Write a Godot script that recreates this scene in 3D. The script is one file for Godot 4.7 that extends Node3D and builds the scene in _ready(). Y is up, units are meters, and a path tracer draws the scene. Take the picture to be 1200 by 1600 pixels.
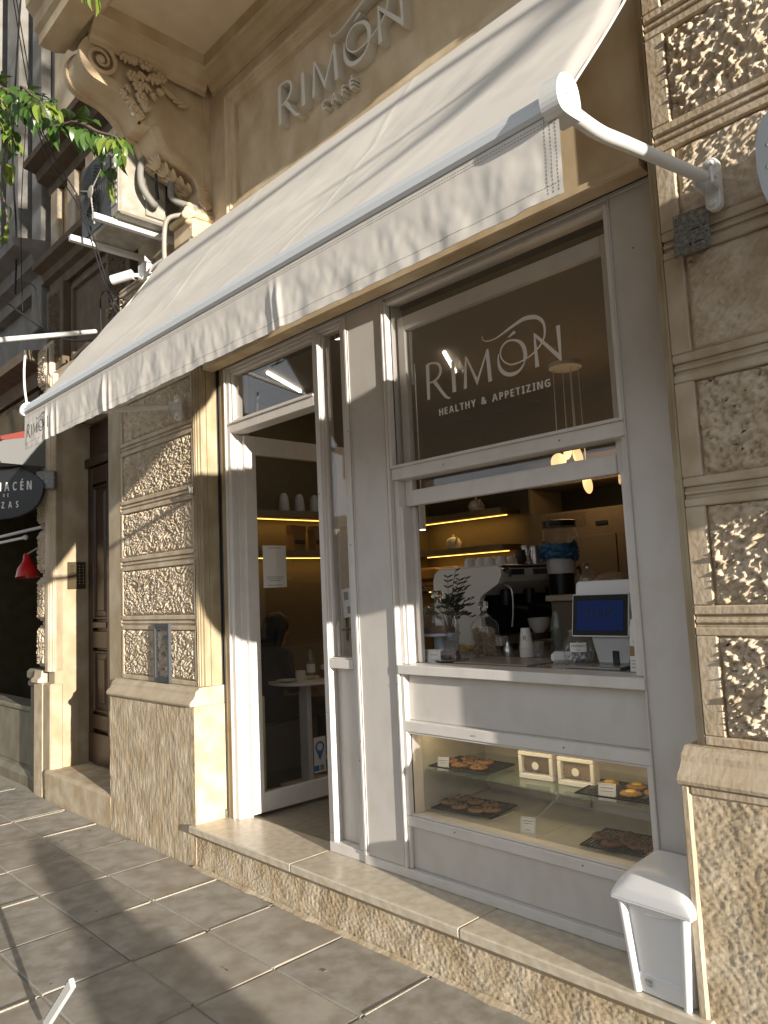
extends Node3D
# A cafe front seen from the pavement. x runs along the facade to the right, z out to the street, y up; y = 0 is the marble step.

var M := {}
var T := {}
var taken := {}
var rng := RandomNumberGenerator.new()


class MB:
	var v := PackedVector3Array()
	var n := PackedVector3Array()
	var u := PackedVector2Array()
	var with_uv := false

	func t3(a: Vector3, b: Vector3, c: Vector3, na: Vector3, nb: Vector3, nc: Vector3) -> void:
		if (b - a).cross(c - a).dot(na + nb + nc) > 0.0:
			v.append(a); v.append(c); v.append(b)
			n.append(na); n.append(nc); n.append(nb)
		else:
			v.append(a); v.append(b); v.append(c)
			n.append(na); n.append(nb); n.append(nc)

	func poly(pts: Array, hint: Vector3) -> void:
		var nn: Vector3 = (pts[1] - pts[0]).cross(pts[2] - pts[0])
		if nn.length() < 1e-12 and pts.size() > 3:
			nn = (pts[2] - pts[0]).cross(pts[3] - pts[0])
		nn = nn.normalized()
		if nn.dot(hint) < 0.0:
			nn = -nn
		for i in range(1, pts.size() - 1):
			t3(pts[0], pts[i], pts[i + 1], nn, nn, nn)

	func uvquad(a: Vector3, b: Vector3, c: Vector3, d: Vector3) -> void: # a top left, b top right, c bottom right, d bottom left
		with_uv = true
		var nn := -(b - a).cross(d - a).normalized()
		for q in [[a, b, c, Vector2(0, 0), Vector2(1, 0), Vector2(1, 1)], [a, c, d, Vector2(0, 0), Vector2(1, 1), Vector2(0, 1)]]:
			v.append(q[0]); v.append(q[1]); v.append(q[2])
			u.append(q[3]); u.append(q[4]); u.append(q[5])
			for i in 3:
				n.append(nn)

	func box(c: Vector3, s: Vector3, bev := 0.003, b := Basis()) -> void:
		var h := s * 0.5
		bev = minf(bev, minf(h.x, minf(h.y, h.z)) * 0.6)
		var k := h - Vector3(bev, bev, bev)
		for ax in 3:
			for sg in [-1.0, 1.0]:
				var q := []
				for uv in [[-1, -1], [1, -1], [1, 1], [-1, 1]]:
					var p := Vector3()
					p[ax] = h[ax] * sg
					p[(ax + 1) % 3] = k[(ax + 1) % 3] * uv[0]
					p[(ax + 2) % 3] = k[(ax + 2) % 3] * uv[1]
					q.append(c + b * p)
				var d := Vector3()
				d[ax] = sg
				poly(q, b * d)
		if bev <= 0.0:
			return
		for ax in 3:
			var a1 := (ax + 1) % 3
			var a2 := (ax + 2) % 3
			for s1 in [-1.0, 1.0]:
				for s2 in [-1.0, 1.0]:
					var q := []
					for e in [[-1, 0], [1, 0], [1, 1], [-1, 1]]:
						var p := Vector3()
						p[ax] = k[ax] * e[0]
						p[a1] = (h[a1] if e[1] == 0 else k[a1]) * s1
						p[a2] = (k[a2] if e[1] == 0 else h[a2]) * s2
						q.append(c + b * p)
					var d := Vector3()
					d[a1] = s1
					d[a2] = s2
					poly(q, b * d)
		for sx in [-1.0, 1.0]:
			for sy in [-1.0, 1.0]:
				for sz in [-1.0, 1.0]:
					var sg := Vector3(sx, sy, sz)
					poly([c + b * (Vector3(h.x, k.y, k.z) * sg), c + b * (Vector3(k.x, h.y, k.z) * sg), c + b * (Vector3(k.x, k.y, h.z) * sg)], b * sg)

	func span(a: Vector3, e: Vector3, bev := 0.003) -> void: # box between two corners
		box((a + e) * 0.5, (e - a).abs(), bev)

	func prism(pl: PackedVector2Array, x: Transform3D, d: float, bev := 0.0) -> void: # pl in the x/y plane of x, drawn out along its z by d
		var idx := Geometry2D.triangulate_polygon(pl)
		var top := pl
		if bev > 0.0:
			var off := Geometry2D.offset_polygon(pl, -bev) if not Geometry2D.is_polygon_clockwise(pl) else Geometry2D.offset_polygon(pl, -bev)
			if off.size() == 1 and off[0].size() == pl.size():
				top = off[0]
				# start the ring at the vertex nearest to the first one
				var best := 0
				for i in top.size():
					if top[i].distance_to(pl[0]) < top[best].distance_to(pl[0]):
						best = i
				var r := PackedVector2Array()
				var dirn := 1 if Geometry2D.is_polygon_clockwise(top) == Geometry2D.is_polygon_clockwise(pl) else -1
				for i in top.size():
					r.append(top[posmod(best + dirn * i, top.size())])
				top = r
			else:
				bev = 0.0
		var zt := x.basis.z.normalized()
		var sd := signf(d)
		if idx.size() > 0:
			for i in range(0, idx.size(), 3):
				var tri := []
				var tr2 := []
				for j in 3:
					var p: Vector2 = pl[idx[i + j]]
					tri.append(x * Vector3(p.x, p.y, 0))
				t3(tri[0], tri[1], tri[2], -zt * sd, -zt * sd, -zt * sd)
			var idt := Geometry2D.triangulate_polygon(top)
			for i in range(0, idt.size(), 3):
				var tri := []
				for j in 3:
					var p: Vector2 = top[idt[i + j]]
					tri.append(x * Vector3(p.x, p.y, d))
				t3(tri[0], tri[1], tri[2], zt * sd, zt * sd, zt * sd)
		var cw := Geometry2D.is_polygon_clockwise(pl)
		for i in pl.size():
			var a := pl[i]
			var b2 := pl[(i + 1) % pl.size()]
			if a.distance_to(b2) < 1e-6:
				continue
			var e := (b2 - a)
			var o := Vector2(e.y, -e.x)
			if cw:
				o = -o
			var oo := (x.basis * Vector3(o.x, o.y, 0))
			var zb := d - sd * bev
			poly([x * Vector3(a.x, a.y, 0), x * Vector3(b2.x, b2.y, 0), x * Vector3(b2.x, b2.y, zb), x * Vector3(a.x, a.y, zb)], oo)
			if bev > 0.0:
				var ta := top[i]
				var tb := top[(i + 1) % top.size()]
				poly([x * Vector3(a.x, a.y, zb), x * Vector3(b2.x, b2.y, zb), x * Vector3(tb.x, tb.y, d), x * Vector3(ta.x, ta.y, d)], oo + zt * sd * 0.5)

	func along_x(pl: PackedVector2Array, x0: float, x1: float) -> void: # profile given as (z, y), drawn out along x
		prism(pl, Transform3D(Basis(Vector3(0, 0, 1), Vector3(0, 1, 0), Vector3(1, 0, 0)), Vector3(x0, 0, 0)), x1 - x0)

	func along_y(pl: PackedVector2Array, y0: float, y1: float) -> void: # profile given as (x, z), drawn out along y
		prism(pl, Transform3D(Basis(Vector3(1, 0, 0), Vector3(0, 0, 1), Vector3(0, 1, 0)), Vector3(0, y0, 0)), y1 - y0)

	func lathe(pr: Array, seg: int, x: Transform3D, rough := 0.0) -> void: # pr: Vector2(radius, height) along x's y axis
		var nr := []
		for i in pr.size() - 1:
			var e: Vector2 = pr[i + 1] - pr[i]
			nr.append(Vector2(e.y, -e.x).normalized())
		for i in pr.size() - 1:
			var n0: Vector2 = nr[i]
			var n1: Vector2 = nr[i]
			if i > 0 and nr[i - 1].dot(nr[i]) > 0.75:
				n0 = (nr[i - 1] + nr[i]).normalized()
			if i < nr.size() - 1 and nr[i + 1].dot(nr[i]) > 0.75:
				n1 = (nr[i + 1] + nr[i]).normalized()
			for s in seg:
				var c0 := Vector2.from_angle(TAU * s / seg)
				var c1 := Vector2.from_angle(TAU * (s + 1) / seg)
				var a := x * Vector3(pr[i].x * c0.x, pr[i].y, pr[i].x * c0.y)
				var b := x * Vector3(pr[i].x * c1.x, pr[i].y, pr[i].x * c1.y)
				var c := x * Vector3(pr[i + 1].x * c1.x, pr[i + 1].y, pr[i + 1].x * c1.y)
				var d := x * Vector3(pr[i + 1].x * c0.x, pr[i + 1].y, pr[i + 1].x * c0.y)
				var na := (x.basis * Vector3(n0.x * c0.x, n0.y, n0.x * c0.y)).normalized()
				var nb := (x.basis * Vector3(n0.x * c1.x, n0.y, n0.x * c1.y)).normalized()
				var nc := (x.basis * Vector3(n1.x * c1.x, n1.y, n1.x * c1.y)).normalized()
				var nd := (x.basis * Vector3(n1.x * c0.x, n1.y, n1.x * c0.y)).normalized()
				if pr[i].x > 1e-6:
					t3(a, b, c, na, nb, nc)
				if pr[i + 1].x > 1e-6:
					t3(a, c, d, na, nc, nd)

	func tube(pts: Array, r: Variant, seg := 8, caps := true) -> void:
		var rings := []
		var ref := Vector3(0.31, 0.87, 0.37).normalized()
		var cs := []
		for i in pts.size():
			var t: Vector3 = (pts[mini(i + 1, pts.size() - 1)] - pts[maxi(i - 1, 0)]).normalized()
			if absf(t.dot(ref)) > 0.95:
				ref = Vector3(0.9, 0.1, 0.42).normalized()
			var s := t.cross(ref).normalized()
			ref = s.cross(t).normalized()
			var rr: float = r[i] if r is Array else r
			var ring := []
			for k in seg:
				var d := s * cos(TAU * k / seg) + ref * sin(TAU * k / seg)
				ring.append([pts[i] + d * rr, d])
			rings.append(ring)
			cs.append(t)
		for i in rings.size() - 1:
			for k in seg:
				var a = rings[i][k]
				var b = rings[i][(k + 1) % seg]
				var c = rings[i + 1][(k + 1) % seg]
				var d = rings[i + 1][k]
				t3(a[0], b[0], c[0], a[1], b[1], c[1])
				t3(a[0], c[0], d[0], a[1], c[1], d[1])
		if caps:
			for e in [0, rings.size() - 1]:
				var nn: Vector3 = -cs[e] if e == 0 else cs[e]
				for k in range(1, seg - 1):
					t3(rings[e][0][0], rings[e][k][0], rings[e][k + 1][0], nn, nn, nn)

	func rod(a: Vector3, b: Vector3, r: float, seg := 10) -> void:
		tube([a, b], r, seg)

	func grid(nu: int, nv: int, f: Callable, hint: Vector3, skirt := 0.0) -> void:
		var p := PackedVector3Array()
		p.resize((nu + 1) * (nv + 1))
		for j in nv + 1:
			for i in nu + 1:
				p[j * (nu + 1) + i] = f.call(float(i) / nu, float(j) / nv)
		var q := PackedVector3Array()
		q.resize(p.size())
		for j in nv + 1:
			for i in nu + 1:
				var w := nu + 1
				var du := p[j * w + mini(i + 1, nu)] - p[j * w + maxi(i - 1, 0)]
				var dv := p[mini(j + 1, nv) * w + i] - p[maxi(j - 1, 0) * w + i]
				var nn := du.cross(dv).normalized()
				if nn.length() < 0.5:
					nn = hint if hint != Vector3.ZERO else Vector3.UP
				q[j * w + i] = nn if nn.dot(hint) >= 0.0 or hint == Vector3.ZERO else -nn
		for j in nv:
			for i in nu:
				var w := nu + 1
				var a := j * w + i
				t3(p[a], p[a + 1], p[a + w + 1], q[a], q[a + 1], q[a + w + 1])
				t3(p[a], p[a + w + 1], p[a + w], q[a], q[a + w + 1], q[a + w])
				if with_uv:
					pass
		if skirt > 0.0:
			var w := nu + 1
			var edge := []
			for i in nu: edge.append([i, i + 1, nu * 0 + w + i])
			for i in nu: edge.append([nv * w + i, nv * w + i + 1, (nv - 1) * w + i])
			for j in nv: edge.append([j * w, (j + 1) * w, j * w + 1])
			for j in nv: edge.append([j * w + nu, (j + 1) * w + nu, j * w + nu - 1])
			for e in edge:
				var a := p[e[0]]
				var b := p[e[1]]
				poly([a, b, b - hint * skirt, a - hint * skirt], a - p[e[2]])

	func ball(c: Vector3, r: Vector3, b := Basis(), nu := 14, nv := 8) -> void:
		for j in nv:
			for i in nu:
				var q := []
				for e in [[i, j], [i + 1, j], [i + 1, j + 1], [i, j + 1]]:
					var th: float = TAU * e[0] / nu
					var ph: float = PI * e[1] / nv
					var d := Vector3(sin(ph) * cos(th), cos(ph), sin(ph) * sin(th))
					q.append([c + b * (d * r), (b * (d / r)).normalized()])
				if j > 0:
					t3(q[0][0], q[1][0], q[2][0], q[0][1], q[1][1], q[2][1])
				if j < nv - 1:
					t3(q[0][0], q[2][0], q[3][0], q[0][1], q[2][1], q[3][1])

	func add(m: Mesh, x: Transform3D) -> void: # another mesh's triangles
		for s in m.get_surface_count():
			var a := m.surface_get_arrays(s)
			var pv: PackedVector3Array = a[Mesh.ARRAY_VERTEX]
			var pn: PackedVector3Array = a[Mesh.ARRAY_NORMAL]
			var ix: PackedInt32Array = a[Mesh.ARRAY_INDEX] if a[Mesh.ARRAY_INDEX] != null else PackedInt32Array(range(pv.size()))
			for i in range(0, ix.size() - 2, 3):
				t3(x * pv[ix[i]], x * pv[ix[i + 1]], x * pv[ix[i + 2]], (x.basis * pn[ix[i]]).normalized(), (x.basis * pn[ix[i + 1]]).normalized(), (x.basis * pn[ix[i + 2]]).normalized())

	func mesh() -> ArrayMesh:
		var arr := []
		arr.resize(Mesh.ARRAY_MAX)
		arr[Mesh.ARRAY_VERTEX] = v
		arr[Mesh.ARRAY_NORMAL] = n
		if with_uv and u.size() == v.size():
			arr[Mesh.ARRAY_TEX_UV] = u
		var m := ArrayMesh.new()
		m.add_surface_from_arrays(Mesh.PRIMITIVE_TRIANGLES, arr)
		return m


# ---------------------------------------------------------------- naming and describing

func numbered(parent: Node, called: String) -> String:
	var key := str(parent.get_instance_id()) + called
	var k: int = taken.get(key, 0)
	taken[key] = k + 1
	return called if k == 0 else "%s_%03d" % [called, k]


func tag(o: Node, label: String, category := "", group := "") -> Node:
	o.set_meta("label", label)
	if category:
		o.set_meta("category", category)
	if group:
		o.set_meta("group", group)
	return o


func thing(called: String, label: String, category: String, at := Vector3.ZERO, turn := 0.0, group := "") -> Node3D:
	var o := Node3D.new()
	o.name = numbered(self, called)
	add_child(o, true)
	o.position = at
	o.rotation.y = turn
	tag(o, label, category, group)
	return o


func part(called: String, shape: Variant, m: Material, parent: Node, label := "") -> MeshInstance3D:
	var o := MeshInstance3D.new()
	o.name = numbered(parent, called)
	o.mesh = shape.mesh() if shape is MB else shape
	o.material_override = m
	o.set_surface_override_material(0, m)
	parent.add_child(o, true)
	if label:
		o.set_meta("label", label)
	return o


func shared(called: String, m: Mesh, mat: Material, parent: Node, x := Transform3D()) -> MeshInstance3D:
	var o := MeshInstance3D.new()
	o.name = numbered(parent, called)
	o.mesh = m
	o.set_surface_override_material(0, mat)
	parent.add_child(o, true)
	o.transform = x
	return o


func one(called: String, shape: MB, m: Material, label: String, category: String, group := "") -> MeshInstance3D:
	var o := part(called, shape, m, self)
	tag(o, label, category, group)
	return o


func structure(called: String, shape: Variant, m: Material) -> MeshInstance3D:
	var o := part(called, shape, m, self)
	o.set_meta("kind", "structure")
	return o


func holder(called: String) -> Node3D:
	var o := Node3D.new()
	o.name = numbered(self, called)
	add_child(o, true)
	o.set_meta("kind", "structure")
	return o


func twin(src: Node3D, at: Vector3, turn: float, label: String) -> Node3D:
	var c: Node3D = src.duplicate()
	c.name = numbered(self, String(src.name).rstrip("0123456789_"))
	add_child(c, true)
	c.position = at
	c.rotation.y = turn
	c.set_meta("label", label)
	return c


# ---------------------------------------------------------------- materials

func srgb(r: float, g: float, b: float) -> Color:
	return Color(r, g, b).linear_to_srgb()


func mt(called: String, r: float, g: float, b: float, rough := 0.7, metal := 0.0) -> StandardMaterial3D:
	var m := StandardMaterial3D.new()
	m.resource_name = called
	m.albedo_color = srgb(r, g, b)
	m.roughness = rough
	m.metallic = metal
	M[called] = m
	return m


func noise_tex(called: String, freq: float, oct: int, lo: float, hi: float, kind := FastNoiseLite.TYPE_SIMPLEX_SMOOTH, size := 512, sharp := 0.0, tint := Color(1, 1, 1)) -> NoiseTexture2D:
	var f := FastNoiseLite.new()
	f.seed = hash(called) % 10000
	f.noise_type = kind
	f.frequency = freq
	f.fractal_type = FastNoiseLite.FRACTAL_FBM
	f.fractal_octaves = oct
	if kind == FastNoiseLite.TYPE_CELLULAR:
		f.cellular_return_type = FastNoiseLite.RETURN_DISTANCE
	var g := Gradient.new()
	g.set_color(0, Color(lo * tint.r, lo * tint.g, lo * tint.b))
	g.set_color(1, Color(hi, hi, hi))
	g.set_offset(0, sharp)
	g.set_offset(1, 1.0 - sharp)
	var t := NoiseTexture2D.new()
	t.width = size
	t.height = size
	t.seamless = true
	t.noise = f
	t.color_ramp = g
	T[called] = t
	return t


func tri_tex(m: StandardMaterial3D, t: Texture2D, scale: Vector3, bump: Texture2D = null, depth := 0.0, world := true) -> StandardMaterial3D:
	m.albedo_texture = t
	m.uv1_triplanar = true
	m.uv1_world_triplanar = world
	m.uv1_scale = scale
	if bump:
		m.heightmap_enabled = true
		m.heightmap_texture = bump
		m.heightmap_scale = depth
	return m


func fn(s: int, freq: float, kind := FastNoiseLite.TYPE_SIMPLEX_SMOOTH, oct := 3) -> FastNoiseLite:
	var f := FastNoiseLite.new()
	f.seed = s
	f.noise_type = kind
	f.frequency = freq
	f.fractal_octaves = oct
	f.fractal_type = FastNoiseLite.FRACTAL_FBM if oct > 1 else FastNoiseLite.FRACTAL_NONE
	return f


func pv(a: Array) -> PackedVector2Array:
	var r := PackedVector2Array()
	for i in range(0, a.size(), 2):
		r.append(Vector2(a[i], a[i + 1]))
	return r


func curve(pts: Array, steps: int) -> Array: # smooth line through points
	var out := []
	for i in pts.size() - 1:
		var p0 = pts[maxi(i - 1, 0)]
		var p3 = pts[mini(i + 2, pts.size() - 1)]
		for s in steps:
			out.append(pts[i].cubic_interpolate(pts[i + 1], p0, p3, float(s) / steps))
	out.append(pts[-1])
	return out


func text_mesh(text: String, size: float, depth: float, font := "Droid Sans", weight := 400) -> TextMesh:
	var f := SystemFont.new()
	f.font_names = PackedStringArray([font])
	f.font_weight = weight
	var t := TextMesh.new()
	t.font = f
	t.text = text
	t.font_size = 32
	t.pixel_size = size / 32.0
	t.depth = depth
	t.curve_step = 0.6
	return t

const LOGO_POLYS := {"R": [[0.006, 1.000, 0.132, 0.989, 0.103, 0.000, 0.000, 0.000], [0.236, 0.443, 0.368, 0.460, 0.552, 0.178, 0.736, -0.052, 0.862, -0.121, 0.764, -0.138, 0.632, -0.063]], "I": [[0.925, 0.856, 1.046, 0.851, 1.052, 0.006, 0.925, 0.006]], "M": [[1.420, 0.879, 1.466, 0.862, 1.420, 0.017, 1.316, 0.011], [1.420, 0.879, 1.494, 0.816, 1.816, 0.126, 1.770, 0.006], [1.770, 0.006, 1.753, 0.126, 2.149, 0.874, 2.195, 0.874], [2.195, 0.874, 2.213, 0.764, 2.259, 0.011, 2.144, 0.006, 2.109, 0.718]], "A": [[2.822, 0.989, 2.851, 1.011, 3.034, 1.121, 3.075, 1.040, 2.879, 0.989]], "N": [[3.598, 0.891, 3.638, 0.856, 3.695, 0.034, 3.580, 0.023], [3.598, 0.897, 3.667, 0.845, 4.322, 0.138, 4.293, 0.017, 3.626, 0.782], [4.236, 0.879, 4.345, 0.879, 4.328, 0.017, 4.276, 0.017]], }
const LOGO_STROKES := {"R": [[0.069, 1.000, 0.055, 0.328, 0.977, 0.055, 0.494, 0.879, 0.079, 0.546, 0.701, 0.087, 0.437, 0.534, 0.071, 0.241, 0.466, 0.047, 0.115, 0.460, 0.039]], "O": [[2.511, 0.649, 0.024, 2.489, 0.489, 0.055, 2.523, 0.293, 0.087, 2.632, 0.138, 0.102, 2.799, 0.046, 0.102, 2.989, 0.034, 0.087, 3.161, 0.103, 0.055, 3.287, 0.247, 0.031]], "swoosh": [[2.029, 1.259, 0.016, 2.029, 1.184, 0.020, 2.086, 1.115, 0.024, 2.218, 1.069, 0.028, 2.443, 1.075, 0.031, 2.644, 1.126, 0.047, 2.822, 1.184, 0.063, 3.149, 1.282, 0.079, 3.362, 1.322, 0.102, 3.569, 1.299, 0.110, 3.741, 1.236, 0.094, 3.868, 1.109, 0.075, 3.920, 0.943, 0.059, 3.908, 0.759, 0.047, 3.833, 0.609, 0.047, 3.724, 0.500, 0.043, 3.494, 0.368, 0.035, 3.282, 0.305, 0.031, 3.092, 0.276, 0.035, 2.879, 0.282, 0.039, 2.695, 0.385, 0.035, 2.580, 0.557, 0.035, 2.592, 0.736, 0.039, 2.690, 0.851, 0.043, 2.833, 0.902, 0.047, 2.994, 0.879, 0.051, 3.155, 0.799, 0.079, 3.270, 0.661, 0.102, 3.316, 0.489, 0.106, 3.310, 0.351, 0.102, 3.253, 0.259, 0.063]], }


func stroke(mb: MB, st: Array, x: Transform3D, depth: float, fat := 1.0) -> void: # x, y, width triplets drawn as a band
	var c := []
	var raw := []
	for i in range(0, st.size(), 3):
		raw.append(Vector3(st[i], st[i + 1], st[i + 2]))
	for i in raw.size() - 1:
		for s in 4:
			c.append(raw[i].cubic_interpolate(raw[i + 1], raw[maxi(i - 1, 0)], raw[mini(i + 2, raw.size() - 1)], s / 4.0))
	c.append(raw[-1])
	var l := []
	var r := []
	for i in c.size():
		var d: Vector3 = c[mini(i + 1, c.size() - 1)] - c[maxi(i - 1, 0)]
		var o: Vector2 = Vector2(-d.y, d.x).normalized() * c[i].z * 0.5 * fat
		l.append(Vector2(c[i].x, c[i].y) + o)
		r.append(Vector2(c[i].x, c[i].y) - o)
	var zt := x.basis.z.normalized()
	for i in c.size() - 1:
		var e := depth + i * 0.000004
		var f := []
		var k := []
		for p in [l[i], l[i + 1], r[i + 1], r[i]]:
			f.append(x * Vector3(p.x, p.y, 0) + zt * e)
			k.append(x * Vector3(p.x, p.y, 0))
		mb.poly(f, zt)
		mb.poly([f[0], f[1], k[1], k[0]], f[0] - f[3])
		mb.poly([f[2], f[3], k[3], k[2]], f[3] - f[0])
		if i == 0:
			mb.poly([f[0], f[3], k[3], k[0]], f[0] - f[1])
		if i == c.size() - 2:
			mb.poly([f[1], f[2], k[2], k[1]], f[1] - f[0])


func logo_letter(letter: String, x: Transform3D, depth: float, fat := 1.0) -> MB:
	var mb := MB.new()
	var i := 0
	for pl in LOGO_POLYS.get(letter, []):
		var q := pv(pl)
		if fat > 1.0:
			var g := Geometry2D.offset_polygon(q, 0.03 * (fat - 1.0) * 2.0, Geometry2D.JOIN_MITER)
			if g.size() == 1:
				q = g[0]
		mb.prism(q, x, (depth + 0.0002 * i) / x.basis.z.length())
		i += 1
	for st in LOGO_STROKES.get(letter, []):
		stroke(mb, st, x, depth + 0.0002 * i + (0.0005 if letter == "swoosh" else 0.0), fat)
		i += 1
	return mb


func logo(parent: Node, x: Transform3D, depth: float, m: Material, fat := 1.0) -> void:
	for k in [["R", "letter"], ["I", "letter"], ["M", "letter"], ["O", "letter"], ["A", "accent"], ["N", "letter"], ["swoosh", "flourish"]]:
		part(k[1], logo_letter(k[0], x, depth, fat), m, parent)


func _ready() -> void:
	rng.seed = 7
	camera_sky_sun()
	materials()
	pavement()
	pilasters()
	shop_front()
	step()
	upper_wall()
	balcony()
	left_doorway()
	neighbours()
	room()
	awning()
	wall_fittings()
	bin()
	counter_things()
	display_things()
	inside_things()
	street_things()


func camera_sky_sun() -> void:
	var cam := Camera3D.new()
	cam.name = "camera"
	add_child(cam)
	cam.fov = 2.0 * rad_to_deg(atan(800.0 / 1175.27))
	cam.near = 0.05
	cam.far = 400.0
	cam.position = Vector3(2.641, 1.35, 2.611)
	cam.rotation = Vector3(deg_to_rad(6.0185), deg_to_rad(46.029), deg_to_rad(-2.5975))
	cam.current = true

	var sky_m := ProceduralSkyMaterial.new()
	sky_m.sky_top_color = Color(0.16, 0.19, 0.24)
	sky_m.sky_horizon_color = Color(0.95, 0.97, 0.99)
	sky_m.sky_curve = 0.7
	sky_m.sky_energy_multiplier = 0.74
	sky_m.ground_bottom_color = Color(0.34, 0.32, 0.29)
	sky_m.ground_horizon_color = Color(0.62, 0.60, 0.56)
	sky_m.ground_energy_multiplier = 0.4
	var sky := Sky.new()
	sky.sky_material = sky_m
	var e := Environment.new()
	e.background_mode = Environment.BG_SKY
	e.sky = sky
	e.tonemap_mode = Environment.TONE_MAPPER_LINEAR
	e.tonemap_exposure = 2.6
	e.sdfgi_enabled = true
	e.ssao_enabled = true
	e.ssil_enabled = true
	var w := WorldEnvironment.new()
	w.name = "world_environment"
	w.environment = e
	add_child(w)

	var sun := DirectionalLight3D.new()
	sun.name = "sun"
	add_child(sun)
	sun.light_color = Color(1.0, 0.962, 0.90)
	sun.light_energy = 1.25
	sun.light_angular_distance = 0.42
	sun.shadow_enabled = true
	sun.look_at_from_position(Vector3(0.977, 0.1478, 0.1547) * 50.0, Vector3.ZERO)


func materials() -> void:
	noise_tex("mottle", 0.012, 5, 0.955, 1.0, FastNoiseLite.TYPE_SIMPLEX_SMOOTH, 1024, 0.15)
	noise_tex("patchy", 0.006, 6, 0.89, 1.0, FastNoiseLite.TYPE_SIMPLEX_SMOOTH, 1024, 0.2, Color(1.0, 0.96, 0.9))
	noise_tex("slabs", 0.008, 6, 0.86, 1.0, FastNoiseLite.TYPE_SIMPLEX_SMOOTH, 1024, 0.18, Color(1.0, 0.97, 0.94))
	var stain := noise_tex("paint_wear", 0.009, 7, 0.965, 1.0, FastNoiseLite.TYPE_SIMPLEX, 1024, 0.0, Color(1.0, 0.995, 0.985))
	stain.color_ramp.set_offset(1, 0.60)
	stain = noise_tex("slab_stains", 0.006, 8, 0.84, 1.0, FastNoiseLite.TYPE_SIMPLEX, 1024, 0.0, Color(1.0, 0.97, 0.93))
	stain.color_ramp.set_offset(1, 0.75)
	noise_tex("grit", 0.12, 4, 0.72, 1.0, FastNoiseLite.TYPE_SIMPLEX_SMOOTH, 512, 0.2)
	noise_tex("bump_fine", 0.09, 4, 0.0, 1.0, FastNoiseLite.TYPE_SIMPLEX_SMOOTH, 512, 0.1)
	noise_tex("bump_wave", 0.012, 4, 0.0, 1.0, FastNoiseLite.TYPE_SIMPLEX_SMOOTH, 512, 0.1)
	noise_tex("veins", 0.010, 6, 0.91, 1.0, FastNoiseLite.TYPE_SIMPLEX, 1024, 0.1, Color(1.0, 0.97, 0.92))
	noise_tex("grain", 0.02, 5, 0.55, 1.0, FastNoiseLite.TYPE_SIMPLEX, 512, 0.1, Color(1.0, 0.85, 0.75))
	noise_tex("spangle", 0.035, 2, 0.55, 1.0, FastNoiseLite.TYPE_CELLULAR, 512, 0.0)
	noise_tex("weave", 0.35, 2, 0.93, 1.0, FastNoiseLite.TYPE_SIMPLEX, 512, 0.2)
	noise_tex("baked", 0.05, 4, 0.55, 1.0, FastNoiseLite.TYPE_SIMPLEX, 256, 0.2, Color(1.0, 0.85, 0.7))

	tri_tex(mt("cream wall", 0.66, 0.54, 0.375, 0.75), T.patchy, Vector3(0.55, 0.35, 0.55), T.bump_wave, 0.06)
	tri_tex(mt("cream ceiling", 0.76, 0.63, 0.46, 0.8), T.mottle, Vector3(0.4, 0.4, 0.4))
	tri_tex(mt("stone", 0.56, 0.485, 0.385, 0.85), T.patchy, Vector3(0.9, 0.6, 0.9), T.bump_fine, 0.10)
	tri_tex(mt("rough stone", 0.64, 0.555, 0.445, 0.9), T.patchy, Vector3(1.3, 1.3, 1.3), T.bump_fine, 0.06)
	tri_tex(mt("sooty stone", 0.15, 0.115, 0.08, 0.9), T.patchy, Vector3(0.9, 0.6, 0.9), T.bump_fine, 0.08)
	tri_tex(mt("stucco", 0.56, 0.48, 0.365, 0.9), T.patchy, Vector3(0.8, 0.8, 0.8), T.bump_fine, 0.12)
	tri_tex(mt("yellow trim", 0.42, 0.355, 0.245, 0.75), T.patchy, Vector3(1.2, 0.5, 1.2), T.bump_wave, 0.06)
	tri_tex(mt("slab grey", 0.375, 0.35, 0.31, 0.6), T.slab_stains, Vector3(0.9, 0.9, 0.9), T.bump_fine, 0.03)
	tri_tex(mt("slab warm", 0.395, 0.36, 0.31, 0.62), T.slab_stains, Vector3(0.7, 0.7, 0.7), T.bump_fine, 0.03)
	tri_tex(mt("slab dark", 0.345, 0.322, 0.288, 0.6), T.slab_stains, Vector3(1.1, 1.1, 1.1), T.bump_fine, 0.03)
	tri_tex(mt("mortar", 0.46, 0.415, 0.34, 0.95), T.grit, Vector3(2, 2, 2), T.bump_fine, 0.08)
	tri_tex(mt("asphalt", 0.05, 0.05, 0.05, 0.9), T.grit, Vector3(1, 1, 1), T.bump_fine, 0.4)
	tri_tex(mt("marble", 0.60, 0.545, 0.455, 0.32), T.veins, Vector3(1.3, 1.3, 1.3), T.bump_wave, 0.06)
	tri_tex(mt("old marble edge", 0.36, 0.32, 0.26, 0.6), T.veins, Vector3(2, 2, 2), T.bump_fine, 0.3)
	tri_tex(mt("white paint", 0.67, 0.64, 0.61, 0.42), T.paint_wear, Vector3(0.7, 0.5, 0.7), T.bump_wave, 0.012)
	tri_tex(mt("grey paint", 0.585, 0.555, 0.525, 0.45), T.paint_wear, Vector3(0.6, 0.4, 0.6), T.bump_wave, 0.012)
	tri_tex(mt("canvas", 0.67, 0.63, 0.58, 0.9), T.weave, Vector3(3, 3, 3))
	tri_tex(mt("wood", 0.055, 0.024, 0.013, 0.35), T.grain, Vector3(6, 0.7, 6))
	tri_tex(mt("galvanised", 0.36, 0.355, 0.34, 0.5, 0.25), T.spangle, Vector3(4, 4, 4))
	mt("white metal", 0.66, 0.66, 0.65, 0.35)
	mt("pale plastic", 0.70, 0.69, 0.68, 0.3)
	mt("bin plastic", 0.78, 0.78, 0.78, 0.28)
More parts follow.
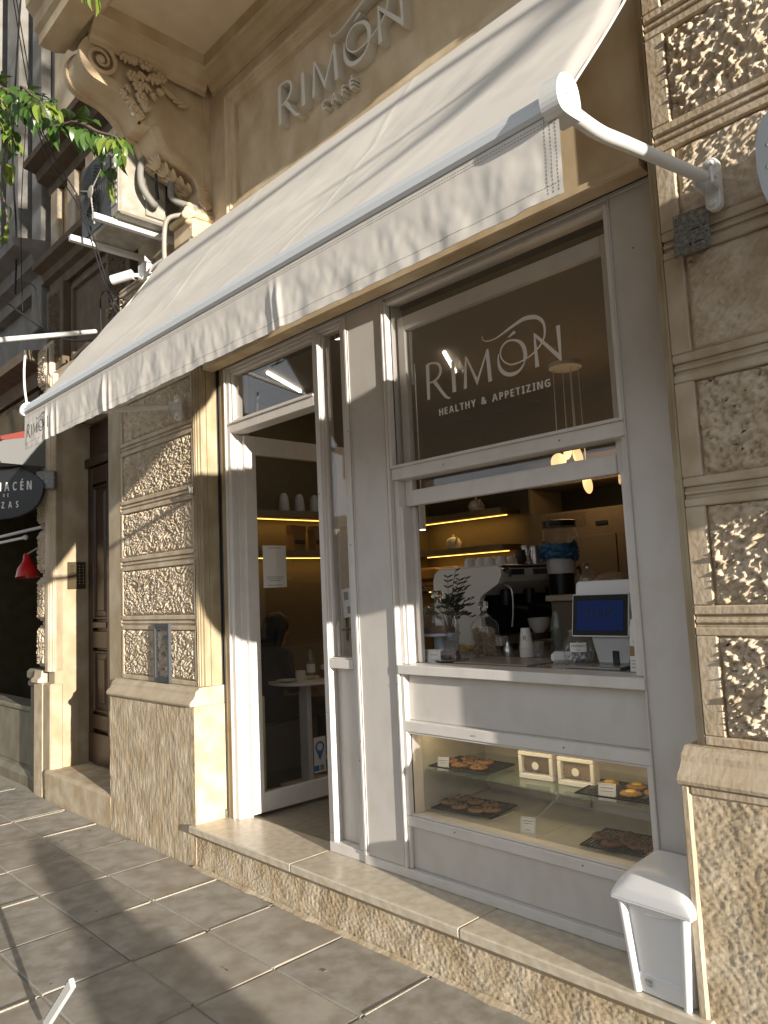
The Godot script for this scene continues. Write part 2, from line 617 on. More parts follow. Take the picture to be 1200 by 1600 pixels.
	tri_tex(mt("cream reveal", 0.42, 0.35, 0.25, 0.8), T.patchy, Vector3(0.6, 0.4, 0.6), T.bump_wave, 0.03)
	M["rough stone"].metallic_specular = 0.15
	M["stone"].metallic_specular = 0.2
	M["stucco"].metallic_specular = 0.2
	mt("dark groove", 0.02, 0.02, 0.02, 0.8)
	mt("black metal", 0.02, 0.02, 0.02, 0.4, 0.5)
	mt("iron", 0.06, 0.055, 0.05, 0.6, 0.4)
	mt("steel", 0.55, 0.55, 0.54, 0.28, 0.95)
	mt("black plastic", 0.012, 0.012, 0.013, 0.3)
	mt("cable black", 0.012, 0.012, 0.012, 0.8)
	mt("letter white", 0.80, 0.78, 0.76, 0.5)
	mt("letter cream", 0.66, 0.62, 0.54, 0.7)
	mt("letter dark", 0.09, 0.085, 0.08, 0.8)
	mt("dark room", 0.10, 0.075, 0.05, 0.8)
	mt("paper", 0.72, 0.71, 0.68, 0.7)
	mt("ink", 0.03, 0.03, 0.035, 0.7)
	mt("grey ink", 0.25, 0.25, 0.26, 0.7)
	mt("ceramic", 0.66, 0.63, 0.58, 0.2)
	mt("chalk blue plastic", 0.50, 0.54, 0.58, 0.35)
	var g := mt("glass", 0.10, 0.12, 0.11, 0.02)
	g.transparency = BaseMaterial3D.TRANSPARENCY_ALPHA
	g.albedo_color.a = 0.03
	var j := mt("clear glass", 0.6, 0.62, 0.6, 0.03)
	j.transparency = BaseMaterial3D.TRANSPARENCY_ALPHA
	j.albedo_color.a = 0.05
	var kg := mt("solid glass", 1.0, 1.0, 1.0, 0.02)
	kg.refraction_enabled = true
	kg.refraction_scale = 0.05
	kg.albedo_color.a = 0.0
	var s := mt("shelf glass", 0.30, 0.45, 0.38, 0.02)
	s.transparency = BaseMaterial3D.TRANSPARENCY_ALPHA
	s.albedo_color.a = 0.15
	var lf := mt("leaf", 0.045, 0.095, 0.016, 0.30)
	lf.backlight_enabled = true
	lf.backlight = srgb(0.13, 0.23, 0.03)
	var ly := mt("young leaf", 0.14, 0.19, 0.03, 0.34)
	ly.backlight_enabled = true
	ly.backlight = srgb(0.28, 0.34, 0.05)
	mt("bark", 0.13, 0.09, 0.06, 0.9)
	tri_tex(mt("cookie", 0.56, 0.35, 0.16, 0.85), T.baked, Vector3(9, 9, 9), T.bump_fine, 0.4)
	tri_tex(mt("pale biscuit", 0.55, 0.42, 0.25, 0.85), T.baked, Vector3(9, 9, 9), T.bump_fine, 0.3)
	tri_tex(mt("brown cookie", 0.33, 0.20, 0.10, 0.85), T.baked, Vector3(9, 9, 9), T.bump_fine, 0.4)
	mt("chocolate", 0.035, 0.018, 0.01, 0.5)


func lamp_mat(called: String, c: Color, energy: float) -> StandardMaterial3D:
	var m := StandardMaterial3D.new()
	m.resource_name = called
	m.albedo_color = Color(0.8, 0.8, 0.8)
	m.emission_enabled = true
	m.emission = c
	m.emission_energy_multiplier = energy
	return m



# ---------------------------------------------------------------- setting

func pavement() -> void:
	var g := MB.new()
	g.poly([Vector3(-150, -0.40, 5.6), Vector3(150, -0.40, 5.6), Vector3(150, -0.40, 13.0), Vector3(-150, -0.40, 13.0)], Vector3.UP)
	structure("road", g, M["asphalt"])
	g = MB.new()
	g.poly([Vector3(-150, -0.46, -150), Vector3(150, -0.46, -150), Vector3(150, -0.46, 150), Vector3(-150, -0.46, 150)], Vector3.UP)
	structure("ground", g, M["asphalt"])
	g = MB.new()
	g.span(Vector3(-60, -0.45, 5.45), Vector3(60, -0.245, 5.6), 0.02)
	structure("kerb", g, M["slab grey"])
	g = MB.new()
	g.span(Vector3(-60, -0.45, 13.0), Vector3(60, -0.25, 17.0), 0.02)
	structure("far_pavement", g, M["slab grey"])
	g = MB.new()
	g.span(Vector3(-60, -0.45, -0.05), Vector3(60, -0.2475, 5.45), 0.0)
	var walk := structure("pavement", g, M["mortar"])
	var mats := [M["slab grey"], M["slab warm"], M["slab grey"], M["slab dark"], M["slab warm"]]
	var shapes := []
	for k in 4:
		var b := MB.new()
		b.box(Vector3(0, -0.02, 0), Vector3(0.5445, 0.04, 0.376), 0.004)
		shapes.append(b.mesh())
	var first := []
	for k in 4:
		var b := MB.new()
		b.box(Vector3(0, -0.02, 0), Vector3(0.5445, 0.04, 0.392), 0.004)
		first.append(b.mesh())
	for r in 11:
		for k in 21:
			var x := -0.208 + 0.555 * (k - 14) + 0.2775
			if k < 8:
				x -= 0.03
			var z := 0.44 if r == 0 else 0.64 + 0.385 * (r - 0.5)
			var tilt := Basis.from_euler(Vector3(rng.randf_range(-0.006, 0.006), rng.randf_range(-0.004, 0.004), rng.randf_range(-0.006, 0.006)))
			var t := Transform3D(tilt, Vector3(x + rng.randf_range(-0.002, 0.002), -0.2395 + rng.randf_range(-0.0025, 0.0025), z))
			shared("paving_stone", (first if r == 0 else shapes)[rng.randi() % 4], mats[rng.randi() % 5], walk, t)
	# raised lips of cement along some joints
	var lip := MB.new()
	for k in range(4, 17):
		var x := -0.208 + 0.555 * (k - 14)
		for r in 6:
			if rng.randf() < 0.6:
				var z0 := 0.245 if r == 0 else 0.64 + 0.385 * (r - 1)
				var z1 := 0.636 if r == 0 else 0.64 + 0.385 * r - 0.004
				var w := 0.03 if k == 11 else rng.randf_range(0.002, 0.005)
				lip.span(Vector3(x - w, -0.245, z0 + rng.randf() * 0.03), Vector3(x + 0.006, -0.2375 + rng.randf() * 0.002, z1 - rng.randf() * 0.02), 0.0015)
	for r in 6:
		for k in range(4, 17):
			if rng.randf() < 0.25:
				var x := -0.208 + 0.555 * (k - 14)
				var z := 0.64 + 0.385 * r
				lip.span(Vector3(x + 0.01, -0.245, z - 0.006), Vector3(x + 0.54, -0.2395, z + rng.randf_range(0.003, 0.008)), 0.0015)
	var l := part("joint_mortar", lip, M["mortar"], walk)
	l.set_meta("kind", "stuff")
	var gum := MB.new()
	for i in 30:
		var c := Vector3(rng.randf_range(-4.5, 0.9), -0.2365, rng.randf_range(0.3, 2.2))
		var rr := rng.randf_range(0.004, 0.013)
		gum.ball(c, Vector3(rr, 0.0012, rr * rng.randf_range(0.7, 1.2)), Basis(), 8, 4)
	part("gum_spots", gum, mt("gum grey", 0.20, 0.19, 0.175, 0.8), walk).set_meta("kind", "stuff")
	# a few dead leaves and crumbs
	for q in [[-0.35, 0.79], [0.02, 1.10]]:
		var d := MB.new()
		var c := Vector3(q[0], -0.234, q[1])
		var a := rng.randf() * TAU
		var e := Vector3(cos(a), 0, sin(a)) * 0.016
		var s := Vector3(-sin(a), 0, cos(a)) * 0.006
		d.poly([c - e, c + s + Vector3(0, 0.004, 0), c + e, c - s], Vector3.UP)
		d.poly([c - e - Vector3(0, 0.001, 0), c - s, c + e - Vector3(0, 0.001, 0), c + s + Vector3(0, 0.003, 0)], Vector3.DOWN)
		one("dead_leaf", d, M["bark"], "small dry leaf lying on the grey paving " + ["inside the person's long shadow", "at the bottom edge of the picture"][taken.get(str(get_instance_id()) + "dead_leaf", 0)], "leaf", "dead leaves on the pavement")


# ---------------------------------------------------------------- rusticated pilasters

const COURSES := [0.81, 1.207, 1.63, 2.05, 2.485, 2.87, 3.30, 3.72]

func rock(s: int, x0: float, x1: float, y0: float, y1: float, zf: float, amp: float, left_style: bool, fine := false) -> MB:
	var mb := MB.new()
	var a := fn(s, 1.0, FastNoiseLite.TYPE_SIMPLEX_SMOOTH, 2)
	var b := fn(s + 11, 1.0, FastNoiseLite.TYPE_SIMPLEX, 3)
	var c := fn(s + 23, 1.0, FastNoiseLite.TYPE_CELLULAR, 1)
	c.cellular_return_type = FastNoiseLite.RETURN_DISTANCE2_SUB
	var h := func(x: float, y: float) -> float:
		if left_style:
			var wx := x + 0.02 * a.get_noise_2d(x * 9.0 + 40.0, y * 9.0)
			var wy := y + 0.03 * a.get_noise_2d(x * 8.0, y * 8.0 + 70.0)
			var lean := wx + wy * 0.18 * a.get_noise_2d(x * 2.5, y * 2.5 + 9.0) * 3.0
			var ridge := 1.0 - absf(b.get_noise_2d(lean * 15.0, wy * 6.5)) * 2.6
			return 0.55 * ridge + 0.22 * c.get_noise_2d(lean * 20.0, wy * 10.0) + 0.10 * b.get_noise_2d(x * 90.0, y * 90.0)
		if fine:
			return 0.32 * b.get_noise_2d(x * 14.0, y * 22.0) + 0.42 * b.get_noise_2d(x * 85.0, y * 85.0) - 0.45 * maxf(0.0, absf(a.get_noise_2d(x * 9.0 + 3.0 * y, y * 22.0)) * -3.0 + 0.6)
		var wx2 := x + 0.022 * a.get_noise_2d(x * 9.0, y * 9.0)
		var wy2 := y + 0.022 * a.get_noise_2d(x * 9.0 + 50.0, y * 9.0)
		var lump := a.get_noise_2d(wx2 * 17.0, wy2 * 21.0)
		var rid := 0.55 - 1.7 * absf(b.get_noise_2d(wx2 * 20.0 + 7.0, wy2 * 26.0))
		return 0.55 * lump + 0.55 * rid + 0.24 * b.get_noise_2d(x * 42.0, y * 46.0) + 0.05 * b.get_noise_2d(x * 100.0, y * 100.0)
	var e := fn(s + 5, 14.0, FastNoiseLite.TYPE_SIMPLEX_SMOOTH, 2)
	var nu := int((x1 - x0) / 0.0075)
	var nv := int((y1 - y0) / 0.0075)
	mb.grid(nu, nv, func(u: float, v: float) -> Vector3:
		var x := x0 + (x1 - x0) * u
		var y := y0 + (y1 - y0) * v
		var d := minf(minf(x - x0, x1 - x), minf(y - y0, y1 - y)) + 0.006 * e.get_noise_2d(x, y)
		var k := smoothstep(0.0, 0.022, d)
		return Vector3(x + 0.005 * e.get_noise_2d(x * 3.0 + 9.0, y * 3.0) * k, y, zf - 0.020 + k * (0.016 + amp * h.call(x, y))), Vector3(0, 0, 1))
	return mb


func stucco_face(s: int, x0: float, x1: float, y0: float, y1: float, zf: float, left_style: bool, cell := 0.007) -> MB:
	var mb := MB.new()
	var a := fn(s, 1.0, FastNoiseLite.TYPE_SIMPLEX, 3)
	var b := fn(s + 4, 1.0, FastNoiseLite.TYPE_CELLULAR, 1)
	var big := fn(s + 9, 1.0, FastNoiseLite.TYPE_SIMPLEX_SMOOTH, 2)
	mb.grid(int((x1 - x0) / cell), int((y1 - y0) / cell), func(u: float, v: float) -> Vector3:
		var x := x0 + (x1 - x0) * u
		var y := y0 + (y1 - y0) * v
		var h := 0.0
		if left_style:
			h = 0.0017 * a.get_noise_2d(x * 26.0 + 0.6 * y, y * 8.0) + 0.003 * big.get_noise_2d(x * 5.0, y * 4.0) + 0.0003 * a.get_noise_2d(x * 80.0, y * 60.0)
			h -= 0.004 * maxf(0.0, 0.03 - absf(big.get_noise_2d(x * 3.0 + 30.0, y * 1.2))) / 0.03 * smoothstep(0.25, 0.5, big.get_noise_2d(x * 2.0, y * 2.0 + 60.0))
		else:
			h = 0.0032 * b.get_noise_2d(x * 62.0, y * 50.0) + 0.0012 * a.get_noise_2d(x * 60.0, y * 60.0) + 0.003 * big.get_noise_2d(x * 6.0, y * 6.0)
		return Vector3(x, y, zf + h), Vector3(0, 0, 1))
	return mb


func pilaster(called: String, label: String, xa: float, xb: float, left_style: bool) -> Node3D:
	var t := thing(called, label, "pilaster")
	var b := MB.new()
	# plinth: a core, a rough face with a smooth margin
	b.span(Vector3(xa - 0.055, -0.30, -0.30), Vector3(xb + (0.015 if left_style else 0.055), 0.70, 0.222), 0.008)
	var pl := part("plinth", b, M["stucco"], t)
	part("rough_face", stucco_face(3 if left_style else 31, xa - 0.055 + (0.004 if left_style else 0.03), xb + (0.012 if left_style else 0.05), -0.255, 0.70 if left_style else 0.668, 0.229 if left_style else 0.232, left_style, 0.007), M["stucco"], pl)
	if not left_style:
		b = MB.new()
		b.span(Vector3(xa - 0.058, -0.30, 0.10), Vector3(xa - 0.026, 0.6995, 0.241), 0.008)
		b.span(Vector3(xa - 0.026, 0.668, 0.10), Vector3(xb + 0.05, 0.6995, 0.239), 0.006)
		part("margin", b, M["stone"], pl)
	b = MB.new()
	var x_end := xb + (0.012 if left_style else 0.05)
	b.along_x(pv([-0.2, 0.7005, 0.248, 0.7005, 0.252, 0.712, 0.246, 0.728, 0.225, 0.745, 0.212, 0.765, 0.208, 0.785, 0.186, 0.80, 0.184, 0.808, -0.2, 0.808]), xa - 0.06, x_end)
	part("plinth_moulding", b, M["stone"], t)
	for i in COURSES.size() - 1:
		var y0: float = COURSES[i]
		var y1: float = COURSES[i + 1]
		if i == 0:
			y0 -= 0.02
		b = MB.new()
		var xr := xb - (0.045 if left_style else 0.0)
		var mg := 0.030 if left_style else 0.068
		b.span(Vector3(xa + 0.01, y0 + 0.03, -0.25), Vector3(xr - 0.01, y1 - 0.03, 0.105), 0.0)
		b.span(Vector3(xa, y0 + 0.02, -0.25), Vector3(xr, y0 + 0.05, 0.158), 0.004)
		b.span(Vector3(xa, y1 - 0.048, -0.25), Vector3(xr, y1 - 0.02, 0.158), 0.004)
		b.span(Vector3(xa, y0 + 0.0505, -0.25), Vector3(xa + mg, y1 - 0.0485, 0.158), 0.004)
		b.span(Vector3(xr - 0.035, y0 + 0.0505, -0.25), Vector3(xr, y1 - 0.0485, 0.158), 0.004)
		var blk := part("stone_block", b, M["stone"], t)
		var m := 0.064 if not left_style else 0.026
		var amp := 0.022 if left_style else (0.033 if i < 3 or i > 4 else 0.017)
		part("rock_face", rock(40 + i * 7 + (500 if left_style else 0), xa + m, xb - (0.076 if left_style else 0.03), y0 + 0.046, y1 - 0.044, 0.155, amp, left_style, not left_style and (i == 3 or i == 4)), M["rough stone"], blk)
		b = MB.new()
		b.span(Vector3(xa + 0.001, y1 - 0.0199, -0.25), Vector3(xb - (0.046 if left_style else 0.001), y1 + 0.0199, 0.146), 0.002)
		b.along_x(pv([0.14, y1 - 0.006, 0.153, y1 - 0.007, 0.156, y1 - 0.003, 0.156, y1 + 0.003, 0.151, y1 + 0.006, 0.14, y1 + 0.006]), xa + 0.004, xb - (0.046 if left_style else 0.004))
		part("joint_moulding", b, M["stone"], t)
	return t


func pilasters() -> void:
	var l := pilaster("pilaster", "rusticated stone pilaster with worm-track carved blocks left of the cafe door", -2.725, -1.60, true)
	# the moulded corner and the reveal towards the door
	var b := MB.new()
	b.along_y(pv([-1.66, -0.24, -1.602, -0.24, -1.602, 0.085, -1.611, 0.085, -1.611, 0.112, -1.604, 0.118, -1.604, 0.128, -1.620, 0.132, -1.620, 0.142, -1.632, 0.144, -1.632, 0.153, -1.645, 0.155, -1.645, 0.158, -1.66, 0.158]), 0.81, 3.95)
	part("moulded_corner", b, M["yellow trim"], l)
	b = MB.new()
	b.span(Vector3(-1.66, -0.05, -0.24), Vector3(-1.602, 0.69, 0.10), 0.004)
	b.span(Vector3(-1.66, 0.6905, -0.24), Vector3(-1.602, 0.81, 0.10), 0.004)
	part("reveal", b, M["yellow trim"], l)
	var r := pilaster("pilaster", "rusticated stone pilaster with lumpy rock-faced blocks right of the shop window", 1.54, 2.75, false)
	b = MB.new()
	b.along_y(pv([1.462, -0.05, 1.462, 0.038, 1.470, 0.040, 1.470, 0.062, 1.480, 0.064, 1.488, 0.078, 1.488, 0.100, 1.500, 0.102, 1.506, 0.118, 1.506, 0.140, 1.525, 0.143, 1.528, 0.152, 1.539, 0.156, 1.539, -0.05]), 0.80, 4.76)
	part("moulded_corner", b, M["yellow trim"], r)
	b = MB.new()
	b.span(Vector3(1.462, 0.0, -0.05), Vector3(1.539, 0.795, 0.09), 0.004)
	part("reveal", b, M["stone"], r)


# ---------------------------------------------------------------- shop front joinery

func glass_pane(mb: MB, x0: float, y0: float, x1: float, y1: float, z: float) -> void:
	for d in [0.0, -0.005]: # both faces of the sheet
		mb.poly([Vector3(x0, y0, z + d), Vector3(x1, y0, z + d), Vector3(x1, y1, z + d), Vector3(x0, y1, z + d)], Vector3(0, 0, 1 if d == 0.0 else -1))


func bars(list: Array) -> MB: # each x0 y0 z0 x1 y1 z1
	var mb := MB.new()
	for q in list:
		mb.span(Vector3(q[0], q[1], q[2]), Vector3(q[3], q[4], q[5]), 0.003)
	return mb


func shop_front() -> void:
	var t := thing("shop_front", "white painted wooden cafe shop front with open door, column and large window", "shop front")
	var wp: Material = M["white paint"]
	var gp: Material = M["grey paint"]
	# shutter guide and the cream strip between pilaster and frame
	part("cream_strip", bars([[-1.568, -0.02, -0.10, -1.499, 2.86, 0.006]]), M["yellow trim"], t)
	part("shutter_guide", bars([[-1.6015, 0.0, -0.09, -1.597, 2.86, 0.012], [-1.578, 0.0, -0.09, -1.569, 2.86, 0.010], [-1.597, 0.0, -0.095, -1.578, 2.86, -0.06]]), M["iron"], t)
	part("guide_foot", bars([[-1.60, 0.0, 0.012, -1.57, 0.05, 0.022]]), M["galvanised"], t)
	# door frame
	part("door_post", bars([[-1.497, 0.0, -0.10, -1.458, 2.83, 0.0], [-1.512, 0.0, -0.03, -1.4975, 2.845, 0.012], [-1.4575, 0.0, -0.10, -1.448, 2.40, -0.045]]), wp, t)
	part("transom_bar", bars([[-1.4575, 2.407, -0.10, -0.590, 2.471, 0.0], [-1.4575, 2.462, 0.001, -0.590, 2.474, 0.010]]), wp, t)
	part("door_jamb_post", bars([[-0.589, 0.0, -0.10, -0.545, 2.83, 0.0], [-0.545, 0.055, -0.03, -0.5335, 2.81, 0.0], [-0.547, 0.055, 0.0005, -0.540, 2.81, 0.007]]), wp, t)
	part("head_rail", bars([[-1.497, 2.832, -0.10, 1.459, 2.852, 0.004], [-1.4575, 2.81, -0.10, -0.0005, 2.8315, -0.004], [0.0005, 2.815, -0.10, 1.2675, 2.8315, -0.004]]), wp, t)
	var fl := part("transom_light", bars([[-1.4565, 2.472, -0.05, -1.436, 2.809, -0.012], [-0.611, 2.472, -0.05, -0.5905, 2.809, -0.012], [-1.4355, 2.472, -0.05, -0.6115, 2.492, -0.012], [-1.4355, 2.789, -0.05, -0.6115, 2.809, -0.012]]), wp, t)
	var g := MB.new()
	glass_pane(g, -1.44, 2.488, -0.608, 2.793, -0.032)
	part("pane", g, M["glass"], fl)
	# the narrow side light with its lower panel
	part("side_post", bars([[-0.345, 0.055, -0.10, -0.303, 2.81, 0.0], [-0.3575, 0.055, -0.03, -0.3455, 2.81, -0.003]]), wp, t)
	part("side_sill", bars([[-0.5445, 0.955, -0.12, -0.3455, 1.003, 0.004], [-0.533, 1.0035, -0.03, -0.358, 1.012, 0.0]]), wp, t)
	part("side_panel", bars([[-0.5445, 0.056, -0.075, -0.3455, 0.9545, -0.052]]), gp, t)
	var sl := part("side_light", bars([[-0.533, 1.0125, -0.045, -0.521, 2.809, -0.018], [-0.3695, 1.0125, -0.045, -0.358, 2.809, -0.018], [-0.5205, 2.797, -0.045, -0.370, 2.809, -0.018]]), wp, t)
	g = MB.new()
	glass_pane(g, -0.521, 1.0125, -0.3695, 2.80, -0.032)
	part("pane", g, M["glass"], sl)
	# wide column
	part("column", bars([[-0.3025, 0.046, -0.12, -0.0005, 2.831, 0.006]]), gp, t)
	part("column_trim", bars([[-0.303, 0.046, 0.0065, -0.286, 2.831, 0.016], [-0.016, 0.046, 0.0065, -0.001, 2.831, 0.016], [-0.282, 0.046, 0.0065, -0.276, 2.831, 0.010], [-0.030, 0.046, 0.0065, -0.024, 2.831, 0.010]]), wp, t)
	# right hand panel
	part("right_panel", bars([[1.2685, 0.0, -0.12, 1.4605, 2.831, 0.004], [1.2685, 0.0, 0.0045, 1.2765, 2.831, 0.012]]), gp, t)
	# big window: fixed upper light with the lettering
	var up := part("upper_window_frame", bars([[0.0, 1.954, -0.045, 0.018, 2.8145, 0.012], [1.250, 1.954, -0.045, 1.268, 2.8145, 0.012], [0.0185, 2.798, -0.045, 1.2495, 2.8145, 0.006], [0.0185, 1.954, -0.045, 1.2495, 1.968, 0.012]]), wp, t)
	g = MB.new()
	glass_pane(g, 0.016, 1.966, 1.252, 2.80, -0.020)
	part("pane", g, M["glass"], up)
	part("middle_rail", bars([[0.0, 1.896, -0.10, 1.268, 1.9535, 0.002]]), wp, t)
	# raised sliding sash behind it
	var sash := part("sliding_sash", bars([[0.030, 1.765, -0.098, 0.078, 2.735, -0.060], [1.190, 1.765, -0.098, 1.238, 2.735, -0.060], [0.0785, 2.662, -0.097, 1.1895, 2.735, -0.061], [0.0785, 1.765, -0.096, 1.1895, 1.842, -0.056]]), wp, t)
	g = MB.new()
	glass_pane(g, 0.07, 1.835, 1.198, 2.67, -0.080)
	part("pane", g, M["glass"], sash)
	part("sash_channel", bars([[0.0, 0.995, -0.12, 0.028, 1.8955, -0.012], [0.0, 0.995, -0.045, 0.046, 1.764, -0.020], [0.0285, 0.995, -0.12, 0.058, 1.764, -0.095]]), wp, t)
	part("sash_channel", bars([[1.240, 0.995, -0.12, 1.268, 1.8955, -0.012], [1.222, 0.995, -0.045, 1.2395, 1.764, -0.020]]), wp, t)
	part("upper_channel", bars([[0.0, 1.969, -0.12, 0.012, 2.8, -0.050]]), wp, t)
	part("upper_channel", bars([[1.256, 1.969, -0.12, 1.268, 2.8, -0.050]]), wp, t)
	# serving sill and the panel below
	part("sill", bars([[-0.0005, 0.950, -0.13, 1.275, 0.9935, 0.020]]), wp, t)
	part("apron_panel", bars([[0.0, 0.728, -0.06, 1.268, 0.9495, -0.032], [0.0, 0.728, -0.0315, 0.022, 0.9495, 0.002]]), gp, t)
	part("lower_rail", bars([[0.0, 0.678, -0.10, 1.268, 0.7275, 0.002]]), wp, t)
	var dw := part("display_window_frame", bars([[0.0, 0.287, -0.10, 0.024, 0.6775, 0.002], [1.246, 0.287, -0.10, 1.268, 0.6775, 0.002], [0.0245, 0.667, -0.04, 1.2455, 0.6775, -0.006], [0.0245, 0.287, -0.04, 1.2455, 0.296, -0.004]]), wp, t)
	g = MB.new()
	glass_pane(g, 0.02, 0.29, 1.25, 0.672, -0.022)
	part("pane", g, M["glass"], dw)
	part("display_rail", bars([[0.0, 0.240, -0.10, 1.268, 0.2865, 0.004]]), wp, t)
	part("base_panel", bars([[0.0, 0.046, -0.06, 1.268, 0.2395, -0.016], [0.0, 0.046, -0.0155, 0.020, 0.2395, 0.002]]), gp, t)
	part("skirting", bars([[-0.589, 0.001, -0.11, -0.3035, 0.0545, 0.003], [-0.303, 0.001, -0.11, 1.2675, 0.0455, 0.012]]), wp, t)
	# open door leaf, swung inwards
	var hinge := Vector3(-1.440, 0.0, -0.078)
	var door := Node3D.new()
	door.name = numbered(t, "door")
	t.add_child(door)
	door.position = hinge
	door.rotation.y = deg_to_rad(88.5)
	var wdt := 0.84
	part("door_stile", bars([[0.0, 0.018, -0.022, 0.085, 2.395, 0.022]]), wp, door)
	part("door_stile", bars([[wdt - 0.085, 0.018, -0.022, wdt, 2.395, 0.022]]), wp, door)
	part("door_rail", bars([[0.0855, 0.018, -0.021, wdt - 0.0855, 0.135, 0.021]]), wp, door)
	part("door_rail", bars([[0.0855, 2.275, -0.021, wdt - 0.0855, 2.395, 0.021]]), wp, door)
	g = MB.new()
	glass_pane(g, 0.08, 0.13, wdt - 0.08, 2.28, 0.004)
	part("pane", g, M["glass"], door)
	g = MB.new()
	g.span(Vector3(wdt - 0.06, 1.02, 0.0225), Vector3(wdt - 0.03, 1.18, 0.027), 0.002)
	g.tube([Vector3(wdt - 0.045, 1.10, 0.025), Vector3(wdt - 0.045, 1.10, 0.06), Vector3(wdt - 0.15, 1.10, 0.065)], 0.009)
	part("handle", g, M["steel"], door)
	for y in [0.22, 1.22, 2.18]:
		g = MB.new()
		g.rod(Vector3(-1.4535, y - 0.045, -0.052), Vector3(-1.4535, y + 0.045, -0.052), 0.007)
		part("hinge", g, M["white metal"], t)
	# roller shutter slot above the head rail
	g = MB.new()
	g.span(Vector3(-1.60, 2.856, -0.24), Vector3(1.46, 3.06, -0.075), 0.004)
	part("shutter_box", g, M["dark groove"], t)
	g = MB.new()
	g.along_x(pv([-0.07, 2.862, 0.018, 2.857, 0.026, 2.866, 0.018, 2.874, -0.01, 2.876, -0.01, 2.93, -0.07, 2.93]), -1.595, 1.458)
	part("shutter_bottom_bar", g, M["iron"], t)
	# vinyl lettering on the upper light
	var h := 0.174
	logo_on(t, Transform3D(Basis.from_scale(Vector3(h, h, h)), Vector3(0.251, 2.255, -0.0195)), 0.0012, M["letter white"])
	letters("HEALTHY & APPETIZING", 0.62, 0.046, 0.0012, M["letter white"], t, Vector3(0.322, 2.163, -0.0185))
	# screw heads and the dark glazing beads that show along the panes
	for q in [[-0.569, 0.10], [-0.569, 0.72], [-0.569, 1.9], [-0.324, 0.5], [-0.324, 1.6], [-0.294, 0.6], [-0.294, 2.2], [-0.008, 0.9], [-0.008, 2.4], [1.36, 0.12], [1.36, 2.6], [0.45, 0.702], [0.90, 0.703], [0.30, 0.265], [0.95, 0.266], [0.35, 1.925], [0.98, 1.926]]:
		g = MB.new()
		g.lathe([Vector2(0, 0.0022), Vector2(0.003, 0.0020), Vector2(0.0042, 0.0)], 8, Transform3D(Basis(Vector3.RIGHT, PI / 2), Vector3(q[0], q[1], 0.0165 if absf(q[0] + 0.294) < 0.001 or absf(q[0] + 0.008) < 0.001 else 0.0045)))
		part("screw", g, M["galvanised"], t)
	for q in [[0.0185, 1.9685, -0.026, 0.0225, 2.798, -0.0205], [1.2455, 1.9685, -0.026, 1.2495, 2.798, -0.0205], [0.023, 1.9685, -0.026, 1.245, 1.9725, -0.0205]]:
		part("glazing_bead", bars([q]), M["dark groove"], up)
	for q in [[0.0245, 0.2965, -0.028, 0.0275, 0.6665, -0.0225], [1.2425, 0.2965, -0.028, 1.2455, 0.6665, -0.0225]]:
		part("glazing_bead", bars([q]), M["dark groove"], dw)


func logo_on(parent: Node, x: Transform3D, depth: float, m: Material, fat := 1.0) -> void:
	logo(parent, x, depth, m, fat)


func spaced(text: String, width: float, size: float, depth: float, weight := 700) -> MB: # letters set apart so that they fill the width
	var mb := MB.new()
	var glyphs := []
	var total := 0.0
	for ch in text:
		if ch == " ":
			glyphs.append([null, size * 0.30])
			total += size * 0.30
			continue
		var m := text_mesh(ch, size, depth, "Droid Sans", weight)
		var bb := m.get_aabb()
		glyphs.append([m, bb.size.x, bb])
		total += bb.size.x
	var gap := (width - total) / maxf(1.0, text.length() - 1)
	var x := 0.0
	for q in glyphs:
		if q[0] != null:
			var bb: AABB = q[2]
			mb.add(q[0], Transform3D(Basis(), Vector3(x - bb.position.x, 0, 0)))
		x += q[1] + gap
	# bring the baseline to zero
	var lo := 1e9
	for p in mb.v:
		lo = minf(lo, p.y)
	for i in mb.v.size():
		mb.v[i].y -= lo
	return mb


func letters(text: String, width: float, size: float, depth: float, m: Material, parent: Node, at: Vector3, weight := 700, squeeze := 1.0) -> void: # each letter a part
	var glyphs := []
	var total := 0.0
	for ch in text:
		if ch == " ":
			glyphs.append([null, size * 0.30 * squeeze])
		else:
			var tm := text_mesh(ch, size, depth, "Droid Sans", weight)
			glyphs.append([tm, tm.get_aabb().size.x * squeeze])
		total += glyphs[-1][1]
	var gap := (width - total) / maxf(1.0, text.length() - 1)
	var base := text_mesh("H", size, depth, "Droid Sans", weight).get_aabb().position.y
	var x := 0.0
	for q in glyphs:
		if q[0] != null:
			var mb := MB.new()
			var bb: AABB = q[0].get_aabb()
			mb.add(q[0], Transform3D(Basis.from_scale(Vector3(squeeze, 1, 1)), Vector3(-bb.position.x * squeeze, -base, 0)))
			part("letter", mb, m, parent).position = at + Vector3(x, 0, 0)
		x += q[1] + gap


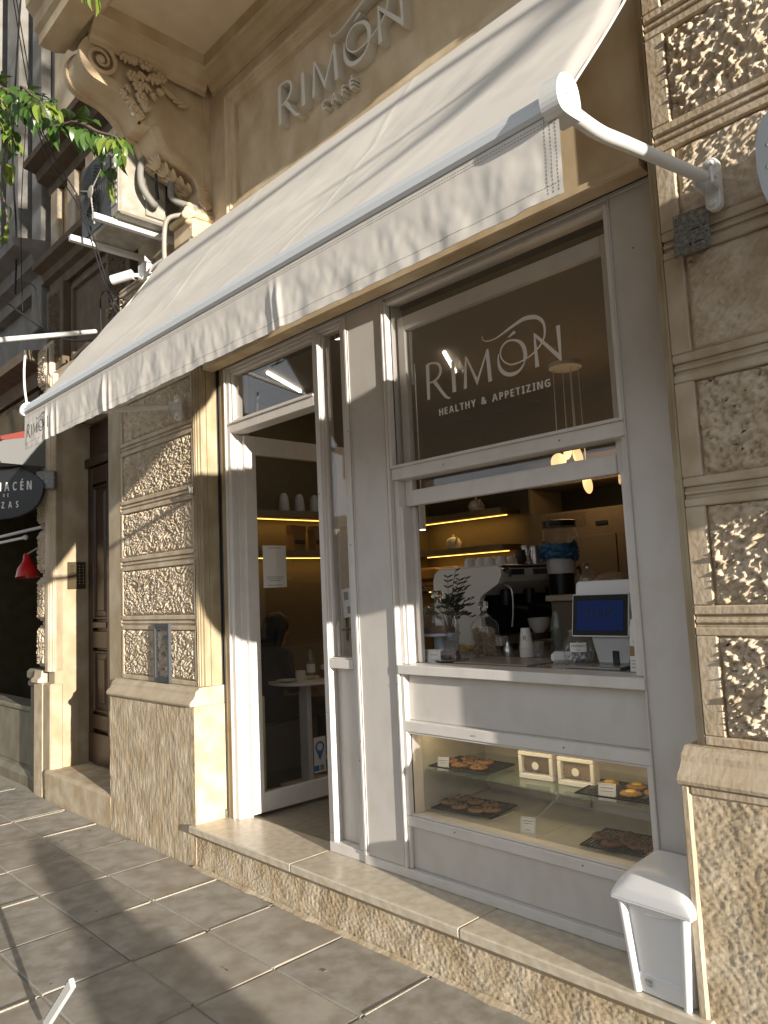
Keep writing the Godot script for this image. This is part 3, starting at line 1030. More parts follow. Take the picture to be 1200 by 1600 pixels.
func step() -> void:
	var t := thing("marble_step", "worn cream marble step with rough stucco riser below the shop front", "step")
	var a := MB.new()
	for q in [[-1.618, -0.601], [-0.5995, 0.52], [0.5215, 1.53]]:
		var b := MB.new()
		b.span(Vector3(q[0], -0.042, -0.10), Vector3(q[1], 0.0, 0.2575), 0.006)
		part("marble_slab", b, M["marble"], t)
	var r := MB.new()
	r.span(Vector3(-1.60, -0.30, -0.05), Vector3(1.56, -0.0425, 0.214), 0.0)
	var core := part("riser", r, M["stucco"], t)
	part("rough_face", stucco_face(77, -1.60, 1.50, -0.255, -0.043, 0.222, false, 0.007), M["stucco"], core)
	# cement fillet at the foot
	var f := MB.new()
	var w := fn(5, 4.0)
	f.grid(160, 4, func(u: float, v: float) -> Vector3:
		var x := -1.6 + 3.1 * u
		var k := w.get_noise_2d(x, 0) * 0.02
		return Vector3(x, -0.2395 + (0.010 + k * 0.3 + 0.004 * w.get_noise_2d(x * 9.0, v * 3.0)) * (1.0 - v), 0.226 + (0.026 + k * 0.8 + 0.008 * w.get_noise_2d(x * 11.0, 4.0)) * v), Vector3(0, 1, 1))
	part("cement_fillet", f, M["stucco"], t)



# ---------------------------------------------------------------- wall above the shop, sign, balcony

func ring(x0: float, y0: float, x1: float, y1: float, z: float, prof: Array) -> MB: # picture-frame moulding; prof: (inset, height) pairs
	var mb := MB.new()
	var k := [Vector2(x0, y0), Vector2(x1, y0), Vector2(x1, y1), Vector2(x0, y1)]
	var dg := [Vector2(1, 1), Vector2(-1, 1), Vector2(-1, -1), Vector2(1, -1)]
	for i in 4:
		var a: Vector2 = k[i]
		var b: Vector2 = k[(i + 1) % 4]
		var da: Vector2 = dg[i]
		var db: Vector2 = dg[(i + 1) % 4]
		var inw: Vector2 = (da + db).normalized()
		for j in prof.size() - 1:
			var p: Vector2 = prof[j]
			var q: Vector2 = prof[j + 1]
			var n2 := Vector2(-(q.y - p.y), q.x - p.x).normalized()
			mb.poly([Vector3(a.x + da.x * p.x, a.y + da.y * p.x, z + p.y), Vector3(b.x + db.x * p.x, b.y + db.y * p.x, z + p.y), Vector3(b.x + db.x * q.x, b.y + db.y * q.x, z + q.y), Vector3(a.x + da.x * q.x, a.y + da.y * q.x, z + q.y)], Vector3(inw.x * n2.x, inw.y * n2.x, n2.y))
	return mb


func upper_wall() -> void:
	var t := thing("upper_wall", "cream plastered wall with moulded panel between awning and balcony", "wall")
	var b := MB.new()
	b.span(Vector3(-1.60, 2.872, -0.25), Vector3(1.53, 3.50, 0.105), 0.0)
	b.span(Vector3(-1.62, 3.5005, -0.25), Vector3(1.56, 3.93, 0.0), 0.0)
	b.span(Vector3(-1.62, 3.9305, -0.25), Vector3(-1.31, 5.0, 0.0), 0.0)
	b.span(Vector3(1.31, 3.9305, -0.25), Vector3(1.56, 5.0, 0.0), 0.0)
	b.span(Vector3(-1.3095, 4.60, -0.25), Vector3(1.3095, 5.0, 0.0), 0.0)
	b.span(Vector3(-1.3095, 3.9305, -0.25), Vector3(1.3095, 4.5995, -0.028), 0.0)
	part("plaster", b, M["cream wall"], t)
	b = MB.new()
	b.along_x(pv([0.03, 2.840, 0.102, 2.840, 0.112, 2.846, 0.112, 2.8715, 0.03, 2.8715]), -1.60, 1.461)
	part("lower_lip", b, M["cream wall"], t)
	part("panel_moulding", ring(-1.42, 3.82, 1.42, 4.70, 0.0, [Vector2(0, 0), Vector2(0.004, 0.022), Vector2(0.030, 0.030), Vector2(0.045, 0.020), Vector2(0.058, 0.022), Vector2(0.066, 0.006), Vector2(0.105, 0.004), Vector2(0.112, -0.03)]), M["cream wall"], t)

	var s := thing("cafe_sign", "raised cream letters RIMÓN CAFÉ fixed on the wall panel above the awning", "sign", Vector3(-0.79, 4.165, -0.028))
	var h := 0.245
	logo_on(s, Transform3D(Basis.from_scale(Vector3(h, h, h)), Vector3(0, 0, 0.0)), 0.062, M["letter cream"], 1.0)
	letters("CAFÉ", 0.27, 0.078, 0.05, M["letter cream"], s, Vector3(0.39, -0.105, 0.025))


func balcony() -> void:
	var t := thing("balcony", "cream balcony slab with moulded soffit overhanging the cafe sign", "balcony")
	var b := MB.new()
	b.span(Vector3(-1.90, 4.985, -0.20), Vector3(3.4, 5.25, 1.00), 0.0)
	part("slab", b, M["cream ceiling"], t)
	b = MB.new()
	b.along_x(pv([0.80, 4.9845, 0.80, 4.93, 0.83, 4.90, 0.86, 4.90, 0.88, 4.86, 0.93, 4.84, 0.95, 4.835, 1.04, 4.835, 1.045, 4.90, 1.07, 4.92, 1.075, 5.0, 1.12, 5.05, 1.13, 5.27, 1.0005, 5.27, 1.0005, 4.9845]), -1.90, 3.4)
	part("edge_beam", b, M["cream wall"], t)
	b = MB.new()
	b.along_x(pv([0.001, 4.775, 0.012, 4.775, 0.016, 4.80, 0.035, 4.815, 0.05, 4.85, 0.085, 4.885, 0.095, 4.90, 0.115, 4.905, 0.12, 4.9845, 0.001, 4.9845]), -1.56, 1.54)
	part("wall_cornice", b, M["cream wall"], t)
	b = MB.new()
	b.prism(pv([0.001, 4.775, 0.012, 4.775, 0.016, 4.80, 0.035, 4.815, 0.05, 4.85, 0.085, 4.885, 0.095, 4.90, 0.115, 4.905, 0.12, 4.9845, 0.001, 4.9845]), Transform3D(Basis(Vector3(1, 0, 0), Vector3(0, 1, 0), Vector3(0, 0, 1)), Vector3(-1.60, 0, 0.052)), 0.80)
	part("side_cornice", b, M["cream wall"], t)
	var c := console()
	var r := twin(c, Vector3(3.44, 0, 0), 0.0, "right-hand carved scroll console under the balcony, above the window's right pilaster")
	r.set_meta("group", "balcony consoles")


func console() -> Node3D:
	var t := thing("balcony_console", "left carved scroll console with flower garland beside the air conditioner", "console", Vector3.ZERO, 0.0, "balcony consoles")
	# outline of the side face as (z, y): lower volute, S, block, upper scroll
	var o := []
	for q in curve([Vector2(0.045, 3.96), Vector2(0.085, 4.02), Vector2(0.095, 4.11), Vector2(0.15, 4.185), Vector2(0.25, 4.215), Vector2(0.345, 4.25), Vector2(0.405, 4.32), Vector2(0.44, 4.40)], 5):
		o.append(q)
	for q in [Vector2(0.475, 4.405), Vector2(0.52, 4.40), Vector2(0.545, 4.44)]:
		o.append(q)
	for q in curve([Vector2(0.60, 4.50), Vector2(0.68, 4.55), Vector2(0.76, 4.565), Vector2(0.835, 4.585), Vector2(0.885, 4.65), Vector2(0.885, 4.74), Vector2(0.84, 4.81), Vector2(0.78, 4.83)], 5):
		o.append(q)
	o.append(Vector2(0.78, 4.9835))
	o.append(Vector2(0.045, 4.9835))
	var pl := PackedVector2Array(o)
	var side := Transform3D(Basis(Vector3(0, 0, 1), Vector3(0, 1, 0), Vector3(1, 0, 0)), Vector3.ZERO)
	var b := MB.new()
	b.prism(pl, Transform3D(side.basis, Vector3(-1.835, 0, 0)), 0.205)
	part("body", b, M["cream wall"], t)
	# stepped ribs that follow the S on the underside and show as raised bands
	b = MB.new()
	var rim := PackedVector2Array()
	for q in o.slice(0, o.size() - 2):
		rim.append(q)
	for xx in [[-1.86, -1.815], [-1.6295, -1.60]]:
		var r := MB.new()
		for i in rim.size() - 1:
			var a := rim[i]
			var c := rim[i + 1]
			var nn := Vector2((c - a).y, -(c - a).x).normalized()
			var a2 := a + nn * 0.016
			var c2 := c + nn * 0.016
			var ins := -nn * 0.05
			r.poly([Vector3(xx[0], a2.y, a2.x), Vector3(xx[1], a2.y, a2.x), Vector3(xx[1], c2.y, c2.x), Vector3(xx[0], c2.y, c2.x)], Vector3(0, nn.y, nn.x))
			for s in [0, 1]:
				r.poly([Vector3(xx[s], a2.y, a2.x), Vector3(xx[s], c2.y, c2.x), Vector3(xx[s], c.y + ins.y, c.x + ins.x), Vector3(xx[s], a.y + ins.y, a.x + ins.x)], Vector3(-1 if s == 0 else 1, 0, 0))
			if i == 0 or i == rim.size() - 2:
				var e := a if i == 0 else c
				var e2 := a2 if i == 0 else c2
				r.poly([Vector3(xx[0], e2.y, e2.x), Vector3(xx[1], e2.y, e2.x), Vector3(xx[1], e.y + ins.y, e.x + ins.x), Vector3(xx[0], e.y + ins.y, e.x + ins.x)], Vector3(0, -1, 0.2))
		part("edge_rib", r, M["cream wall"], t)
	# scroll eyes: coiled relief on the side face
	for c in [[0.775, 4.70, 0.105], [0.13, 4.10, 0.0]]:
		if c[2] <= 0.0:
			continue
		b = MB.new()
		var path := []
		var rad := []
		for i in 44:
			var a := i * 0.30
			var r: float = c[2] * (1.0 - i / 50.0)
			path.append(Vector3(-1.598, c[1] + sin(a + 1.2) * r, c[0] + cos(a + 1.2) * r))
			rad.append(0.017 * (1.0 - i / 70.0))
		b.tube(path, rad, 8)
		b.ball(Vector3(-1.60, c[1], c[0]), Vector3(0.022, 0.028, 0.028))
		part("scroll", b, M["cream wall"], t)
	# leaves on the face of the lower volute
	for i in 5:
		b = MB.new()
		var zc := 0.13 + i * 0.055
		for k in 5:
			b.ball(Vector3(-1.77 + 0.026 * k, 4.125 + i * 0.028 - 0.006 * absf(k - 2), zc + 0.012), Vector3(0.016, 0.009, 0.045), Basis(Vector3.RIGHT, -0.45 - 0.10 * i) * Basis(Vector3.UP, 0.35 * (k - 2)), 10, 6)
		part("acanthus_leaf", b, M["cream wall"], t)
	# block with a flower at the foot
	b = MB.new()
	b.span(Vector3(-1.86, 3.74, -0.05), Vector3(-1.60, 3.88, 0.16), 0.01)
	b.span(Vector3(-1.88, 3.8805, -0.05), Vector3(-1.585, 3.925, 0.19), 0.012)
	part("foot_block", b, M["cream wall"], t)
	b = MB.new()
	var rr := RandomNumberGenerator.new()
	rr.seed = 4
	for i in 16:
		var a := i * 2.4
		var d := 0.012 + 0.0045 * i
		b.ball(Vector3(-1.64 + 0.03 * cos(a), 3.90 + d * sin(a), 0.15 + d * cos(a) * 0.8), Vector3(0.030, 0.030, 0.016), Basis.from_euler(Vector3(rr.randf() * 3, rr.randf() * 3, rr.randf() * 3)), 10, 6)
	part("flower", b, M["cream wall"], t)
	# garland on the side face: leaves, buds, flowers
	var spots := [[4.80, 0.62, 0.045], [4.76, 0.56, 0.05], [4.80, 0.49, 0.055], [4.74, 0.45, 0.05], [4.72, 0.53, 0.05], [4.67, 0.58, 0.04], [4.66, 0.49, 0.045], [4.70, 0.41, 0.05], [4.62, 0.54, 0.04], [4.60, 0.46, 0.035], [4.58, 0.60, 0.03], [4.55, 0.52, 0.045], [4.50, 0.57, 0.05], [4.47, 0.50, 0.05], [4.44, 0.56, 0.045], [4.52, 0.62, 0.035], [4.42, 0.51, 0.04], [4.75, 0.38, 0.04], [4.63, 0.38, 0.035], [4.82, 0.42, 0.035]]
	for i in spots.size():
		var q = spots[i]
		b = MB.new()
		var c := Vector3(-1.585, q[0], q[1])
		if i % 3 == 2:
			for k in 6:
				var a := TAU * k / 6.0
				b.ball(c + Vector3(0.004, sin(a) * q[2] * 0.6, cos(a) * q[2] * 0.6), Vector3(0.016, q[2] * 0.42, q[2] * 0.42), Basis.from_euler(Vector3(a, 0.3, 0)), 10, 6)
			b.ball(c + Vector3(0.014, 0, 0), Vector3(0.014, 0.014, 0.014), Basis(), 10, 6)
			part("flower", b, M["cream wall"], t)
		else:
			var ang := rr.randf() * TAU
			for k in 3:
				var a := ang + (k - 1) * 0.6
				b.ball(c + Vector3(0.002, sin(a) * q[2] * 0.6, cos(a) * q[2] * 0.6), Vector3(0.022, q[2] * 0.8, q[2] * 0.30), Basis(Vector3.RIGHT, -a + PI / 2) * Basis(Vector3.UP, 0.4), 10, 6)
			part("garland_leaf", b, M["cream wall"], t)
	# drooping acanthus spray in low relief
	for i in 6:
		b = MB.new()
		var a := -0.5 + i * 0.16
		var c := Vector3(-1.598, 4.70 - i * 0.012, 0.35 - i * 0.028)
		b.ball(c, Vector3(0.010, 0.016, 0.075 - i * 0.004), Basis(Vector3.RIGHT, a * 1.6), 10, 6)
		part("spray_leaf", b, M["cream wall"], t)
	return t


# ---------------------------------------------------------------- doorway on the left

func left_doorway() -> void:
	var t := thing("entrance_doorway", "recessed house entrance with smooth cream reveals and stone step", "doorway")
	var b := MB.new()
	b.span(Vector3(-4.15, -0.30, -0.60), Vector3(-4.0, 2.98, 0.165), 0.01)
	b.span(Vector3(-4.15, -0.30, 0.10), Vector3(-3.985, 0.70, 0.21), 0.012)
	part("left_reveal", b, M["cream reveal"], t)
	b = MB.new()
	b.along_y(pv([-4.12, 0.10, -4.12, 0.205, -4.055, 0.205, -4.05, 0.200, -4.035, 0.198, -4.03, 0.182, -4.015, 0.180, -4.01, 0.1655, -4.0, 0.1655, -4.0, 0.10]), 0.80, 3.4)
	part("corner_moulding", b, M["stone"], t)
	b = MB.new()
	b.span(Vector3(-2.95, -0.30, -0.60), Vector3(-2.726, 2.98, 0.155), 0.01)
	part("right_reveal", b, M["cream reveal"], t)
	b = MB.new()
	b.span(Vector3(-4.15, 2.98, -0.60), Vector3(-2.726, 3.45, 0.14), 0.01)
	b.along_x(pv([0.1605, 3.0, 0.19, 3.0, 0.20, 3.05, 0.1605, 3.06]), -4.15, -2.726)
	part("lintel", b, M["stone"], t)
	b = MB.new()
	b.along_x(pv([-0.60, -0.30, 0.225, -0.30, 0.232, -0.03, 0.225, -0.012, 0.205, -0.004, -0.60, 0.0]), -4.05, -2.77)
	part("stone_step", b, M["stucco"], t)
	b = MB.new()
	b.span(Vector3(-3.998, 0.02, -0.03), Vector3(-3.9955, 0.62, 0.155), 0.001)
	part("access_cover", b, M["cream reveal"], t)

	var d := thing("wooden_door", "dark carved wooden double door in the shaded entrance", "door", Vector3(0, 0, -0.115))
	var w: Material = M["wood"]
	b = MB.new()
	b.span(Vector3(-3.99, 0.0, -0.06), Vector3(-2.96, 2.95, -0.02), 0.002)
	part("door_leaf", b, w, d)
	for s in 2:
		var x0 := -3.96 + 0.50 * s
		var x1 := x0 + 0.47
		part("stile", bars([[x0, 0.02, -0.0195, x0 + 0.09, 2.55, 0.01], [x1 - 0.09, 0.02, -0.0195, x1, 2.55, 0.01]]), w, d)
		part("door_rail", bars([[x0 + 0.0905, 0.30, -0.0195, x1 - 0.0905, 0.42, 0.009], [x0 + 0.0905, 0.98, -0.0195, x1 - 0.0905, 1.12, 0.009], [x0 + 0.0905, 1.15, -0.0195, x1 - 0.0905, 1.20, 0.016], [x0 + 0.0905, 2.40, -0.0195, x1 - 0.0905, 2.55, 0.009]]), w, d)
		for q in [[0.44, 0.96], [1.22, 2.38]]:
			var r := ring(x0 + 0.0905, q[0], x1 - 0.0905, q[1], -0.012, [Vector2(0, 0.0), Vector2(0.008, 0.02), Vector2(0.02, 0.016), Vector2(0.03, 0.002), Vector2(0.06, 0.008), Vector2(0.075, 0.012)])
			r.span(Vector3(x0 + 0.165, q[0] + 0.075, -0.0195), Vector3(x1 - 0.165, q[1] - 0.075, 0.0), 0.004)
			part("door_panel", r, w, d)
		b = MB.new()
		b.span(Vector3(x0 + 0.02, 0.02, 0.0105), Vector3(x1 - 0.02, 0.27, 0.022), 0.004)
		part("kick_board", b, w, d)
	b = MB.new()
	b.span(Vector3(-3.99, 2.56, -0.0195), Vector3(-2.96, 2.64, 0.03), 0.006)
	part("transom", b, w, d)
	b = MB.new()
	for k in 5:
		var a := TAU * k / 5.0
		b.ball(Vector3(-3.40 + 0.03 * cos(a), 1.05 + 0.03 * sin(a), 0.022), Vector3(0.02, 0.013, 0.012), Basis(Vector3.BACK, a), 10, 6)
	b.tube([Vector3(-3.50, 1.05, 0.015), Vector3(-3.46, 1.09, 0.03), Vector3(-3.42, 1.03, 0.032), Vector3(-3.36, 1.08, 0.03), Vector3(-3.32, 1.03, 0.015)], 0.009)
	part("handle", b, M["steel"], d)

	var ip := thing("intercom", "dark brass intercom plate with buttons on the smooth reveal by the door", "intercom", Vector3(-3.9995, 1.61, -0.015))
	b = MB.new()
	b.box(Vector3(0.006, 0, 0), Vector3(0.012, 0.235, 0.155), 0.003)
	part("plate", b, mt("brass plate", 0.10, 0.075, 0.04, 0.35, 0.7), ip)
	for k in 14:
		b = MB.new()
		b.ball(Vector3(0.0125, 0.085 - 0.026 * (k % 7), -0.025 - 0.035 * (k / 7)), Vector3(0.004, 0.006, 0.006), Basis(), 8, 4)
		part("button", b, M["steel"], ip)
	b = MB.new()
	for k in 7:
		b.span(Vector3(0.0121, 0.088 - 0.012 * k, 0.025), Vector3(0.0135, 0.092 - 0.012 * k, 0.060), 0.0)
	part("speaker_grille", b, M["black metal"], ip)


# ---------------------------------------------------------------- houses to the left and right, and across the street

func neighbours() -> void:
	# sliver of the next rusticated pilaster beyond the entrance
	var t := thing("pilaster", "narrow sliver of rusticated pilaster between entrance and pizza shop", "pilaster")
	var b := MB.new()
	b.span(Vector3(-4.36, -0.30, -0.30), Vector3(-4.151, 0.70, 0.215), 0.01)
	part("plinth", b, M["stucco"], t)
	b = MB.new()
	b.along_x(pv([-0.2, 0.7005, 0.235, 0.7005, 0.235, 0.725, 0.21, 0.745, 0.20, 0.80, -0.2, 0.80]), -4.37, -4.205)
	part("plinth_moulding", b, M["stone"], t)
	for i in COURSES.size() - 1:
		b = MB.new()
		b.span(Vector3(-4.34, COURSES[i] + 0.02, -0.3), Vector3(-4.1215, COURSES[i + 1] - 0.02, 0.17), 0.005)
		var blk := part("stone_block", b, M["stone"], t)
		part("rock_face", rock(900 + i, -4.335, -4.14, COURSES[i] + 0.04, COURSES[i + 1] - 0.04, 0.205, 0.03, true), M["rough stone"], blk)
		b = MB.new()
		b.span(Vector3(-4.33, COURSES[i + 1] - 0.0195, -0.3), Vector3(-4.1215, COURSES[i + 1] + 0.0195, 0.15), 0.004)
		part("joint_moulding", b, M["stone"], t)

	pizza_shop()
	upper_left()

	# the house to the right goes on beyond the pilaster
	t = thing("house_on_the_right", "cream house front going on to the right beyond the window pilaster", "building")
	b = MB.new()
	b.span(Vector3(2.7505, -0.30, -0.30), Vector3(14.0, 8.0, -0.02), 0.0)
	part("wall", b, M["cream wall"], t)
	for k in 4:
		b = MB.new()
		b.span(Vector3(3.2 + 2.6 * k, 0.1, -0.0195), Vector3(5.0 + 2.6 * k, 2.7, 0.02), 0.005)
		part("shop_window", b, M["dark groove"], t)

	# across the street
	var walls := [mt("facade grey", 0.52, 0.49, 0.44, 0.9), mt("facade tan", 0.55, 0.48, 0.38, 0.9), mt("facade pale", 0.62, 0.59, 0.53, 0.9)]
	mt("dark pane", 0.03, 0.035, 0.04, 0.1)
	var x := -34.0
	for k in 6:
		var wd := 9.0 + 2.0 * (k % 3)
		var hg := 3.7 + 0.5 * ((k * 2) % 3)
		var o := thing("house_across", ["grey", "tan", "pale"][k % 3] + " house front across the street, number %s from the left end of the row" % ["one", "two", "three", "four", "five", "six"][k], "building", Vector3(x, -0.25, 17.0), 0.0, "houses across the street")
		b = MB.new()
		b.span(Vector3(0, 0, 0), Vector3(wd - 0.1, hg, 6.0), 0.0)
		b.span(Vector3(0, hg - 0.5, -0.25), Vector3(wd - 0.1, hg - 0.2, -0.001), 0.02)
		part("wall", b, walls[k % 3], o)
		for c in int(wd / 2.4):
			b = MB.new()
			b.span(Vector3(2.05 + 2.4 * c, 0.6, -1.0), Vector3(3.05 + 2.4 * c, hg - 0.6, -0.001), 0.02)
			part("bay", b, walls[k % 3], o)
		var pane := MB.new()
		pane.box(Vector3.ZERO, Vector3(1.1, 1.9, 0.06), 0.02)
		var pm := pane.mesh()
		for f in 1:
			for c in int(wd / 2.4):
				shared("window", pm, M["dark pane"], o, Transform3D(Basis(), Vector3(1.3 + 2.4 * c, 1.7 + 3.1 * f, -0.02)))
		x += wd


func pizza_shop() -> void:
	var t := thing("pizza_shop", "shaded olive pizza shop front with low panelled wall at the far left", "shop front")
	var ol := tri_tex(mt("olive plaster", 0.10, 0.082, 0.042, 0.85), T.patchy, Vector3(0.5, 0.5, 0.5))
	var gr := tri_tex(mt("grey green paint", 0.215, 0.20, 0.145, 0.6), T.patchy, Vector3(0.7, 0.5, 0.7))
	var b := MB.new()
	b.span(Vector3(-12.0, -0.30, -2.9), Vector3(-4.37, 3.4, -2.62), 0.0)
	b.span(Vector3(-12.0, -0.30, -2.6195), Vector3(-11.7, 3.4, 0.0), 0.0)
	b.span(Vector3(-4.60, -0.30, -2.61), Vector3(-4.361, 3.4, -0.10), 0.0)
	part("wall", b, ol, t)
	b = MB.new()
	b.span(Vector3(-12.0, -0.10, -0.10), Vector3(-4.62, 0.39, 0.10), 0.006)
	b.span(Vector3(-12.0, 0.391, -0.12), Vector3(-4.62, 0.44, 0.12), 0.012)
	b.along_x(pv([0.1005, -0.30, 0.17, -0.30, 0.17, -0.16, 0.13, -0.12, 0.1005, -0.11]), -12.0, -4.37)
	b.span(Vector3(-12.0, -0.30, -0.10), Vector3(-4.62, -0.101, 0.0995), 0.0)
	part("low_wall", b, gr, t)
	b = MB.new()
	b.span(Vector3(-4.615, -0.30, -0.10), Vector3(-4.3705, 0.64, 0.155), 0.006)
	b.span(Vector3(-4.635, 0.6405, -0.11), Vector3(-4.355, 0.70, 0.175), 0.014)
	b.span(Vector3(-4.645, 0.7005, -0.11), Vector3(-4.35, 0.80, 0.185), 0.025)
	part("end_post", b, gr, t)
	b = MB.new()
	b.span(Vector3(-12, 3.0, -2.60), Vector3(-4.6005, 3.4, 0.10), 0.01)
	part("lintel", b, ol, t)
	b = MB.new()
	b.span(Vector3(-5.9, -0.2, -0.45), Vector3(-5.0, 2.95, -0.40), 0.01)
	part("dark_opening", b, M["dark groove"], t)

	var s := thing("pizza_sign", "dark hanging sign board with white ALMACÉN DE PIZZAS lettering", "sign", Vector3(-4.30, 2.36, 0.50), deg_to_rad(40.0))
	b = MB.new()
	var pl := PackedVector2Array()
	for q in curve([Vector2(-0.62, -0.16), Vector2(-0.60, 0.06), Vector2(-0.42, 0.17), Vector2(-0.18, 0.235), Vector2(0.0, 0.245), Vector2(0.18, 0.20), Vector2(0.36, 0.08), Vector2(0.38, -0.02), Vector2(0.30, -0.16), Vector2(0.10, -0.235), Vector2(-0.25, -0.24)], 4):
		pl.append(q)
	b.prism(pl, Transform3D(Basis(), Vector3(0, 0, -0.02)), 0.04)
	part("board", b, M["black plastic"], s)
	for q in [["ALMACÉN", 0.47, 0.105, -0.19, 0.0], ["DE", 0.05, 0.038, 0.02, -0.052], ["PIZZAS", 0.33, 0.078, -0.17, -0.150]]:
		letters(q[0], q[1], q[2], 0.004, M["paper"], s, Vector3(q[3], q[4], 0.022), 700, 0.66)
	b = MB.new()
	b.span(Vector3(0.30, 0.0, -0.06), Vector3(0.47, 0.16, 0.0), 0.01)
	part("bracket_box", b, M["galvanised"], s)

	var a := thing("grey_awning", "grey box awning of the pizza shop above its sign board", "awning", Vector3(-4.35, 2.60, 0.42), deg_to_rad(8.0))
	b = MB.new()
	b.along_x(pv([-0.40, -0.02, 0.20, -0.03, 0.22, 0.0, 0.22, 0.145, 0.18, 0.17, -0.40, 0.30]), -4.0, 0.26)
	part("canopy", b, mt("grey canvas", 0.15, 0.15, 0.15, 0.85), a)
	b = MB.new()
	b.along_x(pv([-0.40, 0.3005, 0.14, 0.20, 0.15, 0.23, -0.40, 0.42]), -4.0, 0.12)
	part("red_valance", b, mt("red canvas", 0.20, 0.035, 0.025, 0.8), a)

	var l := thing("red_lamp", "red bell shaped lamp on a wall arm beside the pizza shop", "lamp", Vector3(-4.58, 1.70, 0.20))
	b = MB.new()
	b.lathe([Vector2(0.0, 0.145), Vector2(0.018, 0.145), Vector2(0.030, 0.13), Vector2(0.034, 0.085), Vector2(0.052, 0.055), Vector2(0.082, 0.01), Vector2(0.098, -0.06), Vector2(0.104, -0.075), Vector2(0.096, -0.072), Vector2(0.078, 0.005), Vector2(0.0, 0.06)], 24, Transform3D(Basis(Vector3.BACK, 0.10), Vector3.ZERO))
	part("shade", b, mt("red enamel", 0.42, 0.012, 0.010, 0.25), l)
	b = MB.new()
	b.tube([Vector3(0.0, 0.135, 0), Vector3(0.10, 0.155, -0.01), Vector3(0.22, 0.18, -0.02)], 0.009)
	part("arm", b, M["galvanised"], l)
	b = MB.new()
	b.ball(Vector3(0, -0.03, 0), Vector3(0.03, 0.035, 0.03))
	part("bulb", b, M["ceramic"], l)

	for q in [[Vector3(-5.6, 2.06, 0.2), Vector3(-4.42, 2.075, 0.12), 0.016, "upper white awning tube of the pizza shop crossing its dark opening"], [Vector3(-5.6, 1.99, 0.25), Vector3(-4.63, 1.995, 0.2), 0.014, "lower shorter white awning tube of the pizza shop with a knuckle end"]]:
		b = MB.new()
		b.rod(q[0], q[1], q[2])
		b.ball(q[1], Vector3(0.026, 0.024, 0.024))
		one("awning_tube", b, M["white metal"], q[3], "tube")


func upper_left() -> void:
	# the floor above the entrance: rough frieze, cornices and the neighbour's fluted front
	var t := thing("upper_storey", "upper storey of the house above the entrance with cornices and pilaster strips", "building")
	var b := MB.new()
	b.span(Vector3(-4.36, 4.5605, -0.30), Vector3(-2.7, 9.0, 0.04), 0.0)
	b.span(Vector3(-2.6995, 3.76, -0.30), Vector3(-1.621, 9.0, 0.05), 0.0)
	part("wall", b, M["cream wall"], t)
	b = MB.new()
	b.span(Vector3(-4.36, 3.45, -0.30), Vector3(-2.7, 4.56, 0.04), 0.0)
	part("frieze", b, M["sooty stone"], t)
	b = MB.new()
	b.along_x(pv([0.041, 4.26, 0.08, 4.26, 0.09, 4.34, 0.14, 4.36, 0.16, 4.42, 0.24, 4.45, 0.25, 4.50, 0.041, 4.56]), -4.36, -1.88)
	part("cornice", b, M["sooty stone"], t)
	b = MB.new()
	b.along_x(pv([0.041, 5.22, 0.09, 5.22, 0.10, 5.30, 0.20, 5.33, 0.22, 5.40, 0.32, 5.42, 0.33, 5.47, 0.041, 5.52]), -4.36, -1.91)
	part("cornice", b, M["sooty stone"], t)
	for q in [[-3.05, -2.62], [-4.34, -3.95]]:
		b = MB.new()
		b.span(Vector3(q[0], 3.46, 0.0405), Vector3(q[1], 4.259, 0.12), 0.008)
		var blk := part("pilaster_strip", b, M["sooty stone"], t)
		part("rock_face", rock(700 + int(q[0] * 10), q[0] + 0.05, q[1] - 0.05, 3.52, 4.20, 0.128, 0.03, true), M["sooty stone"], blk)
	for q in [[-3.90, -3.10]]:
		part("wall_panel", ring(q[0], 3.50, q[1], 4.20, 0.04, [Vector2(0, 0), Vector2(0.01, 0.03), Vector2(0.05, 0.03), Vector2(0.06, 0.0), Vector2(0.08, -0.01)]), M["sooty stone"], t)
	for k in 6:
		b = MB.new()
		b.span(Vector3(-4.30 + 0.40 * k, 4.57, 0.0405), Vector3(-4.12 + 0.40 * k, 5.215, 0.10), 0.01)
		part("fluting", b, M["stone"], t)

	var n := thing("neighbour_house", "tall pale grey house with vertical pilaster strips at the upper left", "building")
	var gp := tri_tex(mt("pale grey render", 0.25, 0.245, 0.24, 0.9), T.patchy, Vector3(0.5, 0.5, 0.5))
	b = MB.new()
	b.span(Vector3(-14.0, 3.41, -0.5), Vector3(-4.365, 12.0, 0.0), 0.0)
	part("wall", b, gp, n)
	for k in 9:
		b = MB.new()
		var x0 := -4.80 - 0.62 * k
		b.span(Vector3(x0, 4.9 + (0.0 if k % 3 else -0.9), 0.0005), Vector3(x0 + 0.26 + 0.12 * (k % 2), 12.0, 0.10 + 0.05 * (k % 3)), 0.01)
		part("pilaster_strip", b, gp, n)
		b = MB.new()
		b.span(Vector3(x0 + 0.40, 5.4, 0.0005), Vector3(x0 + 0.58, 11.0, 0.02), 0.004)
		part("shutter", b, mt("blue grey shutter %d" % k, 0.05, 0.06, 0.08, 0.6), n)
	b = MB.new()
	b.along_x(pv([0.0, 4.40, 0.10, 4.40, 0.12, 4.50, 0.22, 4.53, 0.25, 4.62, 0.40, 4.66, 0.42, 4.73, 0.0, 4.80]), -14.0, -4.366)
	part("cornice", b, gp, n)
	b = MB.new()
	b.along_x(pv([0.0, 3.42, 0.12, 3.42, 0.14, 3.55, 0.30, 3.60, 0.31, 3.68, 0.0, 3.74]), -14.0, -4.366)
	part("cornice", b, M["sooty stone"], n)



# ---------------------------------------------------------------- the room behind the window

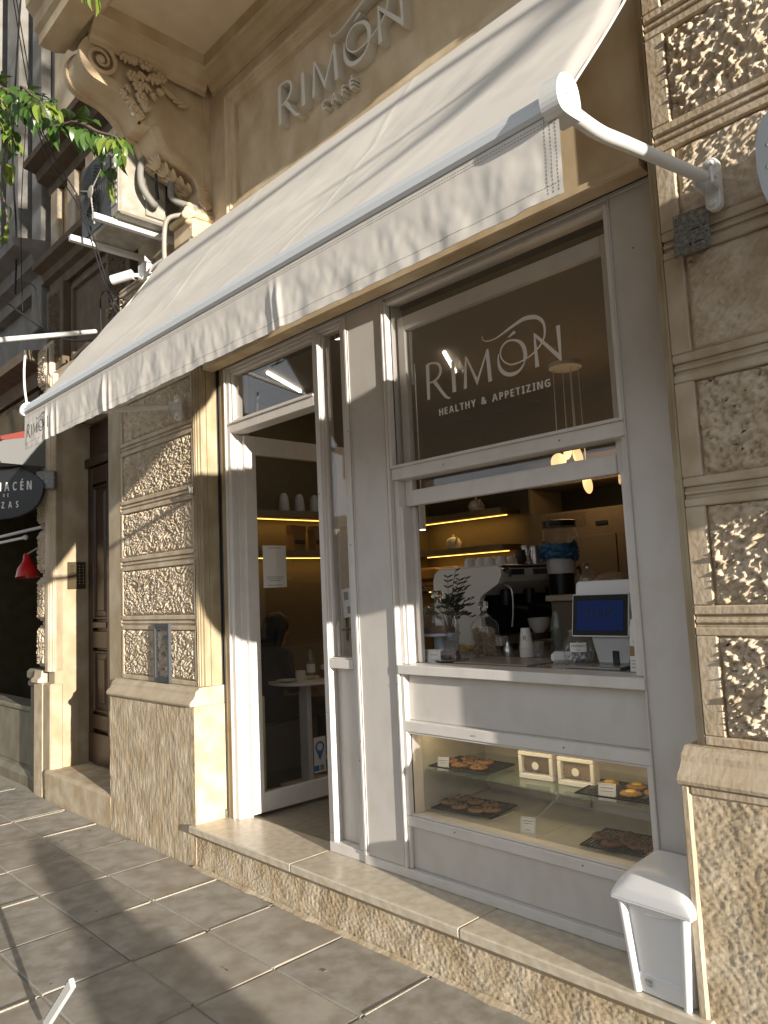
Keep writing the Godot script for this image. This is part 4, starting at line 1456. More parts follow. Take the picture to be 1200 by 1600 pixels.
func glow_strip(parent: Node, a: Vector3, b: Vector3, energy: float, col: Color) -> void:
	var mb := MB.new()
	mb.span(a - Vector3(0.004, 0.003, 0.004), b + Vector3(0.004, 0.003, 0.004), 0.0)
	part("led_strip", mb, M["led glow"], parent)
	var l := AreaLight3D.new()
	l.name = numbered(parent, "led_light")
	parent.add_child(l)
	var alx := absf(b.x - a.x) > absf(b.z - a.z)
	l.area_size = Vector2((b - a).length(), 0.03)
	l.light_energy = energy
	l.light_color = col
	l.area_range = 8.0
	l.shadow_enabled = true
	var c := (a + b) * 0.5 - Vector3(0, 0.012, 0)
	var fwd := Vector3(0, -1, -0.25).normalized() if alx else Vector3(-0.25, -1, 0).normalized()
	var rgt := Vector3(1, 0, 0) if alx else Vector3(0, 0, 1)
	var up := -fwd.cross(rgt) * -1.0
	l.transform = Transform3D(Basis(rgt, (-fwd).cross(rgt), -fwd).orthonormalized(), c)


func room() -> void:
	M["led glow"] = lamp_mat("led glow", Color(1.0, 0.76, 0.36), 1.6)
	M["lamp glow"] = lamp_mat("lamp glow", Color(1.0, 0.80, 0.52), 0.5)
	M["tube glow"] = lamp_mat("tube glow", Color(1.0, 0.97, 0.90), 2.2)
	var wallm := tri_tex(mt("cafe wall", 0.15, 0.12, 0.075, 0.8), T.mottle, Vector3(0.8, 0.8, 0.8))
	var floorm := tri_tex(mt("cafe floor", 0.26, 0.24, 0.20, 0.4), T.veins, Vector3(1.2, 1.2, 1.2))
	var b := MB.new()
	b.span(Vector3(-2.7, -0.30, -3.2), Vector3(1.75, -0.004, -0.1005), 0.0)
	structure("cafe_floor", b, floorm)
	b = MB.new()
	b.span(Vector3(-2.7, 2.95, -3.2), Vector3(1.75, 3.15, -0.2505), 0.0)
	structure("cafe_ceiling", b, wallm)
	var t := holder("cafe_walls")
	b = MB.new()
	b.span(Vector3(-2.7, -0.004, -3.2), Vector3(-2.5, 2.95, -0.25), 0.0)
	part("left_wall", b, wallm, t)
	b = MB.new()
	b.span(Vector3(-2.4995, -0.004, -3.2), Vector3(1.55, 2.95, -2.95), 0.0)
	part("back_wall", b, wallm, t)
	b = MB.new()
	b.span(Vector3(1.5505, -0.004, -3.2), Vector3(1.75, 2.95, -0.12), 0.0)
	part("right_wall", b, wallm, t)
	b = MB.new()
	b.span(Vector3(-2.4995, -0.004, -0.30), Vector3(-1.62, 2.95, -0.2505), 0.0)
	b.span(Vector3(-1.66, -0.004, -0.2495), Vector3(-1.61, 2.85, -0.10), 0.0)
	part("front_wall", b, wallm, t)

	# shelves with light strips below
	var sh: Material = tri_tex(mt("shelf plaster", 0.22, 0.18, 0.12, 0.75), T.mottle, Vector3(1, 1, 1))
	var led := Color(1.0, 0.78, 0.42)
	var s := thing("wall_shelf", "upper lit wall shelf running round the corner of the cafe", "shelf")
	var pl := PackedVector2Array()
	for q in curve([Vector2(-2.27, -0.35), Vector2(-2.25, -1.0), Vector2(-2.20, -1.7), Vector2(-2.27, -2.3), Vector2(-2.20, -2.62), Vector2(-1.95, -2.68), Vector2(-1.60, -2.62), Vector2(-1.36, -2.66)], 5):
		pl.append(q)
	pl.append(Vector2(-1.36, -2.949)); pl.append(Vector2(-2.499, -2.949)); pl.append(Vector2(-2.499, -0.35))
	b = MB.new()
	b.along_y(pl, 1.985, 2.035)
	part("board", b, sh, s)
	glow_strip(s, Vector3(-2.40, 1.978, -2.70), Vector3(-2.40, 1.978, -0.40), 0.055, led)
	glow_strip(s, Vector3(-2.38, 1.978, -2.80), Vector3(-1.40, 1.978, -2.80), 0.040, led)
	s = thing("wall_shelf", "lower lit wall shelf carrying bags and a teapot", "shelf")
	b = MB.new()
	b.along_y(pl, 1.665, 1.715)
	part("board", b, sh, s)
	glow_strip(s, Vector3(-2.40, 1.658, -2.70), Vector3(-2.40, 1.658, -0.40), 0.045, led)
	glow_strip(s, Vector3(-2.38, 1.658, -2.80), Vector3(-1.40, 1.658, -2.80), 0.030, led)
	# things on the shelves
	var kraft := mt("kraft paper", 0.28, 0.17, 0.07, 0.7)
	for q in [[-2.33, 1.715, -1.16, 0.16, "large kraft coffee bag standing on the lower shelf, the nearer of two"], [-2.33, 1.715, -1.38, 0.14, "large kraft coffee bag standing on the lower shelf, the farther of two"]]:
		var o := thing("coffee_bag", q[4], "bag", Vector3(q[0], q[1] + 0.001, q[2]), 0.3, "coffee bags on the shelves")
		b = MB.new()
		b.prism(pv([-0.08, 0.0, 0.08, 0.0, 0.082, 0.13, 0.095, 0.17, 0.092, 0.205, -0.092, 0.205, -0.095, 0.17, -0.082, 0.13]), Transform3D(Basis(Vector3.UP, PI / 2), Vector3(-0.03, 0, 0)), 0.07)
		part("bag", b, kraft, o)
		b = MB.new()
		b.span(Vector3(0.041, 0.05, -0.07), Vector3(0.043, 0.085, 0.07), 0.0)
		part("label_band", b, M["chocolate"], o)
	for k in 5:
		b = MB.new()
		b.lathe([Vector2(0, 0), Vector2(0.04, 0), Vector2(0.045, 0.02), Vector2(0.035, 0.12), Vector2(0.02, 0.15), Vector2(0, 0.15)], 14, Transform3D(Basis(), Vector3(-2.33, 2.0355, -1.05 - 0.16 * k)))
		one("jar", b, M["chalk blue plastic"], "dim jar on the upper left shelf, number %s from the door" % ["one", "two", "three", "four", "five"][k], "jar", "jars on the upper shelf")
	for q in [[-2.02, 1.7155, -2.78, "pale teapot on the lower back shelf"], [-1.72, 2.0355, -2.78, "dim teapot on the upper back shelf"]]:
		var o := thing("teapot", q[3], "teapot", Vector3(q[0], q[1], q[2]), -0.6)
		b = MB.new()
		b.lathe([Vector2(0, 0), Vector2(0.05, 0), Vector2(0.075, 0.03), Vector2(0.078, 0.06), Vector2(0.055, 0.10), Vector2(0.03, 0.11), Vector2(0.012, 0.118), Vector2(0.014, 0.135), Vector2(0, 0.14)], 20, Transform3D())
		part("body", b, M["ceramic"], o)
		b = MB.new()
		b.tube([Vector3(0.06, 0.04, 0), Vector3(0.10, 0.06, 0), Vector3(0.12, 0.105, 0)], [0.016, 0.012, 0.008])
		part("spout", b, M["ceramic"], o)
		b = MB.new()
		b.tube([Vector3(-0.06, 0.09, 0), Vector3(-0.11, 0.095, 0), Vector3(-0.12, 0.06, 0), Vector3(-0.07, 0.035, 0)], 0.008)
		part("handle", b, M["ceramic"], o)
	for k in 3:
		b = MB.new()
		b.span(Vector3(-1.60 + 0.0, 1.7155, -2.9 + 0.0), Vector3(-1.5, 1.8, -2.75), 0.01)
	for k in 2:
		var bg := MB.new()
		bg.span(Vector3(-2.40, 1.39, -2.72 + 0.24 * k), Vector3(-2.28, 1.55, -2.56 + 0.24 * k), 0.02)
	# lower back shelf with brown bags, seen between the window jamb and the machine
	s = thing("back_shelf", "low back shelf with light strip behind the plant", "shelf")
	b = MB.new()
	b.span(Vector3(-2.499, 1.33, -2.949), Vector3(-0.92, 1.37, -2.65), 0.004)
	part("board", b, sh, s)
	glow_strip(s, Vector3(-2.38, 1.323, -2.80), Vector3(-1.0, 1.323, -2.80), 0.03, led)
	for k in 6:
		b = MB.new()
		b.span(Vector3(-2.45 + 0.24 * k, 1.3705, -2.90), Vector3(-2.25 + 0.24 * k, 1.56, -2.74), 0.02)
		var o := one("coffee_bag", b, kraft, "brown coffee bag on the low back shelf, number %s from the left" % ["one", "two", "three", "four", "five", "six"][k], "bag", "coffee bags on the shelves")
		b = MB.new()
		b.span(Vector3(-2.45 + 0.24 * k, 1.42, -2.7395), Vector3(-2.25 + 0.24 * k, 1.455, -2.737), 0.0)
		part("label_band", b, M["chocolate"], o)

	# boxed-in cabinet with dark opening and grille
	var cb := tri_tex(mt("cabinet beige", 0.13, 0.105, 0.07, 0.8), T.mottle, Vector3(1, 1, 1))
	var c := thing("duct_cabinet", "beige boxed cabinet with dark slot and vent grille at the back", "cabinet")
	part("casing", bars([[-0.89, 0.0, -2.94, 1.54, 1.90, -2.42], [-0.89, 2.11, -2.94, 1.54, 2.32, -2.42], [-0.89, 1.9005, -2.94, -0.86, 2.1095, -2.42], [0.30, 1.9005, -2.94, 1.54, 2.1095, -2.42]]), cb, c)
	b = MB.new()
	b.span(Vector3(-0.859, 1.901, -2.94), Vector3(0.299, 2.109, -2.85), 0.0)
	part("slot", b, M["dark groove"], c)
	b = MB.new()
	for i in 8:
		for j in 12:
			b.span(Vector3(-0.72 + 0.028 * j + (0.014 if i % 2 else 0.0), 1.775 + 0.014 * i, -2.4195), Vector3(-0.70 + 0.028 * j + (0.014 if i % 2 else 0.0), 1.783 + 0.014 * i, -2.4175), 0.0)
	part("grille", b, M["dark room"], c).set_meta("kind", "stuff")
	b = MB.new()
	b.span(Vector3(-0.30, 1.77, -2.4195), Vector3(-0.20, 1.80, -2.41), 0.003)
	part("switch", b, M["black plastic"], c)
	for k in 3:
		part("door_panel", bars([[-0.85 + 0.75 * k, 0.1, -2.4195, -0.14 + 0.75 * k, 1.70, -2.408]]), cb, c)
	b = MB.new()
	b.box(Vector3(-0.02, 2.10, -2.36), Vector3(0.06, 0.13, 0.05), 0.012)
	var wall_dev := one("wall_sensor", b, M["pale plastic"], "small white sensor box high on the cabinet by the window jamb", "sensor")

	# pendant lamp cluster
	var p := thing("pendant_lamp", "cluster of pebble shaped glass pendants hanging from a round ceiling plate", "lamp", Vector3(-0.28, 2.95, -2.12))
	b = MB.new()
	b.lathe([Vector2(0, -0.035), Vector2(0.115, -0.035), Vector2(0.12, -0.03), Vector2(0.12, 0), Vector2(0, 0)], 28, Transform3D())
	part("ceiling_plate", b, M["pale plastic"], p)
	var drop := [[-0.08, 0.05, 0.72, 0.062], [0.07, 0.03, 0.70, 0.05], [0.09, -0.04, 0.90, 0.05], [0.00, -0.06, 0.56, 0.055], [0.04, 0.0, 0.60, 0.045], [-0.04, -0.02, 0.64, 0.045]]
	for i in drop.size():
		var q = drop[i]
		b = MB.new()
		b.rod(Vector3(q[0] * 0.9, -0.03, q[1]), Vector3(q[0], -q[2] + 0.05, q[1]), 0.003, 6)
		part("cord", b, M["pale plastic"], p)
		b = MB.new()
		b.ball(Vector3(q[0], -q[2], q[1]), Vector3(q[3] * (0.95 if i == 0 else 0.62), q[3] * (1.0 if i == 0 else 1.45), q[3] * 0.8), Basis(Vector3.BACK, [0.0, 0.25, 0.15, -0.5, 0.3, -0.2][i]), 18, 12)
		part("glass_shade", b, M["lamp glow"], p)
		if i < 3:
			var l := OmniLight3D.new()
			l.name = numbered(p, "bulb_light")
			p.add_child(l)
			l.position = Vector3(q[0], -q[2], q[1])
			l.light_energy = 0.022
			l.light_color = Color(1.0, 0.80, 0.55)
			l.light_size = 0.05
			l.omni_range = 8.0
			l.omni_attenuation = 2.0
			l.shadow_enabled = true
	# ceiling tubes and downlights
	for q in [[Vector3(-1.66, 2.935, -0.45), Vector3(-1.92, 2.935, -0.94), "white linear tube lamp on the ceiling seen through the door transom"], [Vector3(-0.60, 2.935, -1.15), Vector3(-0.85, 2.935, -1.55), "short white tube lamp on the ceiling seen under the sign window"]]:
		b = MB.new()
		b.rod(q[0], q[1], 0.013, 10)
		var o := one("tube_lamp", b, M["tube glow"], q[2], "lamp")
		var l := AreaLight3D.new()
		l.name = "tube_light"
		o.add_child(l)
		l.area_size = Vector2(0.5, 0.03)
		l.light_energy = 0.03
		l.light_color = Color(1.0, 0.95, 0.86)
		l.area_range = 8.0
		l.shadow_enabled = true
		var d: Vector3 = (q[1] - q[0]).normalized()
		l.transform = Transform3D(Basis(d, Vector3.UP.cross(d), Vector3.UP), (q[0] + q[1]) * 0.5 - Vector3(0, 0.016, 0))
	var dl := thing("downlight", "round recessed ceiling downlight glowing above the narrow side light", "lamp", Vector3(-0.81, 2.949, -0.38))
	b = MB.new()
	b.lathe([Vector2(0, -0.012), Vector2(0.035, -0.012), Vector2(0.045, 0.0), Vector2(0, 0)], 20, Transform3D())
	part("lamp_disc", b, M["tube glow"], dl)
	var sp := SpotLight3D.new()
	sp.name = "downlight_beam"
	dl.add_child(sp)
	sp.position = Vector3(0, -0.02, 0)
	sp.rotation.x = -PI / 2
	sp.light_energy = 0.03
	sp.light_size = 0.04
	sp.spot_angle = 50
	sp.spot_range = 8
	sp.shadow_enabled = true
	var spot := thing("spot_lamp", "slim white cylinder ceiling spot hanging above the counter", "lamp", Vector3(-0.93, 0, -1.2))
	b = MB.new()
	b.lathe([Vector2(0, 1.765), Vector2(0.024, 1.765), Vector2(0.024, 1.95), Vector2(0, 1.95)], 16, Transform3D())
	part("cylinder", b, M["pale plastic"], spot)
	b = MB.new()
	b.rod(Vector3(0, 1.95, 0), Vector3(0, 2.949, 0), 0.004, 6)
	part("rod", b, M["pale plastic"], spot)
	b = MB.new()
	b.lathe([Vector2(0, 1.7600), Vector2(0.019, 1.7600), Vector2(0.019, 1.7645), Vector2(0, 1.7645)], 16, Transform3D())
	part("lamp_face", b, M["tube glow"], spot)
	var sl := SpotLight3D.new()
	sl.name = "spot_lamp_beam"
	spot.add_child(sl)
	sl.position = Vector3(0, 1.755, 0)
	sl.rotation.x = -PI / 2
	sl.light_energy = 0.02
	sl.light_size = 0.02
	sl.spot_angle = 40
	sl.spot_range = 8
	sl.shadow_enabled = true



# ---------------------------------------------------------------- awning

func awning() -> void:
	var t := thing("awning", "long off-white canvas awning with straight valance over the cafe front", "awning")
	var f1 := fn(301, 1.0, FastNoiseLite.TYPE_SIMPLEX_SMOOTH, 2)
	var f2 := fn(302, 1.0, FastNoiseLite.TYPE_SIMPLEX_SMOOTH, 3)
	var top := Vector3(0, 3.565, 0.33)
	var bot := Vector3(0, 2.485, 1.135)
	var nrm := Vector3(0, 0.805, 1.08).normalized()
	for side in 2:
		var b := MB.new()
		b.grid(220, 70, func(u: float, v: float) -> Vector3:
			var x := -1.765 + 3.53 * u
			var p := top.lerp(bot, v)
			p.x = x
			var mid := sin(PI * v)
			var h := -0.020 * mid
			h += 0.022 * mid * f1.get_noise_2d(x * 0.50 + v * 0.9, v * 2.2 + 3.0)
			h += 0.0045 * mid * f2.get_noise_2d(x * 1.3 - v * 1.6, v * 3.2)
			h += 0.0018 * f2.get_noise_2d(x * 5.0 + v * 4.0, v * 5.0 + 20.0) * mid
			# diagonal creases pulled towards the bar
			for q in [[-1.1, 0.9, 0.012], [0.1, 1.3, 0.010], [0.95, 1.1, 0.010]]:
				var dd: float = (x - q[0]) - q[1] * (1.0 - v)
				h += q[2] * exp(-dd * dd / 0.004) * smoothstep(0.1, 0.9, v) * 0.22
			for sx in [-0.59, 0.59]:
				h += 0.0022 * exp(-pow((x - sx) / 0.014, 2.0))
			# edge hems turn slightly down
			h -= 0.012 * smoothstep(1.70, 1.765, absf(x))
			return p + nrm * (h + (0.0 if side == 0 else -0.0018)), nrm * (1.0 if side == 0 else -1.0))
		part("canvas_top" if side == 0 else "canvas_lining", b, M["canvas"], t)
	for s in [-1.0, 1.0]:
		var hem := MB.new()
		var pts := []
		for i in 13:
			var v := i / 12.0
			var p := top.lerp(bot, v) + nrm * (-0.020 * sin(PI * v) - 0.013)
			p.x = s * 1.765
			pts.append(p)
		hem.tube(pts, 0.004, 6)
		part("edge_hem", hem, M["canvas"], t)
	# valance
	var g1 := fn(311, 1.0, FastNoiseLite.TYPE_SIMPLEX_SMOOTH, 3)
	var fall := func(x: float, v: float) -> float: # how far the cloth hangs out
		var k := smoothstep(0.0, 0.5, v)
		var z := 1.1555 + 0.0045 * k * g1.get_noise_2d(x * 5.5, v * 0.8) + 0.0010 * g1.get_noise_2d(x * 16.0, v * 1.5 + 9.0) * (0.35 + 0.65 * k)
		for sx in [[-1.45, 0.010], [-1.37, 0.008], [-1.30, 0.006], [-0.72, 0.009], [-0.66, 0.006], [0.66, 0.008], [0.62, 0.005]]:
			z += sx[1] * exp(-pow((x - sx[0] - 0.02 * v) / 0.013, 2.0)) * k
		return z
	for side in 2:
		var b := MB.new()
		b.grid(420, 22, func(u: float, v: float) -> Vector3:
			var x := -1.772 + 3.544 * u
			var y := 2.438 - 0.200 * v
			var z: float = fall.call(x, v)
			y += 0.0035 * g1.get_noise_2d(x * 9.0 + 40.0, 0.0) * v
			return Vector3(x, y, z - (0.0 if side == 0 else 0.0022)), Vector3(0, 0, 1.0 if side == 0 else -1.0))
		part("valance" if side == 0 else "valance_lining", b, M["canvas"], t)
	var st := MB.new()
	var x := -1.765
	while x < 1.765:
		for y in [2.427, 2.419, 2.268]:
			var zs: float = fall.call(x + 0.003, (2.438 - y) / 0.2)
			st.span(Vector3(x, y - 0.0006, zs - 0.001), Vector3(x + 0.006, y + 0.0006, zs + 0.0006), 0.0)
		x += 0.0095
	for k in 3:
		var xs := 1.762 - 0.015 * k
		var y := 2.435
		while y > 2.245:
			var zs: float = fall.call(xs, (2.438 - y) / 0.2)
			st.span(Vector3(xs - 0.0006, y - 0.006, zs - 0.001), Vector3(xs + 0.0006, y, zs + 0.0006), 0.0)
			y -= 0.0095
	part("stitching", st, mt("brown thread", 0.22, 0.17, 0.13, 0.9), t).set_meta("kind", "stuff")
	logo_small(t, fall)
	# front bar with end caps
	var bar := MB.new()
	bar.along_x(pv([1.105, 2.440, 1.160, 2.440, 1.168, 2.448, 1.170, 2.468, 1.160, 2.490, 1.140, 2.503, 1.115, 2.500, 1.103, 2.485, 1.100, 2.455]), -1.765, 1.745)
	part("front_bar", bar, mt("bar lacquer", 0.60, 0.62, 0.64, 0.25), t)
	for s in [-1.0, 1.0]:
		var c := MB.new()
		var pl := PackedVector2Array()
		for q in curve([Vector2(1.095, 2.425), Vector2(1.165, 2.422), Vector2(1.188, 2.44), Vector2(1.19, 2.475), Vector2(1.17, 2.512), Vector2(1.13, 2.528), Vector2(1.10, 2.515), Vector2(1.088, 2.47), Vector2(1.093, 2.43)], 3):
			pl.append(q)
		pl.remove_at(pl.size() - 1)
		if s < 0:
			for i in pl.size():
				pl[i] = Vector2(1.14, 2.472) + (pl[i] - Vector2(1.14, 2.472)) * 0.78
		c.prism(pl, Transform3D(Basis(Vector3(0, 0, 1), Vector3(0, 1, 0), Vector3(1, 0, 0)), Vector3(s * 1.7455 if s > 0 else -1.7655, 0, 0)), (0.048 if s > 0 else -0.022), 0.006)
		if s > 0:
			c.ball(Vector3(1.795, 2.475, 1.15), Vector3(0.004, 0.006, 0.006), Basis(), 8, 5)
		part("end_cap", c, M["white metal"], t)
	# roller tube at the wall and its brackets
	var r := MB.new()
	r.rod(Vector3(-1.75, 3.53, 0.30), Vector3(1.75, 3.53, 0.30), 0.042, 16)
	part("roller_tube", r, M["canvas"], t)
	for xx in [-1.6, 1.6]:
		r = MB.new()
		r.span(Vector3(xx - 0.03, 3.47, 0.03 if absf(xx) < 1.55 else 0.05), Vector3(xx + 0.03, 3.58, 0.262), 0.004)
		part("roller_bracket", r, M["white metal"], t)
	# side arms
	for s in [-1.0, 1.0]:
		var a := MB.new()
		var pts := []
		for q in curve([Vector3(s * 1.748, 2.605, 0.285), Vector3(s * 1.752, 2.56, 0.52), Vector3(s * 1.757, 2.505, 0.80), Vector3(s * 1.765, 2.468, 0.96), Vector3(s * 1.77, 2.458, 1.10)], 6):
			pts.append(q)
		a.tube(pts, 0.0195, 14)
		part("side_arm", a, M["white metal"], t)
		a = MB.new()
		var pl := PackedVector2Array()
		for i in 24:
			var an := TAU * i / 24.0
			pl.append(Vector2(cos(an) * 0.026, sin(an) * 0.026 + (0.062 if sin(an) >= 0 else -0.062)))
		a.prism(pl, Transform3D(Basis(), Vector3(s * 1.748, 2.606, 0.196)), 0.026, 0.004)
		for yy in [0.066, -0.066]:
			a.lathe([Vector2(0, 0.012), Vector2(0.010, 0.011), Vector2(0.013, 0.004), Vector2(0.014, 0.0)], 12, Transform3D(Basis(Vector3.RIGHT, PI / 2), Vector3(s * 1.748, 2.606 + yy, 0.221)))
		a.span(Vector3(s * 1.748 - 0.030, 2.578, 0.222), Vector3(s * 1.748 - 0.020, 2.634, 0.285), 0.004)
		a.span(Vector3(s * 1.748 + 0.020, 2.578, 0.222), Vector3(s * 1.748 + 0.030, 2.634, 0.285), 0.004)
		a.rod(Vector3(s * 1.748 - 0.036, 2.605, 0.268), Vector3(s * 1.748 + 0.036, 2.605, 0.268), 0.008)
		part("arm_bracket", a, M["white metal"], t)


func logo_small(t: Node, fall: Callable) -> void: # printed on the cloth, so it follows the ripples
	var h := 0.072
	for k in ["R", "I", "M", "O", "A", "N", "swoosh"]:
		var q := logo_letter(k, Transform3D(Basis.from_scale(Vector3(h, h, h)), Vector3(-1.725, 2.300, 0.0)), 0.0008, 0.62)
		for i in q.v.size():
			q.v[i].z += fall.call(q.v[i].x, (2.438 - q.v[i].y) / 0.2) + 0.0008
		part("printed_letter", q, M["letter dark"], t)



# ---------------------------------------------------------------- fittings on the wall

func wall_fittings() -> void:
	var t := thing("air_conditioner", "old white outdoor air conditioner unit on two rails beside the balcony console", "air conditioner", Vector3(0, 0, 0))
	var cm := tri_tex(mt("aged white enamel", 0.34, 0.33, 0.30, 0.5), T.patchy, Vector3(1.4, 1.4, 1.4))
	var dm := mt("dark grille", 0.06, 0.07, 0.07, 0.5)
	var b := MB.new()
	b.span(Vector3(-2.50, 3.90, 0.20), Vector3(-1.87, 4.46, 0.535), 0.012)
	part("casing", b, cm, t)
	b = MB.new()
	b.span(Vector3(-2.47, 3.92, 0.536), Vector3(-1.985, 4.44, 0.545), 0.004)
	part("front_panel", b, dm, t)
	b = MB.new()
	b.span(Vector3(-1.98, 3.905, 0.536), Vector3(-1.872, 4.455, 0.548), 0.004)
	for k in 9:
		b.span(Vector3(-1.965, 3.96 + 0.05 * k, 0.5485), Vector3(-1.885, 3.985 + 0.05 * k, 0.556), 0.003)
	part("louvre_panel", b, cm, t)
	b = MB.new()
	for k in 9:
		var r := 0.025 + 0.024 * k
		var pts := []
		for i in 33:
			pts.append(Vector3(-2.235 + cos(TAU * i / 32.0) * r, 4.18 + sin(TAU * i / 32.0) * r, 0.575 - 0.0012 * k))
		b.tube(pts, 0.0022, 5, false)
	part("fan_guard", b, M["black metal"], t)
	b = MB.new()
	for k in 3:
		var a := 0.6 + TAU * k / 3.0
		b.rod(Vector3(-2.235, 4.18, 0.579), Vector3(-2.235 + cos(a) * 0.235, 4.18 + sin(a) * 0.235, 0.560), 0.006)
	b.lathe([Vector2(0, 0.01), Vector2(0.04, 0.006), Vector2(0.045, 0), Vector2(0, 0)], 16, Transform3D(Basis(Vector3.RIGHT, PI / 2), Vector3(-2.235, 4.18, 0.578)))
	part("guard_spokes", b, cm, t)
	b = MB.new()
	for k in 5:
		var a := TAU * k / 5.0
		b.box(Vector3(-2.235 + cos(a) * 0.11, 4.18 + sin(a) * 0.11, 0.551), Vector3(0.16, 0.06, 0.004), 0.001, Basis(Vector3.BACK, a) * Basis(Vector3.RIGHT, 0.4))
	part("fan", b, M["black plastic"], t)
	b = MB.new()
	b.span(Vector3(-1.8695, 3.93, 0.22), Vector3(-1.855, 4.15, 0.36), 0.006)
	part("valve_cover", b, cm, t)
	for xx in [-1.99, -2.38]:
		b = MB.new()
		b.span(Vector3(xx - 0.02, 3.858, 0.05), Vector3(xx + 0.02, 3.899, 0.665), 0.003)
		b.span(Vector3(xx - 0.0185, 3.60, 0.05), Vector3(xx + 0.0185, 3.857, 0.075), 0.003)
		part("rail", b, M["white metal"], t)
	b = MB.new()
	b.tube(curve([Vector3(-1.85, 4.02, 0.30), Vector3(-1.80, 3.99, 0.34), Vector3(-1.80, 4.10, 0.42), Vector3(-1.82, 4.28, 0.40), Vector3(-1.80, 4.36, 0.30), Vector3(-1.76, 4.26, 0.22), Vector3(-1.74, 4.08, 0.24), Vector3(-1.72, 4.02, 0.22), Vector3(-1.66, 3.98, 0.16), Vector3(-1.64, 3.97, 0.06)], 6), 0.022, 10)
	part("wrapped_pipe", b, tri_tex(mt("pipe wrap", 0.30, 0.285, 0.26, 0.8), T.grit, Vector3(3, 3, 3)), t)
	b = MB.new()
	b.tube(curve([Vector3(-1.84, 4.06, 0.28), Vector3(-1.79, 4.15, 0.32), Vector3(-1.79, 4.28, 0.30), Vector3(-1.76, 4.22, 0.22), Vector3(-1.78, 4.05, 0.24)], 6), 0.010, 8)
	part("black_hose", b, M["black plastic"], t)
	b = MB.new()
	b.tube(curve([Vector3(-1.68, 3.93, 0.15), Vector3(-1.75, 3.90, 0.25), Vector3(-1.78, 3.80, 0.27), Vector3(-1.78, 3.58, 0.27), Vector3(-1.78, 3.40, 0.25)], 6), 0.016, 10)
	part("drain_conduit", b, cm, t)

	var c := thing("security_camera", "white bullet security camera on the rough wall under the air conditioner", "camera", Vector3(-2.36, 3.70, 0.27))
	var ax := Vector3(-0.80, -0.16, 0.58).normalized()
	b = MB.new()
	b.tube([Vector3.ZERO - ax * 0.05, ax * 0.11], 0.036, 18)
	part("body", b, M["white metal"], c)
	b = MB.new()
	b.tube([ax * 0.1101, ax * 0.125], 0.034, 18)
	part("lens", b, M["black plastic"], c)
	b = MB.new()
	b.tube([-ax * 0.03, Vector3(0.06, 0.0, -0.06), Vector3(0.09, 0.0, -0.11)], 0.016, 10)
	b.box(Vector3(0.10, 0.02, -0.10), Vector3(0.10, 0.12, 0.07), 0.008)
	part("mount", b, M["white metal"], c)
	b = MB.new()
	b.tube(curve([Vector3(0.10, -0.03, -0.06), Vector3(0.16, -0.06, -0.05), Vector3(0.24, 0.0, -0.08), Vector3(0.40, 0.02, -0.10)], 5), 0.012, 8)
	part("cable_sleeve", b, M["white metal"], c)

	# plate, electricity meter, sign plate
	var p := thing("metal_plate", "square galvanised sheet cover with punched holes below the awning arm", "plate", Vector3(1.665, 2.485, 0.205))
	b = MB.new()
	b.box(Vector3.ZERO, Vector3(0.118, 0.135, 0.012), 0.002, Basis(Vector3.BACK, -0.03))
	b.box(Vector3(0.0, -0.071, 0.008), Vector3(0.120, 0.006, 0.028), 0.001)
	part("sheet", b, M["galvanised"], p)
	for q in [[0.015, 0.0, 0.030, 0.004], [0.045, 0.003, 0.006, 0.006], [-0.005, -0.045, 0.008, 0.008], [0.025, -0.045, 0.035, 0.004], [-0.045, 0.052, 0.005, 0.005], [0.050, -0.02, 0.005, 0.005]]:
		b = MB.new()
		b.box(Vector3(q[0], q[1], 0.0062), Vector3(q[2], q[3], 0.001), 0.0)
		part("hole", b, M["dark groove"], p)

	var m := thing("electricity_meter", "narrow grey meter box with glass door and red button set into the left pilaster", "meter box", Vector3(-2.09, 1.008, 0.165))
	part("frame", bars([[-0.105, -0.195, -0.06, -0.088, 0.195, 0.012], [0.088, -0.195, -0.06, 0.105, 0.195, 0.012], [-0.0875, 0.165, -0.06, 0.0875, 0.195, 0.011], [-0.0875, -0.195, -0.06, 0.0875, -0.165, 0.011]]), mt("meter grey", 0.05, 0.055, 0.06, 0.5), m)
	b = MB.new()
	b.span(Vector3(-0.0875, -0.1645, -0.06), Vector3(0.0875, 0.1645, -0.03), 0.0)
	part("back", b, M["dark groove"], m)
	for q in [[0.0, 0.09, 0.06, 0.05], [-0.01, -0.01, 0.05, 0.035], [0.02, 0.03, 0.03, 0.02]]:
		b = MB.new()
		b.box(Vector3(q[0], q[1], -0.02), Vector3(q[2], q[3], 0.018), 0.004)
		part("meter_dial", b, mt("meter body", 0.10, 0.11, 0.12, 0.4), m)
	b = MB.new()
	b.box(Vector3(0.01, -0.105, -0.018), Vector3(0.075, 0.028, 0.02), 0.004)
	part("switch_block", b, M["pale plastic"], m)
	b = MB.new()
	b.box(Vector3(-0.002, -0.105, -0.005), Vector3(0.026, 0.016, 0.012), 0.003)
	part("red_button", b, mt("red plastic", 0.40, 0.02, 0.02, 0.4), m)
	b = MB.new()
	glass_pane(b, -0.0875, -0.1645, 0.0875, 0.1645, 0.006)
	part("glass_door", b, M["glass"], m)

	var s := thing("rounded_sign_plate", "pale blue-grey plate with rounded corners and screws at the right edge of the picture", "sign", Vector3(2.285, 2.52, 0.31))
	b = MB.new()
	var rr := PackedVector2Array()
